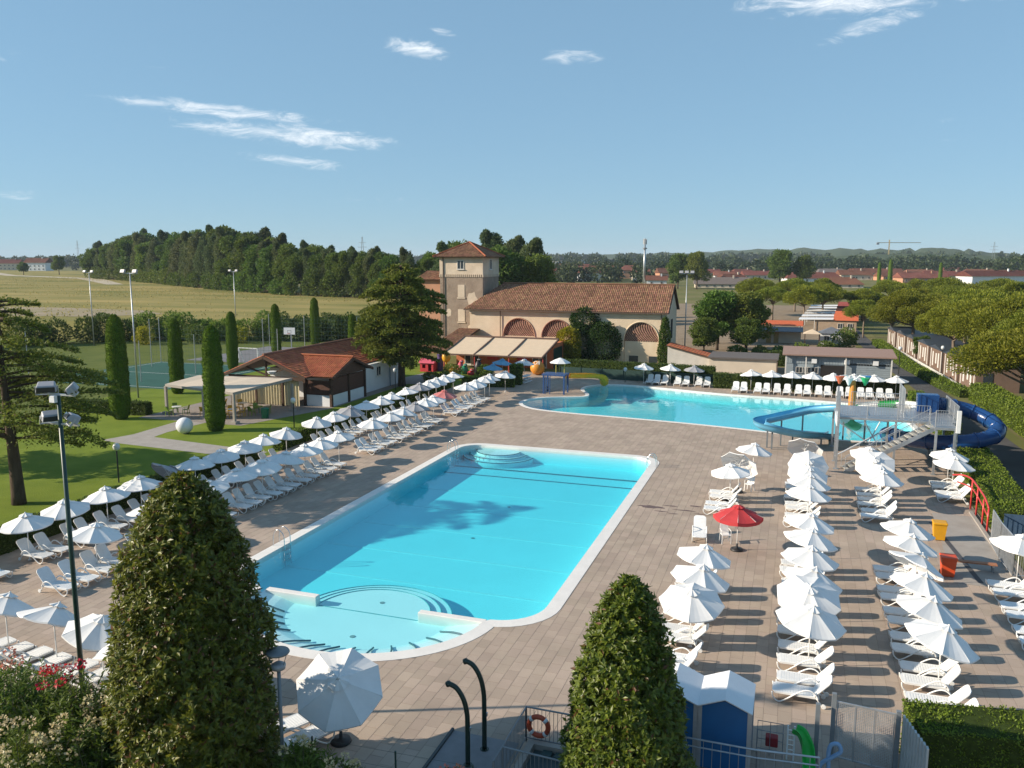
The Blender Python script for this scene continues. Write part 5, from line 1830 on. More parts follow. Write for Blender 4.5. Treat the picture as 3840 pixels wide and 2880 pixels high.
for x in (2.9, 6.4, 9.4):
    MB().box(x, x + .55, -.32, -.005, 2.1, 2.6).build('air_conditioner', m_wall_w, sh)

# --- campsite: cabins and mobile homes
cab_wall = M('brown_cladding', (.165, .108, .080), .8, var=.12, scale=2, objr=.08)
cab_roof = M('solar_roof', (.045, .060, .085), .35, var=.15, scale=1, spec=.5)
CB = [(18.35, 97.5), (17.8, 104.7), (17.25, 111.9), (16.7, 119.1), (16.1, 126.3), (15.5, 133.5), (14.9, 140.7)]
for i, (x, y) in enumerate(CB):
    o = empty('mobile_home', (x, y, 0), R(4.5))
    tag(o, 'brown mobile home with white window strips, %s from the near end of the row' % nth(i + 1), 'mobile home', 'brown mobile homes along the road')
    MB().box(0, 4.2, .0, 6.3, .0, 2.75).build('wall', cab_wall, o)
    MB().add([(-.2, -.2, 2.75), (4.4, -.2, 2.75), (4.4, 6.5, 2.75), (-.2, 6.5, 2.75), (-.2, 3.1, 3.3), (4.4, 3.1, 3.3)], [(0, 1, 5, 4), (2, 3, 4, 5), (0, 4, 3), (1, 2, 5), (0, 3, 2, 1)]).build('roof', cab_roof, o)
    for y0, w_, h0, h1 in ((.4, .22, .1, 2.6), (1.5, .5, .5, 2.3), (2.7, .5, .9, 2.2), (4.3, .45, .5, 2.3), (5.5, .22, .1, 2.6)):
        MB().box(-.05, -.004, y0, y0 + w_, h0, h1).build('white_panel', m_frame, o)
    MB().box(.7, 1.6, -.05, -.004, .8, 2.0).build('window', m_glass, o)
fw = tag(empty('garden_wall', (17.8, 93.0, 0)), 'long low white kerb wall in front of the brown mobile homes', 'wall')
MB().beam((0, 0, .18), (-3.5, 54, .18), .16, .42).build('wall', m_frame, fw)
m_or = M('orange_roof', (.50, .115, .045), .8, var=.1)
ca = tag(empty('camp_building', (-5.9, 144.5, 0)), 'white camp building with orange roof and grey front roof', 'building')
MB().box(0, 6.9, 0, 5, -.05, 2.3).build('wall', m_wall_c, ca)
MB().add([(-.3, 1.4, 2.75), (7.2, 1.4, 2.75), (7.2, 4, 3.5), (-.3, 4, 3.5), (-.3, 5.3, 2.9), (7.2, 5.3, 2.9)], [(0, 1, 2, 3), (3, 2, 5, 4), (0, 3, 4), (1, 5, 2)]).build('roof', m_or, ca)
MB().slab([(-.3, -1.4, 2.05), (7.2, -1.4, 2.05), (7.2, 1.35, 2.6), (-.3, 1.35, 2.6)], .1).build('porch_roof', M('grey_sheet_roof', (.13, .14, .16), .6, var=.2), ca)
for x in (1.4, 2.6):
    MB().box(x, x + .8, -.06, -.005, 0, 1.9).build('door', M('wood_door', (.38, .26, .10), .7), ca)
for i in range(6):
    x, y = 3.4 + .8 * i * .7, 166 + i * 9.5
    o = empty('mobile_home', (x, y, 0), R(-3))
    tag(o, ['mobile home with bright orange gable roof, nearest beside the lane', 'mobile home with orange roof, second along the lane', 'mobile home with orange roof, third along the lane',
            'mobile home with dark red roof, fourth along the lane', 'mobile home with dark red roof, fifth along the lane', 'mobile home with dark red roof, last along the lane'][i], 'mobile home', 'mobile homes along the lane')
    MB().box(0, 7.4, 0, 4.0, .1, 2.5).build('wall', M('tan_cladding', (.33, .25, .18), .8) if i == 0 else m_wall_w, o)
    rm = m_or if i < 3 else M('dark_red_roof', (.26, .06, .05), .8)
    MB().add([(3.4, -.3, 2.5), (7.7, -.3, 2.5), (7.7, 4.3, 2.5), (3.4, 4.3, 2.5), (3.4, 2, 3.6), (7.7, 2, 3.6)], [(0, 1, 5, 4), (2, 3, 4, 5), (0, 4, 3), (1, 2, 5), (0, 3, 2, 1)]).build('roof', rm, o)
    MB().slab([(-2.8, -.4, 2.62), (3.36, -.4, 2.75), (3.36, 4.2, 2.75), (-2.8, 4.2, 2.62)], .12).build('veranda_roof', m_wall_w, o)
    for px0 in (-2.7, 0):
        MB().box(px0, px0 + .1, -.3, -.2, 0, 2.6).build('post', m_frame, o)
    window(o, 4.6, -.04, .95, .9, 1.0)
    window(o, 6.3, -.04, .95, .9, 1.0)
o = tag(empty('garden_hut', (4.0, 143.5, 0)), 'small white hut with grey pitched roof at the lane corner', 'hut')
MB().box(0, 3.4, 0, 3, 0, 1.9).build('wall', m_wall_w, o)
MB().add([(-.3, -.3, 1.9), (3.7, -.3, 1.9), (3.7, 3.3, 1.9), (-.3, 3.3, 1.9), (1.7, 1.5, 2.9)], [(0, 1, 4), (1, 2, 4), (2, 3, 4), (3, 0, 4)]).build('roof', M('grey_sheet_roof', (.13, .14, .16), .6), o)
window(o, 1.0, -.04, .7, .9, .8)
window(o, 2.4, -.04, .7, .9, .8)
o = tag(empty('gazebo', (1.6, 140.5, 0)), 'small cream gazebo beside the camp building', 'gazebo')
for x in (0, 2.2):
    for y in (0, 2.2):
        MB().beam((x, y, 0), (x, y, 2.0), .1).build('post', m_wood, o)
MB().add([(-.3, -.3, 2), (2.5, -.3, 2), (2.5, 2.5, 2), (-.3, 2.5, 2), (1.1, 1.1, 2.7)], [(0, 1, 4), (1, 2, 4), (2, 3, 4), (3, 0, 4)]).build('canopy', m_awn, o)

# --- the town
HOUSES = [(-117.9, 507.5, 22.2, 5.0, 4.4, 0), (-141.3, 510.9, 23.8, 3.6, 4.2, 0), (-109.8, 572.8, 13.1, 5.9, 3.3, 2), (-135.0, 660.9, 18.9, 4.5, 3.4, 1), (-219.4, 821.1, 33.4, 3.8, 4.8, 1), (-193.5, 830.0, 28.7, 3.8, 4.3, 1), (-156.2, 786.7, 18.0, 3.6, 3.6, 1), (-94.2, 527.1, 10.8, 4.8, 2.4, 1), (-67.8, 423.8, 10.1, 2.9, 2.4, 0), (-309.8, 1116.9, 30.0, 10.1, 0.0, 4), (-294.6, 1180.5, 27.3, 11.6, 0.0, 4), (-258.0, 1134.7, 30.1, 12.5, 0.0, 4), (-297.8, 1018.9, 17.9, 9.5, 0.0, 4), (-219.7, 1045.7, 18.0, 7.0, 0.0, 4), (-90.2, 608.8, 10.4, 3.5, 3.5, 2), (-33.8, 407.4, 25.3, 1.8, 3.2, 3), (-32.8, 485.8, 16.4, 2.6, 2.7, 1), (-24.0, 575.7, 19.4, 2.9, 2.9, 1), (-37.8, 658.9, 18.5, 2.6, 3.3, 1), (-45.9, 568.1, 12.8, 2.6, 2.9, 0), (-62.9, 650.2, 14.7, 2.9, 2.9, 1), (9.4, 500.3, 30.9, 2.8, 3.4, 0), (21.6, 426.5, 16.8, 1.6, 3.4, 1), (25.8, 680.7, 23.0, 3.1, 3.1, 3), (36.3, 583.9, 19.7, 3.3, 3.3, 1), (56.5, 659.2, 33.5, 3.3, 3.3, 1), (63.5, 581.3, 26.3, 2.6, 3.0, 2), (56.8, 746.0, 29.4, 2.9, 2.9, 1), (68.9, 520.8, 26.6, 3.0, 3.0, 2), (91.4, 590.9, 26.9, 3.0, 3.0, 1), (98.9, 481.1, 35.9, 5.0, 2.8, 0), (136.0, 618.2, 24.9, 3.6, 2.8, 0), (126.6, 683.3, 23.4, 3.1, 3.1, 1), (89.4, 702.6, 23.9, 2.8, 2.8, 1), (-108.7, 859.2, 19.5, 3.4, 3.4, 1), (-640, 560, 20.0, 7.2, 4.2, 0), (-700, 585, 18.0, 6.4, 3.9, 1), (-9.8, 837.0, 28.2, 3.3, 3.3, 1), (93.3, 822.9, 27.9, 2.8, 2.8, 1), (140.5, 839.1, 28.7, 2.9, 2.9, 1)]
order = sorted(range(len(HOUSES)), key=lambda i: HOUSES[i][0] / HOUSES[i][1])
WM = {0: m_wall_w, 1: m_wall_c, 2: m_wall_t, 3: m_wall_c, 4: M('pale_block', (.55, .57, .60), .8, objr=.12)}
for rank, i in enumerate(order):
    x, y, w_, h_, rh, st = HOUSES[i]
    z0 = 2.9 if x < -400 else 0
    dp = min(w_, 12.0)
    o = empty('apartment_block' if st == 4 else 'house', (x, y, z0), R(19 + rnd.uniform(-12, 12)))
    tag(o, '%s in the town beyond, %s from left along the skyline' % ({0: 'white house with red tiled roof', 1: 'cream house with red tiled roof', 2: 'terracotta house with tiled roof', 3: 'low house with grey roof', 4: 'pale flat-roofed apartment block'}[st], nth(rank + 1)),
        'apartment block' if st == 4 else 'house', 'buildings of the town')
    MB().box(-w_ / 2, w_ / 2, 0, dp, -.1, h_ + .02).build('wall', WM[st], o)
    if st == 4:
        MB().box(-w_ / 2 - .3, w_ / 2 + .3, -.3, dp + .3, h_ + .022, h_ + .5).build('roof', m_wall_c, o)
    else:
        q = .6
        hip = rnd.choice((0, 0, min(w_, dp) * .3))
        mr = M('roof_grey_far', (.14, .115, .105), .9, var=.15) if st == 3 else m_tile_far
        MB().add([(-w_ / 2 - q, -q, h_), (w_ / 2 + q, -q, h_), (w_ / 2 + q, dp + q, h_), (-w_ / 2 - q, dp + q, h_), (-w_ / 2 - q + hip, dp / 2, h_ + rh), (w_ / 2 + q - hip, dp / 2, h_ + rh)],
                 [(0, 1, 5, 4), (2, 3, 4, 5), (0, 4, 3), (1, 2, 5), (0, 3, 2, 1)]).build('roof', mr, o)
        MB().box(w_ * .2, w_ * .2 + .7, dp * .4, dp * .4 + .7, h_ + rh * .5, h_ + rh + .9).build('chimney', WM[st], o)
    nf = max(1, int(h_ // 2.9))
    nw = max(2, min(7, int(w_ / 3.4)))
    for f_ in range(nf):
        for k in range(nw):
            window(o, -w_ / 2 + (k + .5) * w_ / nw, -.06, .9 + f_ * 2.9 if h_ > 2.5 else .4, 1.15, 1.35 if h_ > 2.5 else 1.0, 0, False)

# --- hills and far tree belts
def ridge(name, pts, mat, depth, wob, seed):
    """a wooded rise: crest line pts (x, y, z), falling to the ground on both sides"""
    g = random.Random(seed)
    sp = spline(pts, 14)
    v, f = [], []
    for i, p in enumerate(sp):
        z = p.z + g.uniform(-wob, wob)
        ux, uy = p.x / math.hypot(p.x, p.y), p.y / math.hypot(p.x, p.y)
        for k, (dd, zz) in enumerate(((-1, 0), (-.5, .55), (-.15, .95), (0, 1), (.5, .7), (1, 0))):
            v.append((p.x + ux * dd * depth, p.y + uy * dd * depth, z * zz - .5))
    n = 6
    for i in range(len(sp) - 1):
        for k in range(n - 1):
            f.append((i * n + k, (i + 1) * n + k, (i + 1) * n + k + 1, i * n + k + 1))
    return tag(MB().add(v, f).build(name, mat, None, True), kind='structure')


m_hill = M('wooded_hill', (.045, .065, .030), .95, col2=(.075, .095, .045), scale=.012, bump=1.0, bscale=.05, spec=.05, detail=10)
ridge('hills', [(-3300, 2600, 19), (-2300, 2700, 21), (-1500, 2900, 19), (-700, 2800, 25), (-330, 2600, 32), (-60, 2500, 41), (180, 2300, 36), (330, 2100, 35), (480, 2200, 25), (800, 2300, 27), (1500, 2600, 24)], m_hill, 500, 4, 1)
ridge('hills', [(-60, 1500, 11), (90, 1450, 20), (200, 1420, 22), (300, 1400, 15), (420, 1380, 12), (700, 1400, 14)], m_hill, 200, 2, 2)


def belt(name, line, n, hmin, hmax, tuft, mat, seed, label):
    """far wood that reads as one mass: crowns of leaf clumps strung along a line"""
    g = np.random.default_rng(seed)
    sp = [np.array(p) for p in line]
    Ps, As = [], []
    for i in range(n):
        t = g.random() * (len(sp) - 1)
        k = int(t)
        p = sp[k] + (sp[k + 1] - sp[k]) * (t - k)
        h_ = g.uniform(hmin, hmax)
        c = np.array([p[0] + g.normal(0, 12), p[1] + g.normal(0, 18), p[2] + h_ * .52])
        P, d_ = blob_points(170, c, (h_ * .40, h_ * .40, h_ * .5), seed * 7 + i, .4, .25, 3.0 / h_)
        Ps.append(P)
        As.append(d_)
    C, A = np.concatenate(Ps), np.concatenate(As)
    V, F = leaf_arrays(C, A, tuft, .8, None, .6, seed)
    return tag(obj(name, np_mesh(name, V, F), mat), label, 'wood', kind='stuff')


m_far = LEAF('far_leaf', (.042, .066, .024), (.066, .092, .034), transl=.3)
belt('far_wood', [(-1700, 1250, 2), (-1250, 1100, 2), (-900, 900, 2), (-690, 720, 2)], 150, 9, 16, 2.8, m_far, 1, 'dark far wood along the horizon at the left edge')
belt('far_wood', [(-420, 1000, 0), (-200, 1150, 0), (-60, 1000, 0), (60, 960, 0), (170, 900, 0), (330, 980, 0)], 260, 9, 17, 3.0, m_far, 2, 'band of trees behind the town roofs')
belt('far_wood', [(-130, 620, 0), (-20, 720, 0), (60, 800, 0), (120, 760, 0), (200, 700, 0), (250, 650, 0)], 90, 7, 13, 2.3, m_far, 3, 'scattered town trees among the roofs at the right')
belt('far_wood', [(-420, 760, 0), (-260, 640, 0), (-170, 560, 0), (-95, 470, 0)], 70, 6, 11, 2.0, m_far, 4, 'trees among the town roofs behind the long building')
belt('far_wood', [(-1500, 1700, 0), (-700, 1800, 0), (-200, 1700, 0), (300, 1600, 0), (800, 1700, 0)], 300, 14, 24, 5.5, m_far, 5, 'farthest tree belt below the hills')
belt('far_wood', [(130, 520, 0), (180, 640, 0), (260, 760, 0), (420, 820, 0)], 70, 9, 16, 2.4, m_far, 6, 'dark trees at the right edge behind the town roofs')

# grass tufts and weeds of the field
g = np.random.default_rng(77)
Pt = np.stack([g.uniform(-420, -70, 26000), g.uniform(108, 380, 26000)], 1)
Pt = Pt[inside(FIELD, Pt)]
Pt = Pt[smooth_noise(np.concatenate([Pt * [.6, 1.7], np.zeros((len(Pt), 1))], 1), .05, 5) + g.normal(0, .25, len(Pt)) > -.05]
C = np.concatenate([Pt, np.full((len(Pt), 1), 3.0)], 1)
A = g.normal(0, .35, C.shape)
A[:, 2] = 1
V, F = leaf_arrays(C, A, .34, .8, None, .3, 78)
tag(obj('field_grass', np_mesh('field_grass', V, F), LEAF('dry_grass', (.22, .190, .070), (.36, .285, .115), transl=.5, rough=.8)), 'tall dry grass and weeds of the raised field', 'grass', kind='stuff')
# ---------------------------------------------------------------- slide tower and play equipment
m_lblue = M('slide_light_blue', (.13, .42, .62), .25, var=.08, scale=1.5, spec=.5)
m_dblue = M('slide_dark_blue', (.012, .060, .20), .25, var=.12, scale=1.5, spec=.5)
m_sgreen = M('slide_green', (.02, .30, .065), .3, var=.08, spec=.5)
m_swhite = M('slide_white', (.75, .76, .75), .3, var=.04, spec=.5)
m_yellow = M('slide_yellow', (.82, .42, .012), .5, var=.08, spec=.3)
m_bpaint = M('blue_paint', (.03, .075, .20), .4, var=.12, spec=.5)
m_grate = M('step_grating', (.48, .46, .41), .7, var=.3, scale=14, metal=.2, island=.15)


def railing(parent, pts, h=1.05, bars=.16, r=.024, mat=None, br=.013, name='railing'):
    """posts, two rails and upright bars along a 3-D line"""
    mat = mat or m_steel
    o = None
    for a, b in zip(pts, pts[1:]):
        a, b = Vector(a), Vector(b)
        mb = MB()
        mb.tube([a + Vector((0, 0, h)), b + Vector((0, 0, h))], r, 6)
        mb.tube([a + Vector((0, 0, .12)), b + Vector((0, 0, .12))], r * .8, 6)
        L_ = (b - a).length
        n_ = max(1, int(L_ / 1.6))
        for i in range(n_ + 1):
            p = a + (b - a) * i / n_
            mb.tube([p, p + Vector((0, 0, h))], r, 6)
        o = mb.build(name, mat, parent)
        k = max(2, int(L_ / bars))
        br_me = MB().tube([(0, 0, .12), (0, 0, h)], br, 5).mesh('bar')
        br_me.materials.append(mat)
        for i in range(1, k):
            p = a + (b - a) * i / k
            obj('bar', br_me, None, o, tuple(p))
    return o


st = tag(empty('slide_tower', (0, 0, 0)), 'galvanised steel slide tower with platform, railings and long stair', 'slide tower')
PZ = 3.2
bevel(MB().box(3.0, 10.6, 60.2, 65.2, PZ - .16, PZ).build('platform', m_steel, st), .01)
MB().box(8.85, 10.2, 58.3, 60.19, PZ - .16, PZ - .001).build('landing', m_steel, st)
for x, y in ((3.05, 58.0), (3.05, 60.3), (3.05, 65.1), (6.8, 60.3), (6.8, 65.1), (10.5, 60.3), (10.5, 65.1), (9.0, 58.45), (10.1, 58.45)):
    tp = PZ - .16 if not (x < 3.1 and y < 61) else PZ + 2.1
    MB().box(x - .07, x + .07, y - .07, y + .07, .0, tp).build('leg', m_steel, st)
    MB().box(x - .16, x + .16, y - .16, y + .16, .028, .06).build('foot_plate', m_steel, st)
for a, b in (((3.05, 60.25, .4), (6.8, 60.25, PZ - .3)), ((6.8, 60.25, .4), (3.05, 60.25, PZ - .3)), ((6.8, 65.1, .4), (10.5, 65.1, PZ - .3)), ((3.05, 58.0, PZ - .1), (3.05, 60.3, PZ - .1)), ((4.8, 60.25, PZ - .2), (5.6, 60.25, 1.6)), ((5.8, 60.25, PZ - .2), (5.2, 60.25, 1.6))):
    MB().tube([a, b], .04, 6).build('brace', m_steel, st)
bevel(MB().box(2.92, 3.12, 57.95, 60.25, PZ - .25, PZ + .35).build('white_panel', m_swhite, st))
railing(st, [(8.8, 60.25, PZ), (3.05, 60.25, PZ)])
railing(st, [(3.05, 60.3, PZ), (3.05, 62.2, PZ)])
railing(st, [(4.2, 65.1, PZ), (7.6, 65.1, PZ)])
railing(st, [(10.5, 65.1, PZ), (10.55, 60.3, PZ), (10.15, 58.35, PZ), (8.9, 58.35, PZ)], 1.1, .13)
railing(st, [(7.4, 61.6, PZ), (7.4, 64.8, PZ)], 1.9, .14)
bevel(MB().box(10.1, 10.35, 58.2, 58.4, PZ - .3, PZ + 1.15).build('white_panel', m_swhite, st))
S0, S1 = Vector((3.5, 58.0, .05)), Vector((8.85, 59.0, PZ))
ns = 17
stp = MB().box(-.15, .15, -.5, .5, -.02, .02).mesh('step')
stp.materials.append(m_grate)
for i in range(ns):
    p = S0 + (S1 - S0) * ((i + .5) / ns)
    q = obj('step', stp, None, st, tuple(p))
    q.rotation_euler = (0, 0, math.atan2(S1.y - S0.y, S1.x - S0.x))
side = Vector((-(S1.y - S0.y), S1.x - S0.x, 0)).normalized()
for s_ in (-1, 1):
    a, b = S0 + side * .53 * s_, S1 + side * .53 * s_
    MB().beam(a - Vector((0, 0, .1)), b - Vector((0, 0, .1)), .05, .26).build('stringer', m_steel, st)
    mb = MB().tube([a + Vector((0, 0, 1.0)), b + Vector((0, 0, 1.0))], .024, 6).tube([a + Vector((0, 0, .5)), b + Vector((0, 0, .5))], .016, 6)
    for i in range(6):
        p = a + (b - a) * i / 5
        mb.tube([p, p + Vector((0, 0, 1.0))], .02, 6)
    mb.build('stair_rail', m_steel, st)


def trough(path, r, mat, parent, name='flume', rim=.05, n=10, t=.03, half=.62):
    """open half-pipe swept along a path"""
    p = spline(path, 8)
    V, F = [], []
    k = 2 * (n + 1)
    for i, q in enumerate(p):
        d_ = (p[min(i + 1, len(p) - 1)] - p[max(i - 1, 0)]).normalized()
        x = d_.cross(Vector((0, 0, 1))).normalized()
        u = x.cross(d_)
        for rr in (r, r + t):
            for j in range(n + 1):
                a = PI + PI * j / n if half > .6 else PI + PI * j / n
                V.append(tuple(q + x * math.cos(a) * rr + u * (math.sin(a) * rr + (rim if j in (0, n) else 0))))
    for i in range(len(p) - 1):
        for j in range(n):
            a = i * k + j
            F.append((a, a + k, a + k + 1, a + 1))
            b = i * k + n + 1 + j
            F.append((b, b + 1, b + k + 1, b + k))
        for j0, j1 in ((0, n + 1), (n, 2 * n + 1)):
            F.append((i * k + j0, i * k + j1, (i + 1) * k + j1, (i + 1) * k + j0))
    return MB().add(V, F).build(name, mat, parent, True)


ls = tag(empty('open_slide', (0, 0, 0)), 'light blue open water slide looping over the paving into the pool', 'water slide')
trough([(3.3, 64.3, 3.3), (1.6, 65.0, 2.95), (.2, 64.6, 2.6), (-1.2, 63.6, 2.35), (-2.1, 62.9, 2.2), (-1.9, 62.2, 2.05), (-.8, 62.2, 1.8), (.6, 63.2, 1.4), (2.0, 65.2, .95), (3.0, 67.5, .5), (3.4, 69.3, .3)], .45, m_lblue, ls)
for x, y, z in ((-1.55, 63.0, 1.8), (-1.2, 62.6, 1.55), (.24, 63.6, 1.2), (.9, 64.85, 2.35), (2.3, 65.4, .6), (-.6, 64.0, 2.0)):
    MB().box(x - .06, x + .06, y - .06, y + .06, .0, z).build('support_post', m_steel_d, ls)
gs = tag(empty('tube_slide_green', (0, 0, 0)), 'green and white half-pipe slide behind the tower railings', 'water slide')
pth = [(8.6, 65.4, 3.55), (7.6, 66.4, 3.45), (6.2, 66.8, 3.25), (4.8, 66.9, 2.95), (3.9, 67.6, 2.4), (4.0, 69.0, 1.6), (5.0, 70.6, .8), (5.8, 72.6, .3)]
fp = spline(pth, 6)
for i, mt in enumerate((m_swhite, m_sgreen, m_swhite, m_sgreen, m_swhite, m_sgreen, m_swhite)):
    seg = fp[i * 6:(i + 1) * 6 + 1]
    trough([tuple(seg[0]), tuple(seg[2]), tuple(seg[4]), tuple(seg[6])], .52, mt, gs, 'slide_section')
for x, y, z in ((5.4, 66.9, 2.4), (3.95, 68.0, 1.4)):
    MB().box(x - .06, x + .06, y - .06, y + .06, -1.0, z).build('support_post', m_steel_d, gs)
ts = tag(empty('tube_slide', (0, 0, 0)), 'dark blue closed tube slide curling over the hedge beside the tower', 'water slide')
tp = spline([(9.2, 64.3, 3.75), (10.7, 65.5, 3.5), (12.3, 65.7, 3.1), (13.5, 64.6, 2.55), (13.4, 63.0, 2.1), (12.0, 62.0, 1.75), (10.2, 62.2, 1.45), (8.4, 63.6, 1.2), (7.4, 65.8, 1.0), (7.1, 68.6, .55)], 8)
MB().tube(tp, .52, 18, cap=False).build('tube', m_dblue, ts, True)
for i in range(4, len(tp) - 2, 6):
    d_ = (tp[i + 1] - tp[i - 1]).normalized()
    MB().tube([tp[i] - d_ * .06, tp[i] + d_ * .06], .57, 18).build('flange', m_dblue, ts, True)
bevel(MB().box(8.5, 9.9, 63.9, 64.02, PZ, PZ + 1.25).box(8.5, 9.9, 64.02, 64.8, PZ + 1.13, PZ + 1.25).box(8.5, 8.62, 64.02, 64.8, PZ, PZ + 1.13).box(9.78, 9.9, 64.02, 64.8, PZ, PZ + 1.13).build('entry_hood', m_dblue, ts), .04)
for x, y, z in ((11.6, 65.7, 2.7), (13.2, 64.0, 1.8), (11.4, 61.95, 1.1), (9.3, 62.8, .8)):
    MB().box(x - .07, x + .07, y - .07, y + .07, .0, z).build('support_post', m_steel_d, ts)

pt = tag(empty('water_play_tower', (5.3, 81.0, -1.0)), 'orange spray column with coloured tipping buckets standing in the pool', 'play tower')
MB().lathe([(.32, 0), (.34, .8), (.30, 2.6), (.22, 3.9)], 14).build('column', M('orange_column', (.58, .22, .04), .5, var=.2, scale=2), pt)
for i, (c, a) in enumerate((((.55, .10, .03), 200), ((.70, .70, .70), 250), ((.02, .35, .12), 320), ((.03, .20, .48), 20))):
    ar_ = (1.25 * math.cos(R(a)), 1.25 * math.sin(R(a)), 4.35)
    MB().tube([(0, 0, 3.8), (ar_[0] * .5, ar_[1] * .5, 4.4), ar_], .05, 6).build('arm', m_swhite, pt)
    MB().lathe([(.08, -.75), (.38, -.1), (.42, -.06), (.40, -.04)], 14, ar_).build('bucket', M('bucket_%d' % i, c, .4, var=.06), pt)

ks = tag(empty('toddler_slide', (-23.3, 82.0, 0)), 'blue play platform with ladder and curved yellow slide', 'play slide')
for x, y in ((-1.2, -.6), (1.0, -.6), (-1.2, .9), (1.0, .9)):
    MB().box(x - .08, x + .08, y - .08, y + .08, 0, 2.0).build('leg', m_bpaint, ks)
bevel(MB().box(-1.35, 1.15, -.75, 1.05, 1.95, 2.12).build('platform', m_bpaint, ks))
for s_ in (-.95, -.45):
    MB().beam((s_, -.85, .03), (s_, -.75, 2.0), .06).build('ladder_side', m_bpaint, ks)
for k in range(6):
    MB().tube([(-.95, -.83, .3 + k * .3), (-.45, -.83, .3 + k * .3)], .025, 6).build('rung', m_bpaint, ks)
for x in (-.2, .7):
    MB().tube([(x, .6, 2.1), (x, .6, 3.3)], .04, 6).build('roof_post', M('yellow_post', (.5, .42, .08), .5), ks)
MB().lathe([(1.15, 3.2), (.6, 3.5), (.05, 3.72)], 8, (.25, .6, 0)).build('roof', m_white, ks)
trough([(.9, 1.0, 2.0), (1.6, 2.6, 1.8), (2.6, 4.2, 1.65), (3.4, 5.6, 1.4), (3.6, 6.6, .8), (3.5, 7.2, .35)], .45, m_yellow, ks, 'slide')

# play figures in front of the annex
o = tag(empty('playhouse', (-43.2, 93.6, 0)), 'red toy playhouse at the left end of the play garden', 'playhouse')
m_pred = M('toy_red', (.50, .045, .06), .45, var=.1)
holed_wall([(-.9, 0), (.9, 0), (.9, 1.1), (-.9, 1.1)], [[(-.6, .45), (-.15, .45), (-.15, .9), (-.6, .9)], [(.2, .1), (.65, .1), (.65, .95), (.2, .95)]], -.7, -.62).build('front', m_pred, o)
MB().box(-.9, -.82, -.62, .7, 0, 1.1).box(.82, .9, -.62, .7, 0, 1.1).box(-.82, .82, .62, .7, 0, 1.1).build('walls', m_pred, o)
MB().add([(-1.05, -.85, 1.08), (1.05, -.85, 1.08), (1.05, .85, 1.08), (-1.05, .85, 1.08), (-1.05, 0, 1.65), (1.05, 0, 1.65)], [(0, 1, 5, 4), (2, 3, 4, 5), (0, 4, 3), (1, 2, 5)]).build('roof', M('toy_pink', (.55, .10, .14), .45), o)
o = tag(empty('balloon_figure', (-40.9, 93.8, 0)), 'plain orange-yellow round balloon on a post in the play garden', 'play figure')
MB().lathe([(.02, 1.15), (.42, 1.35), (.55, 1.75), (.50, 2.15), (.28, 2.42), (.02, 2.5)], 18).build('balloon', M('toy_amber', (.62, .32, .02), .4, var=.15), o, True)
MB().tube([(0, 0, 0), (0, 0, 1.2)], .12, 8).build('post', M('toy_amber2', (.55, .28, .02), .4), o)
o = tag(empty('play_column', (-41.9, 94.2, 0)), 'dark purple column beside the orange balloon figure', 'play figure')
MB().lathe([(.35, 0), (.35, 1.9), (.42, 1.95), (.42, 2.1)], 12).build('column', M('toy_purple', (.07, .04, .16), .5, var=.2), o)
for nm, lab, x, y, c, prof in (('rocking_toy', 'green rocking toy with white eye ring in the play garden', -38.0, 92.6, (.02, .22, .12), [(.1, 0), (.45, .1), (.5, .5), (.38, .85), (.2, 1.0)]),
                               ('rocking_toy', 'black rocking toy with white markings in the play garden', -36.3, 93.0, (.02, .02, .025), [(.2, 0), (.5, .2), (.5, 1.0), (.3, 1.5), (.1, 1.7)]),
                               ('rocking_toy', 'pink rocking toy before the glazed doors', -38.9, 93.6, (.60, .16, .28), [(.15, 0), (.4, .15), (.42, .8), (.2, 1.3)]),
                               ('rocking_toy', 'orange low rocking toy beside the balloon figure', -39.6, 92.8, (.62, .25, .03), [(.3, 0), (.55, .15), (.5, .5), (.2, .62)]),
                               ('rocking_toy', 'red and white low rocking toy beside the green one', -36.9, 92.0, (.58, .12, .06), [(.2, 0), (.45, .1), (.40, .4), (.15, .5)])):
    o = tag(empty(nm, (x, y, 0)), lab, 'play figure')
    MB().lathe(prof, 14).build('body', M('toy_' + lab.split()[0], c, .45, var=.15), o, True)
    hz_ = prof[-1][1]
    MB().lathe([(.02, -.22), (.2, -.15), (.26, 0), (.2, .15), (.02, .22)], 12, (.18, -.12, hz_ + .1)).build('head', M('toy_' + lab.split()[0], c, .45), o, True)
    for s_ in (-.1, .1):
        MB().lathe([(.07, -.02), (.07, .02)], 10, (.18 + s_, -.37, hz_ + .15)).build('eye', m_swhite, o)
o = tag(empty('ball_sign', (-29.25, 94.6, 0)), 'large orange ball sign with white letters at the annex corner', 'sign')
MB().lathe([(.05, .02), (.55, .18), (.82, .55), (.88, .9), (.80, 1.25), (.5, 1.6), (.1, 1.74)], 24).build('ball', M('toy_orange', (.68, .20, .02), .4, var=.1), o, True)
tx = bpy.data.curves.new('lettering', 'FONT')
tx.body = 'OII'
tx.size = .62
tx.extrude = .02
tx.align_x = 'CENTER'
tmp = bpy.data.objects.new('lettering', tx)
COL.objects.link(tmp)
lm_ = bpy.data.meshes.new_from_object(tmp.evaluated_get(bpy.context.evaluated_depsgraph_get()))
bpy.data.objects.remove(tmp)
lm_.materials.clear()
to = obj('lettering', lm_, m_swhite, o, (.1, -.66, 1.38))
to.rotation_euler = (R(72), 0, 0)
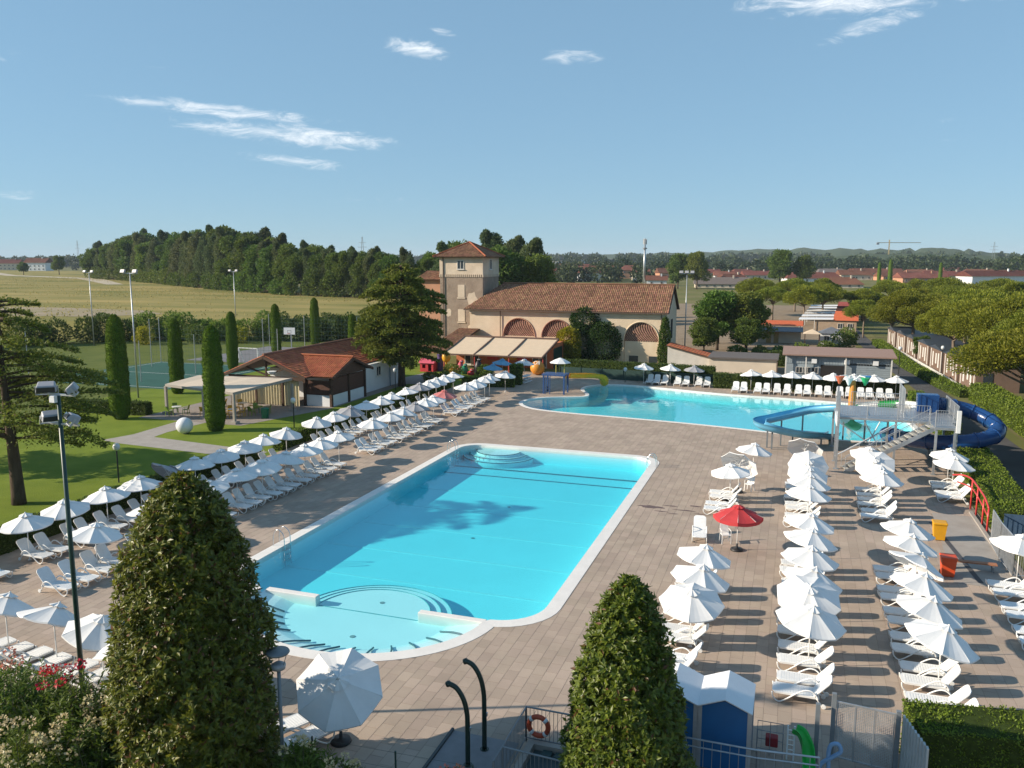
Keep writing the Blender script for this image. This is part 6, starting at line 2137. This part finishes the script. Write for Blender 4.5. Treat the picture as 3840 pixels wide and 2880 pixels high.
for i in range(3):
    q = tag(empty('stacked_lounger', (-28.9 + .05 * i, 87.6, .03 + i * .34), R(80 + 4 * i)), ['folded white sun lounger at the bottom of the stack by the tall bush', 'folded white sun lounger in the middle of the stack by the tall bush', 'folded white sun lounger on top of the stack by the tall bush'][i], 'sun lounger', 'stacked loungers by the play garden')
    for nm, (me, mt) in LM.items():
        if nm in ('seat', 'frame', 'backrest'):
            c = obj(nm, me, None, q)
            c.location = (0, 0, -.28)
            if nm == 'backrest':
                c.location = (1.27, 0, .06)

# ---------------------------------------------------------------- pool furniture
m_chrome = M('stainless', (.62, .64, .66), .2, var=.05, metal=.95)
for (x, y, rz, lab) in ((-23.2, 33.2, 180, 'stainless pool ladder on the near left edge of the big pool'), (-23.0, 54.2, 180, 'stainless pool ladder at the far left corner of the big pool'), (-8.95, 54.6, 0, 'stainless pool ladder at the far right corner of the big pool')):
    o = tag(empty('pool_ladder', (x, y, .05), R(rz)), lab, 'pool ladder', 'pool ladders')
    for s_ in (-.25, .25):
        MB().tube(spline([(.55, s_, 0), (.5, s_, .55), (.25, s_, .82), (-.05, s_, .6), (-.1, s_, .1), (-.1, s_, -1.0)], 5), .022, 8).build('handrail', m_chrome, o, True)
    for k in range(3):
        MB().box(-.16, -.05, -.25, .25, -.25 - .25 * k, -.22 - .25 * k).build('step', m_chrome, o)

# the red spray arches beside the hedge
o = tag(empty('red_arch_rails', (9.85, 48.6, 0)), 'four tall red tubular posts with curved top rails beside the hedge', 'spray arch')
m_redp = M('red_tube', (.50, .040, .035), .35, var=.1, spec=.5)
for y in (2.2, .7, -.9, -2.1):
    MB().tube([(0, y, 0), (0, y, 1.55 + .1 * y)], .05, 8).build('post', m_redp, o, True)
MB().tube(spline([(0, -2.1, 1.35), (0, -1.0, 1.62), (-.02, .7, 1.72), (-.1, 2.2, 1.8), (-.35, 3.2, 1.72), (-.7, 4.0, 1.5)], 5), .05, 8).build('top_rail', m_redp, o, True)
MB().tube(spline([(0, -2.1, .9), (0, .7, 1.2), (-.1, 2.2, 1.3), (-.5, 3.6, 1.2)], 5), .04, 8).build('lower_rail', m_redp, o, True)

# bins, bench, kerb, channel
for nm, x, y, c, lab in (('waste_bin', 7.35, 44.6, (.62, .30, .01), 'yellow wheeled bin beside the parasols'), ('waste_bin', 6.95, 39.4, (.62, .075, .02), 'orange wheeled bin beside the plank bench')):
    o = tag(empty(nm, (x, y, .03)), lab, 'bin')
    mt = M('bin_%d' % int(x * 10), c, .45, var=.08)
    MB().add([(-.24, -.24, .04), (.24, -.24, .04), (.24, .24, .04), (-.24, .24, .04), (-.30, -.30, .82), (.30, -.30, .82), (.30, .30, .82), (-.30, .30, .82)],
             [(0, 3, 2, 1), (0, 1, 5, 4), (1, 2, 6, 5), (2, 3, 7, 6), (3, 0, 4, 7), (4, 5, 6, 7)]).build('body', mt, o)
    bevel(MB().box(-.33, .33, -.34, .33, .825, .93).build('lid', mt, o), .03)
    for s_ in (-1, 1):
        wb = MB().lathe([(.09, -.03), (.09, .03)], 12)
        wb.v = [(v[2] + s_ * .26, v[1] + .22, v[0] + .09) for v in wb.v]
        wb.build('wheel', m_black, o)
o = tag(empty('plank_bench', (8.15, 40.5, .04)), 'low brown plank bench between the orange bin and the fence', 'bench')
MB().box(-.95, .95, -.14, .14, .33, .39).build('plank', M('brown_plank', (.36, .155, .08), .6, var=.15, scale=4), o)
for x in (-.8, .75):
    MB().box(x, x + .08, -.12, .12, 0, .33).build('leg', m_steel_d, o)
o = tag(empty('kerb', (9.72, 44, 0)), 'pale concrete kerb along the right-hand fence', 'kerb')
MB().box(-.09, .09, -6, 6, -.05, .14).build('kerb_stone', m_conc, o)
o = tag(empty('drain_channel', (7.75, 43.5, .045)), 'dark drain channel crossing the concrete apron', 'drain')
MB().beam((-.35, 4.0, 0), (.45, -4.6, 0), .22, .012).build('grate', M('drain_dark', (.07, .07, .075), .7), o)
fr = tag(empty('mesh_fence', (9.62, 40.0, 0)), 'tall grey barred fence panels at the right edge behind the parasol', 'fence')
railing(fr, [(0, 4.4, .05), (-.08, 2.2, .05), (.0, 0, .05)], 1.8, .09, .03, m_steel, .012, 'fence_panel')
railing(fr, [(.0, 0, .05), (1.5, .15, .05), (3.0, .3, .05)], 1.8, .09, .03, m_steel, .012, 'fence_panel')
o = tag(empty('tarpaulin', (10.9, 43.0, 0)), 'dark blue tarpaulin hung behind the fence at the right edge', 'tarpaulin')
MB().box(-.8, 1.4, 1.4, 1.45, .1, 1.7).build('sheet', M('blue_tarp', (.05, .09, .15), .6, var=.25, scale=3), o)

# plastic chairs at the parasols
def chair(x, y, rz, mat, label, group, name='plastic_chair'):
    o = tag(empty(name, (x, y, .03), R(rz)), label, 'chair', group)
    bevel(MB().box(-.22, .22, -.22, .22, .42, .45).build('seat', mat, o), .01)
    MB().add([(-.22, .20, .45), (.22, .20, .45), (.20, .34, .88), (-.20, .34, .88), (-.22, .23, .45), (.22, .23, .45), (.20, .37, .88), (-.20, .37, .88)], [(0, 1, 2, 3), (7, 6, 5, 4), (0, 3, 7, 4), (1, 5, 6, 2), (3, 2, 6, 7)]).build('backrest', mat, o)
    for sx in (-.2, .2):
        for sy in (-.2, .22):
            MB().beam((sx, sy, .42), (sx * 1.12, sy * 1.12, 0), .04).build('leg', mat, o)
        MB().tube([(sx * 1.1, -.18, .43), (sx * 1.15, -.16, .64), (sx * 1.1, .24, .66)], .018, 6).build('armrest', mat, o)
    return o


chair(-2.75, 40.6, 20, m_resin, 'white plastic armchair below the red parasol', 'white plastic chairs')
chair(-2.15, 50.6, -20, m_resin, 'white plastic armchair under the tipped-back parasol', 'white plastic chairs')

# pergola furniture
m_ych = M('yellow_chair', (.55, .33, .02), .45, var=.15)
m_gch = M('green_chair', (.16, .26, .03), .45, var=.15)
k = 0
for tx_, ty_ in ((-52.6, 59.6), (-49.6, 60.5), (-47.0, 60.2), (-45.6, 62.0), (-48.2, 63.2), (-51.5, 63.4)):
    k += 1
    o = tag(empty('cafe_table', (tx_, ty_, .015)), 'small cafe table on the pergola terrace, %s' % ['front left', 'front middle', 'front right', 'rear right', 'rear middle', 'rear left'][k - 1], 'table')
    MB().lathe([(.42, .70), (.42, .74)], 18).build('tabletop', m_swhite if k % 2 else m_gch, o)
    MB().lathe([(.22, 0), (.22, .03), (.035, .05), (.035, .70)], 10).build('pedestal', m_steel_d, o)
    for a in (20, 140, 260):
        c = m_ych if (k + a) % 3 else m_gch
        chair(tx_ + .8 * math.cos(R(a)), ty_ + .8 * math.sin(R(a)), a - 90, c, '%s chair at the %s table of the pergola, %s side' % ('yellow' if c is m_ych else 'green', ['front left', 'front middle', 'front right', 'rear right', 'rear middle', 'rear left'][k - 1], {20: 'right', 140: 'far', 260: 'near'}[a]), 'chairs of the pergola terrace', 'cafe_chair')
o = tag(empty('waste_bin', (-43.9, 60.6, .01)), 'round green bin at the edge of the pergola terrace', 'bin')
MB().lathe([(.30, 0), (.36, .85), (.38, .87), (.34, .93), (.1, 1.0)], 16).build('body', M('green_bin', (.02, .17, .10), .5), o, True)
o = tag(empty('garden_sphere', (-46.2, 53.1, 0)), 'large white globe lamp standing on the lawn', 'globe lamp')
MB().lathe([(.66 * math.sin(R(a)), .66 - .66 * math.cos(R(a))) for a in range(4, 180, 8)], 28).build('globe', M('white_globe', (.72, .73, .75), .4, var=.03), o, True)
MB().lathe([(.2, -.02), (.2, .03)], 14).build('base', m_steel_d, o)
for i, (x, y, h_, lab) in enumerate(((-39.9, 39.7, 2.3, 'black garden lamp with pale globe on the open lawn'), (-40.1, 78.3, 2.2, 'black garden lamp at the white clubhouse wall'), (-39.2, 58.0, 2.3, 'black garden lamp on the lawn beside the pergola'),
                                    (12.2, 109.3, 3.2, 'black lamp post beside the grey shed and road'), (16.9, 109.8, 3.4, 'black lamp post on the far verge before the brown mobile homes'), (-18.0, 92.0, 1.5, 'short lamp post with white box against the green screen'))):
    o = tag(empty('lamp_post', (x, y, 0)), lab, 'lamp post')
    MB().tube([(0, 0, 0), (0, 0, h_ - .2)], .045, 8).build('pole', m_green_d if i == 5 else m_black, o)
    MB().lathe([(.05, h_ - .24), (.19, h_ - .12), (.22, h_ + .05), (.15, h_ + .2), (.03, h_ + .25)], 14).build('lantern', M('lamp_globe', (.60, .62, .62), .3, var=.05), o, True)

# ---------------------------------------------------------------- near objects
# floodlight mast
o = tag(empty('floodlight_mast', (-19.89, 17.82, 0)), 'tall green floodlight mast with four lamps on two crossbars', 'floodlight mast')
MB().tube([(0, 0, -.05), (0, 0, 5), (0, 0, 10.1)], [.085, .07, .055], 12).build('mast', m_green_d, o, True)
m_fl = M('floodlight_grey', (.36, .36, .38), .5, var=.1, metal=.2)
for z, x0, x1 in ((9.28, -.68, .68), (10.14, -.38, .62)):
    MB().box(x0, x1, -.03, .03, z - .025, z + .025).build('crossbar', m_steel, o)
for (x, z, rz, tilt, s_) in ((-.42, 10.34, 40, 12, 1.0), (.55, 10.36, -50, 30, .9), (-.35, 9.5, 60, 14, .95), (.50, 9.48, -35, -38, 1.0)):
    q = empty('lamp_head', (x, 0, z))
    q.parent = o
    q.rotation_euler = (R(tilt), 0, R(rz))
    q.scale = (s_, s_, s_)
    bevel(MB().add([(-.27, -.2, -.12), (.27, -.2, -.12), (.27, .14, -.12), (-.27, .14, -.12), (-.24, -.16, .08), (.24, -.16, .08), (.22, .12, .14), (-.22, .12, .14)],
                   [(0, 3, 2, 1), (4, 5, 6, 7), (0, 1, 5, 4), (1, 2, 6, 5), (2, 3, 7, 6), (3, 0, 4, 7)]).build('housing', m_fl, q), .03)
    MB().box(-.24, .24, -.215, -.204, -.10, .05).build('lens', m_glass, q)
    MB().box(-.30, -.28, -.03, .03, -.22, .02).box(.28, .30, -.03, .03, -.22, .02).box(-.3, .3, -.03, .03, -.24, -.22).build('bracket', m_steel, q)
bevel(MB().box(-.17, .03, -.17, -.06, 9.92, 10.12).build('junction_box', m_wall_w, o), .01)
# park lamp by the magnolia
o = tag(empty('park_lamp', (-12.15, 16.85, 0)), 'grey park lamp with flat disc reflector beside the big magnolia', 'lamp post')
MB().tube([(0, 0, 0), (0, 0, 3.55)], .05, 10).build('pole', m_steel_d, o, True)
MB().lathe([(.06, 3.5), (.17, 3.55), (.19, 3.66), (.10, 3.72)], 16).build('lamp_cup', m_fl, o, True)
MB().lathe([(.02, 4.06), (.28, 4.04), (.30, 4.0), (.28, 3.97)], 22).build('reflector_disc', m_steel_d, o, True)
for a in (0, 120, 240):
    MB().tube([(.15 * math.cos(R(a)), .15 * math.sin(R(a)), 3.66), (.26 * math.cos(R(a)), .26 * math.sin(R(a)), 4.0)], .01, 5).build('stay', m_steel_d, o)

# beach huts
m_hut = M('hut_blue', (.008, .115, .30), .45, var=.06, scale=2, spec=.4)
m_huto = M('hut_roof_white', (.72, .73, .75), .5, var=.04, scale=2)
for xc, lab in ((-1.29, 'blue beach hut with white gabled roof, right one of the pair'), (-2.72, 'blue beach hut with white gabled roof, left one behind the magnolia')):
    o = tag(empty('beach_hut', (xc, 21.5, 0)), lab, 'beach hut', 'blue beach huts')
    hw = .66
    for sx in (-1, 1):
        for y in (.04, 1.46):
            MB().box(sx * hw - .06, sx * hw + .06, y - .05, y + .05, .0, 1.9).build('corner_post', M('aluminium', (.45, .46, .47), .4, metal=.4), o)
    mb = MB().add([(-hw + .06, .0, .1), (hw - .06, .0, .1), (hw - .06, .0, 1.9), (0, .0, 2.14), (-hw + .06, .0, 1.9), (-hw + .06, .03, .1), (hw - .06, .03, .1), (hw - .06, .03, 1.9), (0, .03, 2.14), (-hw + .06, .03, 1.9)],
                  [(0, 1, 2, 3, 4), (9, 8, 7, 6, 5), (0, 5, 6, 1), (1, 6, 7, 2), (2, 7, 8, 3), (3, 8, 9, 4), (4, 9, 5, 0)])
    mb.build('front_panel', m_hut, o)
    MB().box(-hw - .02, -hw + .02, .1, 1.4, .1, 1.9).box(hw - .02, hw + .02, .1, 1.4, .1, 1.9).build('side_panel', m_hut, o)
    MB().box(-hw + .06, hw - .06, 1.44, 1.48, .1, 1.9).build('rear_panel', m_hut, o)
    for s_ in (-1, 1):
        q = [(0, -.08, 2.24), (0, 1.62, 2.24), (s_ * .735, 1.62, 1.94), (s_ * .735, -.08, 1.94)]
        bevel(MB().slab(q if s_ < 0 else q[::-1], .035).build('roof', m_huto, o), .006)

# railings, stairwell, lifebuoy
o = tag(empty('stairwell_railing', (0, 0, 0)), 'grey steel railing around the sunken stairwell, carrying a lifebuoy', 'railing')
railing(o, [(-6.84, 18.4, .03), (-6.85, 21.2, .03), (-4.0, 21.2, .03)], 1.08, .115, .026, m_steel_d, .009)
railing(o, [(-6.84, 19.1, .03), (-3.6, 18.9, .03)], 1.08, .115, .026, m_steel_d, .009)
o = tag(empty('entrance_railing', (0, 0, 0)), 'pale steel double rail in front of the blue beach huts', 'railing')
railing(o, [(-3.4, 21.1, .03), (-.4, 21.12, .03), (1.15, 21.3, .03)], 1.1, .22, .026, m_steel, .010)
MB().tube([(-3.4, 21.06, .93), (-.4, 21.08, .93), (1.15, 21.26, .93)], .022, 6).build('second_rail', m_steel, o)
o = tag(empty('stairwell', (-5.2, 20.1, 0)), 'concrete curb with flat floor painted dark as pit shade inside the railing', 'stairwell')
MB().box(-1.5, 1.4, .75, .95, .0, .22).box(-1.5, -1.3, -1.0, .75, .0, .22).build('curb', m_conc, o)
MB().box(-1.28, 1.4, -1.0, .74, .036, .05).build('well_floor', M('well_shade_dark', (.03, .055, .06), .5), o)  # flat plate at deck level, its dark colour painting the pit's shade
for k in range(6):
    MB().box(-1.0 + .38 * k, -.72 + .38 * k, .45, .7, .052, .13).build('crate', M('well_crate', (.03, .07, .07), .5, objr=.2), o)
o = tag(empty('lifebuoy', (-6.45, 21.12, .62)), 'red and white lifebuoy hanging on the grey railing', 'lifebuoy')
ringp = [(.29 * math.cos(2 * PI * i / 40), 0, .29 * math.sin(2 * PI * i / 40)) for i in range(40)]
MB().tube(ringp, .075, 10, closed=True).build('ring', M('buoy_red', (.48, .075, .03), .5, var=.1), o, True)
for k in range(4):
    a0 = k * 10 + 4
    MB().tube([Vector(ringp[(a0 + j) % 40]) for j in range(3)], .079, 10).build('white_band', m_swhite, o, True)

# showers
m_sh = M('shower_green', (.010, .030, .022), .35, var=.15, spec=.5)
for (x, y, h_, lab) in ((-8.02, 19.55, 2.34, 'dark green curved shower column, nearer and shorter one'), (-7.85, 20.4, 2.62, 'dark green curved shower column, farther and taller one')):
    o = tag(empty('shower', (x, y, .04)), lab, 'shower', 'curved showers')
    MB().tube(spline([(0, 0, 0), (0, 0, h_ * .5), (-.02, 0, h_ * .68), (-.12, 0, h_ * .84), (-.32, 0, h_ * .96), (-.55, 0, h_)], 5), .07, 12).build('column', m_sh, o, True)
    MB().tube([(-.52, 0, h_ + .01), (-.60, 0, h_ - .035)], .085, 12).build('shower_head', m_sh, o, True)
    MB().lathe([(.13, 0), (.13, .02)], 14).build('base_plate', m_sh, o)
    MB().box(.06, .10, -.03, .03, 1.05, 1.15).build('push_button', m_chrome, o)
tag(sheet('shower_tray', [[(-9.05, 18.6), (-7.0, 18.6), (-7.0, 21.0), (-9.05, 21.0)]], .047, M('tray_grey', (.20, .20, .21), .8, var=.12, scale=2)), kind='structure')
o = tag(empty('tray_edge', (-9.1, 19.8, 0)), 'dark raised edge of the shower tray', 'edging')
MB().box(-.04, .04, -1.2, 1.24, .03, .10).build('edge', M('edge_dark', (.05, .06, .065), .6), o)

# mesh gate at the bottom right
o = tag(empty('mesh_gate', (1.55, 23.15, 0)), 'grey perforated metal gate between steel posts at the bottom right', 'gate')
for x, y, h_ in ((-.42, -.2, 1.75), (.0, .05, 2.0), (1.62, -.18, 1.9)):
    MB().box(x - .06, x + .06, y - .06, y + .06, 0, h_).build('gate_post', m_steel_d, o)
ga, gb_ = Vector((.09, .03, .12)), Vector((1.53, -.16, .12))
mb = MB()
for z in np.arange(0, 1.66, .045):
    mb.beam(ga + Vector((0, 0, z)), gb_ + Vector((0, 0, z)), .006, .014)
for i in range(30):
    p = ga + (gb_ - ga) * i / 29
    mb.beam(p, p + Vector((0, 0, 1.65)), .012, .006)
tag(mb.build('mesh_infill', m_steel, o), kind='stuff')
for t_ in (0, .33, .66, 1):
    p = ga + (gb_ - ga) * t_
    MB().beam(p - Vector((0, 0, .03)), p + Vector((0, 0, 1.68)), .035).build('gate_bar', m_steel, o)
for z in (.0, 1.66):
    MB().beam(ga + Vector((0, 0, z)), gb_ + Vector((0, 0, z)), .035).build('gate_rail', m_steel, o)
o = tag(empty('slatted_screen', (3.25, 22.9, 0)), 'pale slatted screen panel right of the mesh gate', 'screen')
for k in range(9):
    t_ = k / 9
    MB().box(.02 + .42 * t_, .07 + .42 * t_, -1.55 * t_ - .155, -1.55 * t_, .02, 1.85).build('slat', M('pale_slat', (.40, .43, .43), .6, var=.08), o)
o = tag(empty('foam_noodle', (1.42, 22.1, .03)), 'light blue foam pool noodle tied in a loop on the gate post', 'pool noodle')
MB().tube(spline([(-.25, .05, .0), (-.18, .05, .40), (.12, 0, .72), (.30, -.02, .92), (.22, 0, 1.10), (.05, .03, 1.02), (.0, .05, .75), (.02, .05, .3), (.04, .05, .0)], 6), .055, 10).build('foam', M('foam_blue', (.22, .36, .55), .8, var=.08), o, True)
o = tag(empty('toy_slide', (.75, 22.7, .03)), 'small green toy slide with white ladder behind the entrance railing', 'toy slide')
trough([(-.2, .1, .95), (.0, .0, .9), (.15, -.15, .6), (.2, -.45, .2), (.2, -.7, .1)], .14, M('toy_bright_green', (.02, .42, .06), .4), o, 'chute')
for s_ in (-.38, -.2):
    MB().beam((s_, .05, 0), (s_, .1, 1.0), .04).build('ladder_side', m_swhite, o)
for k in range(6):
    MB().tube([(-.38, .07, .14 + k * .15), (-.2, .07, .14 + k * .15)], .014, 5).build('rung', m_swhite, o)
o = tag(empty('wire_trolley', (-.1, 22.9, .03)), 'wire trolley with a dark red bag behind the entrance railing', 'trolley')
for z in (.25, .8):
    MB().tube([(-.35, -.25, z), (.35, -.25, z), (.35, .25, z), (-.35, .25, z)], .012, 5, closed=True).build('rim', m_steel_d, o)
for x in (-.35, 0, .35):
    for y in (-.25, .25):
        MB().tube([(x, y, .05), (x, y, .8)], .010, 5).build('upright', m_steel_d, o)
bevel(MB().box(-.12, .22, -.15, .12, .27, .55).build('bag', M('bag_red', (.22, .015, .02), .7), o), .03)
# wire fence along the bottom
o = tag(empty('wire_fence', (-11.6, 17.4, 0)), 'thin dark green wire fence in front of the near bushes', 'fence')
for x in (0, 2.4, 4.5):
    MB().tube([(x, .05 * x, 0), (x, .05 * x, 1.45)], .025, 6).build('fence_post', m_green_d, o)
for z in (.5, .95, 1.4):
    MB().tube([(-.2, 0, z), (4.6, .23, z)], .004, 4).build('wire', m_green_d, o)

# ---------------------------------------------------------------- courts and far poles
def flood_pole(x, y, h_, lab, z=0, arms=2, r=.09):
    o = tag(empty('floodlight_pole', (x, y, z)), lab, 'floodlight pole')
    MB().tube([(0, 0, -.1), (0, 0, h_)], [r, r * .6], 8).build('pole', m_steel, o, True)
    MB().box(-.9, .9, -.04, .04, h_ - .12, h_ - .02).build('crossbar', m_steel, o)
    for s_ in ((-.75, .75) if arms == 2 else (-.75, 0, .75)):
        q = bevel(MB().cbox((s_, -.12, h_ + .12), (.5, .22, .36), 0, R(-25)).build('lamp_head', m_fl, o), .02)
    return o


flood_pole(-62.7, 65.7, 12.6, 'tall floodlight pole between the two leftmost clipped cypresses')
flood_pole(-107.5, 104, 11.8, 'tall floodlight pole at the left end of the courts')
flood_pole(-100.5, 131, 11.6, 'tall floodlight pole behind the fourth clipped cypress')
flood_pole(-14.4, 116.0, 12.0, 'tall grey floodlight pole at the gable of the long building', arms=3)
for i, (x, y, h_) in enumerate([(-70.7, 74.7, 4.7), (-69.4, 82.3, 4.8), (-79.3, 85.8, 6.2), (-84, 71.5, 6.0), (-82, 90.5, 6.0), (-72.5, 100.4, 5.4), (-73.0, 111.8, 5.1), (-66.0, 116, 4.8), (-60.8, 112.5, 4.6), (-80, 112.5, 5.2), (-63.3, 90.7, 5.0)]):
    o = tag(empty('net_post', (x, y, 0)), 'thin grey netting post of the sports courts, %s in order of nearness' % nth(i + 1), 'post', 'netting posts of the courts')
    MB().tube([(0, 0, 0), (0, 0, h_)], .05, 6).build('post', m_steel, o)


def net(x0, y0, x1, y1, h_, label, step=.6):
    o = tag(empty('court_net', (x0, y0, 0)), label, 'netting')
    L_ = math.hypot(x1 - x0, y1 - y0)
    d_ = Vector((x1 - x0, y1 - y0, 0))
    mb = MB()
    for z in np.arange(.3, h_ + .01, step):
        mb.tube([Vector((0, 0, z)), d_ * .5 + Vector((0, 0, z - .06)), d_ + Vector((0, 0, z))], .012, 3, cap=False)
    for k in range(int(L_ / step) + 1):
        p = d_ * (k * step / L_)
        mb.tube([p + Vector((0, 0, 0)), p + Vector((0, 0, h_))], .010, 3, cap=False)
    tag(mb.build('mesh', M('green_net', (.04, .09, .075), .8), o), kind='stuff')


net(-84, 90.6, -63.3, 90.8, 5.0, 'dark green netting behind the near court')
net(-80, 112.6, -60.8, 112.6, 5.0, 'dark green netting behind the basketball court')
o = tag(empty('basketball_hoop', (-73.3, 108.2, 0), R(10)), 'basketball backboard with hoop on a grey post', 'basketball hoop')
MB().beam((0, .6, 0), (0, .6, 2.9), .14).build('post', m_steel, o)
MB().beam((0, .6, 2.8), (0, .05, 2.9), .1).build('arm', m_steel, o)
bb_ = MB().box(-.9, .9, -.03, .03, 2.45, 3.5).build('backboard', m_wall_w, o)
MB().box(-.3, .3, -.036, -.031, 2.65, 2.70).box(-.3, .3, -.036, -.031, 3.05, 3.1).box(-.3, -.25, -.036, -.031, 2.70, 3.05).box(.25, .3, -.036, -.031, 2.70, 3.05).build('target_square', m_steel_d, bb_)
MB().tube([(.23 * math.cos(2 * PI * i / 16), -.28 + .23 * math.sin(2 * PI * i / 16), 2.6) for i in range(16)], .015, 5, closed=True).build('rim', m_redp, o)
o = tag(empty('goal_frame', (-69.8, 93.2, 0)), 'white goal frame on the sports court', 'goal')
for a, b in (((-1.5, 0, 0), (-1.5, 0, 2)), ((1.5, 0, 0), (1.5, 0, 2)), ((-1.5, 0, 2), (1.5, 0, 2)), ((-1.5, 1, 0), (-1.5, 0, 2)), ((1.5, 1, 0), (1.5, 0, 2))):
    MB().beam(a, b, .09).build('bar', m_wall_w, o)
o = tag(empty('referee_chair', (-63.8, 72.5, 0)), 'tall yellow umpire chair left of the pergola', 'chair')
for sx in (-.3, .3):
    for sy in (-.35, .35):
        MB().beam((sx * 1.2, sy * 1.2, 0), (sx, sy * .6, 2.0), .06).build('leg', m_ych, o)
MB().box(-.32, .32, -.25, .25, 2.0, 2.06).build('seat', m_ych, o)
MB().box(-.32, .32, .22, .27, 2.06, 2.6).build('backrest', m_ych, o)
scr = tag(empty('green_screen', (0, 0, 0)), 'dark green wind screen behind the left far loungers', 'screen')
m_scr = M('green_screen_cloth', (.022, .055, .045), .8, var=.12, scale=1)
MB().beam((-26.3, 94.2, .62), (-8.3, 93.0, .62), .04, 1.2).build('cloth', m_scr, scr)
for i in range(8):
    t_ = i / 7
    MB().tube([(-26.3 + 18 * t_, 94.15 - 1.2 * t_, 0), (-26.3 + 18 * t_, 94.15 - 1.2 * t_, 1.35)], .035, 6).build('post', m_green_d, scr)
# phone mast and crane in the distance
o = tag(empty('phone_mast', (-75.1, 429, 0)), 'tall grey phone mast beyond the long roof', 'mast')
MB().tube([(0, 0, 0), (0, 0, 21)], [.75, .45], 10).build('pole', m_steel, o, True)
MB().lathe([(.5, 18.6), (1.1, 18.7), (1.1, 19.4), (.5, 19.5)], 10).build('platform', m_steel_d, o)
for a in range(0, 360, 60):
    MB().cbox((.9 * math.cos(R(a)), .9 * math.sin(R(a)), 22.5), (.35, .2, 2.8), R(a + 90)).build('antenna', m_steel, o)
MB().tube([(0, 0, 20.9), (0, 0, 24.3)], .15, 6).build('spike', m_steel, o)
o = tag(empty('tower_crane', (148.5, 1593, 0)), 'construction crane on the horizon at the right', 'crane')
MB().box(-.9, .9, -.9, .9, 0, 46).build('mast', M('crane_yellow', (.35, .26, .10), .6), o)
MB().beam((-20, -7, 41), (52, 18, 41), .9, 1.0).build('jib', M('crane_yellow', (.35, .26, .10), .6), o)
MB().cbox((-19, -6.6, 39.3), (4, 3, 3.4), R(19)).build('counterweight', m_steel_d, o)
for i, (x, y, h_) in enumerate([(-660, 800, 36), (-1010, 960, 40), (230, 1180, 34), (-390, 700, 34)]):
    o = tag(empty('pylon', (x, y, 0)), 'thin power pylon on the horizon, %s from left' % ['second', 'first', 'fourth', 'third'][i], 'pylon', 'power pylons')
    for sx in (-1, 1):
        MB().beam((sx * 2.4, 0, 0), (sx * .3, 0, h_), .35).build('leg', m_steel_d, o)
    for z, w_ in ((h_ * .72, 5), (h_ * .84, 4)):
        MB().beam((-w_, 0, z), (w_, 0, z), .3).build('cross_arm', m_steel_d, o)
o = tag(empty('timber_fence', (-140, 224, 3.0)), 'brown fence along the foot of the dark wood', 'fence')
for k in range(12):
    MB().box(k * 3.4, k * 3.4 + .18, -.5 * k, -.5 * k + .18, -.2, 1.7).build('post', m_bark_l, o)
for z in (.5, 1.3):
    MB().beam((0, 0, z), (37.5, -5.5, z), .08, .22).build('rail', m_bark_l, o)

# ---------------------------------------------------------------- the air
hz = MB().box(-7200, 7200, -800, 9200, -2.0, 82.0).mesh('haze')
hm = bpy.data.materials.new('haze_air')
hm.use_nodes = True
hm.node_tree.nodes.remove(hm.node_tree.nodes['Principled BSDF'])
pvn = hm.node_tree.nodes.new('ShaderNodeVolumePrincipled')
pvn.inputs['Color'].default_value = (.72, .86, 1.0, 1)
pvn.inputs['Density'].default_value = .00010
hm.node_tree.links.new(pvn.outputs[0], hm.node_tree.nodes['Material Output'].inputs['Volume'])
tag(obj('haze', hz, hm), 'thin blue summer haze', 'haze', kind='stuff')
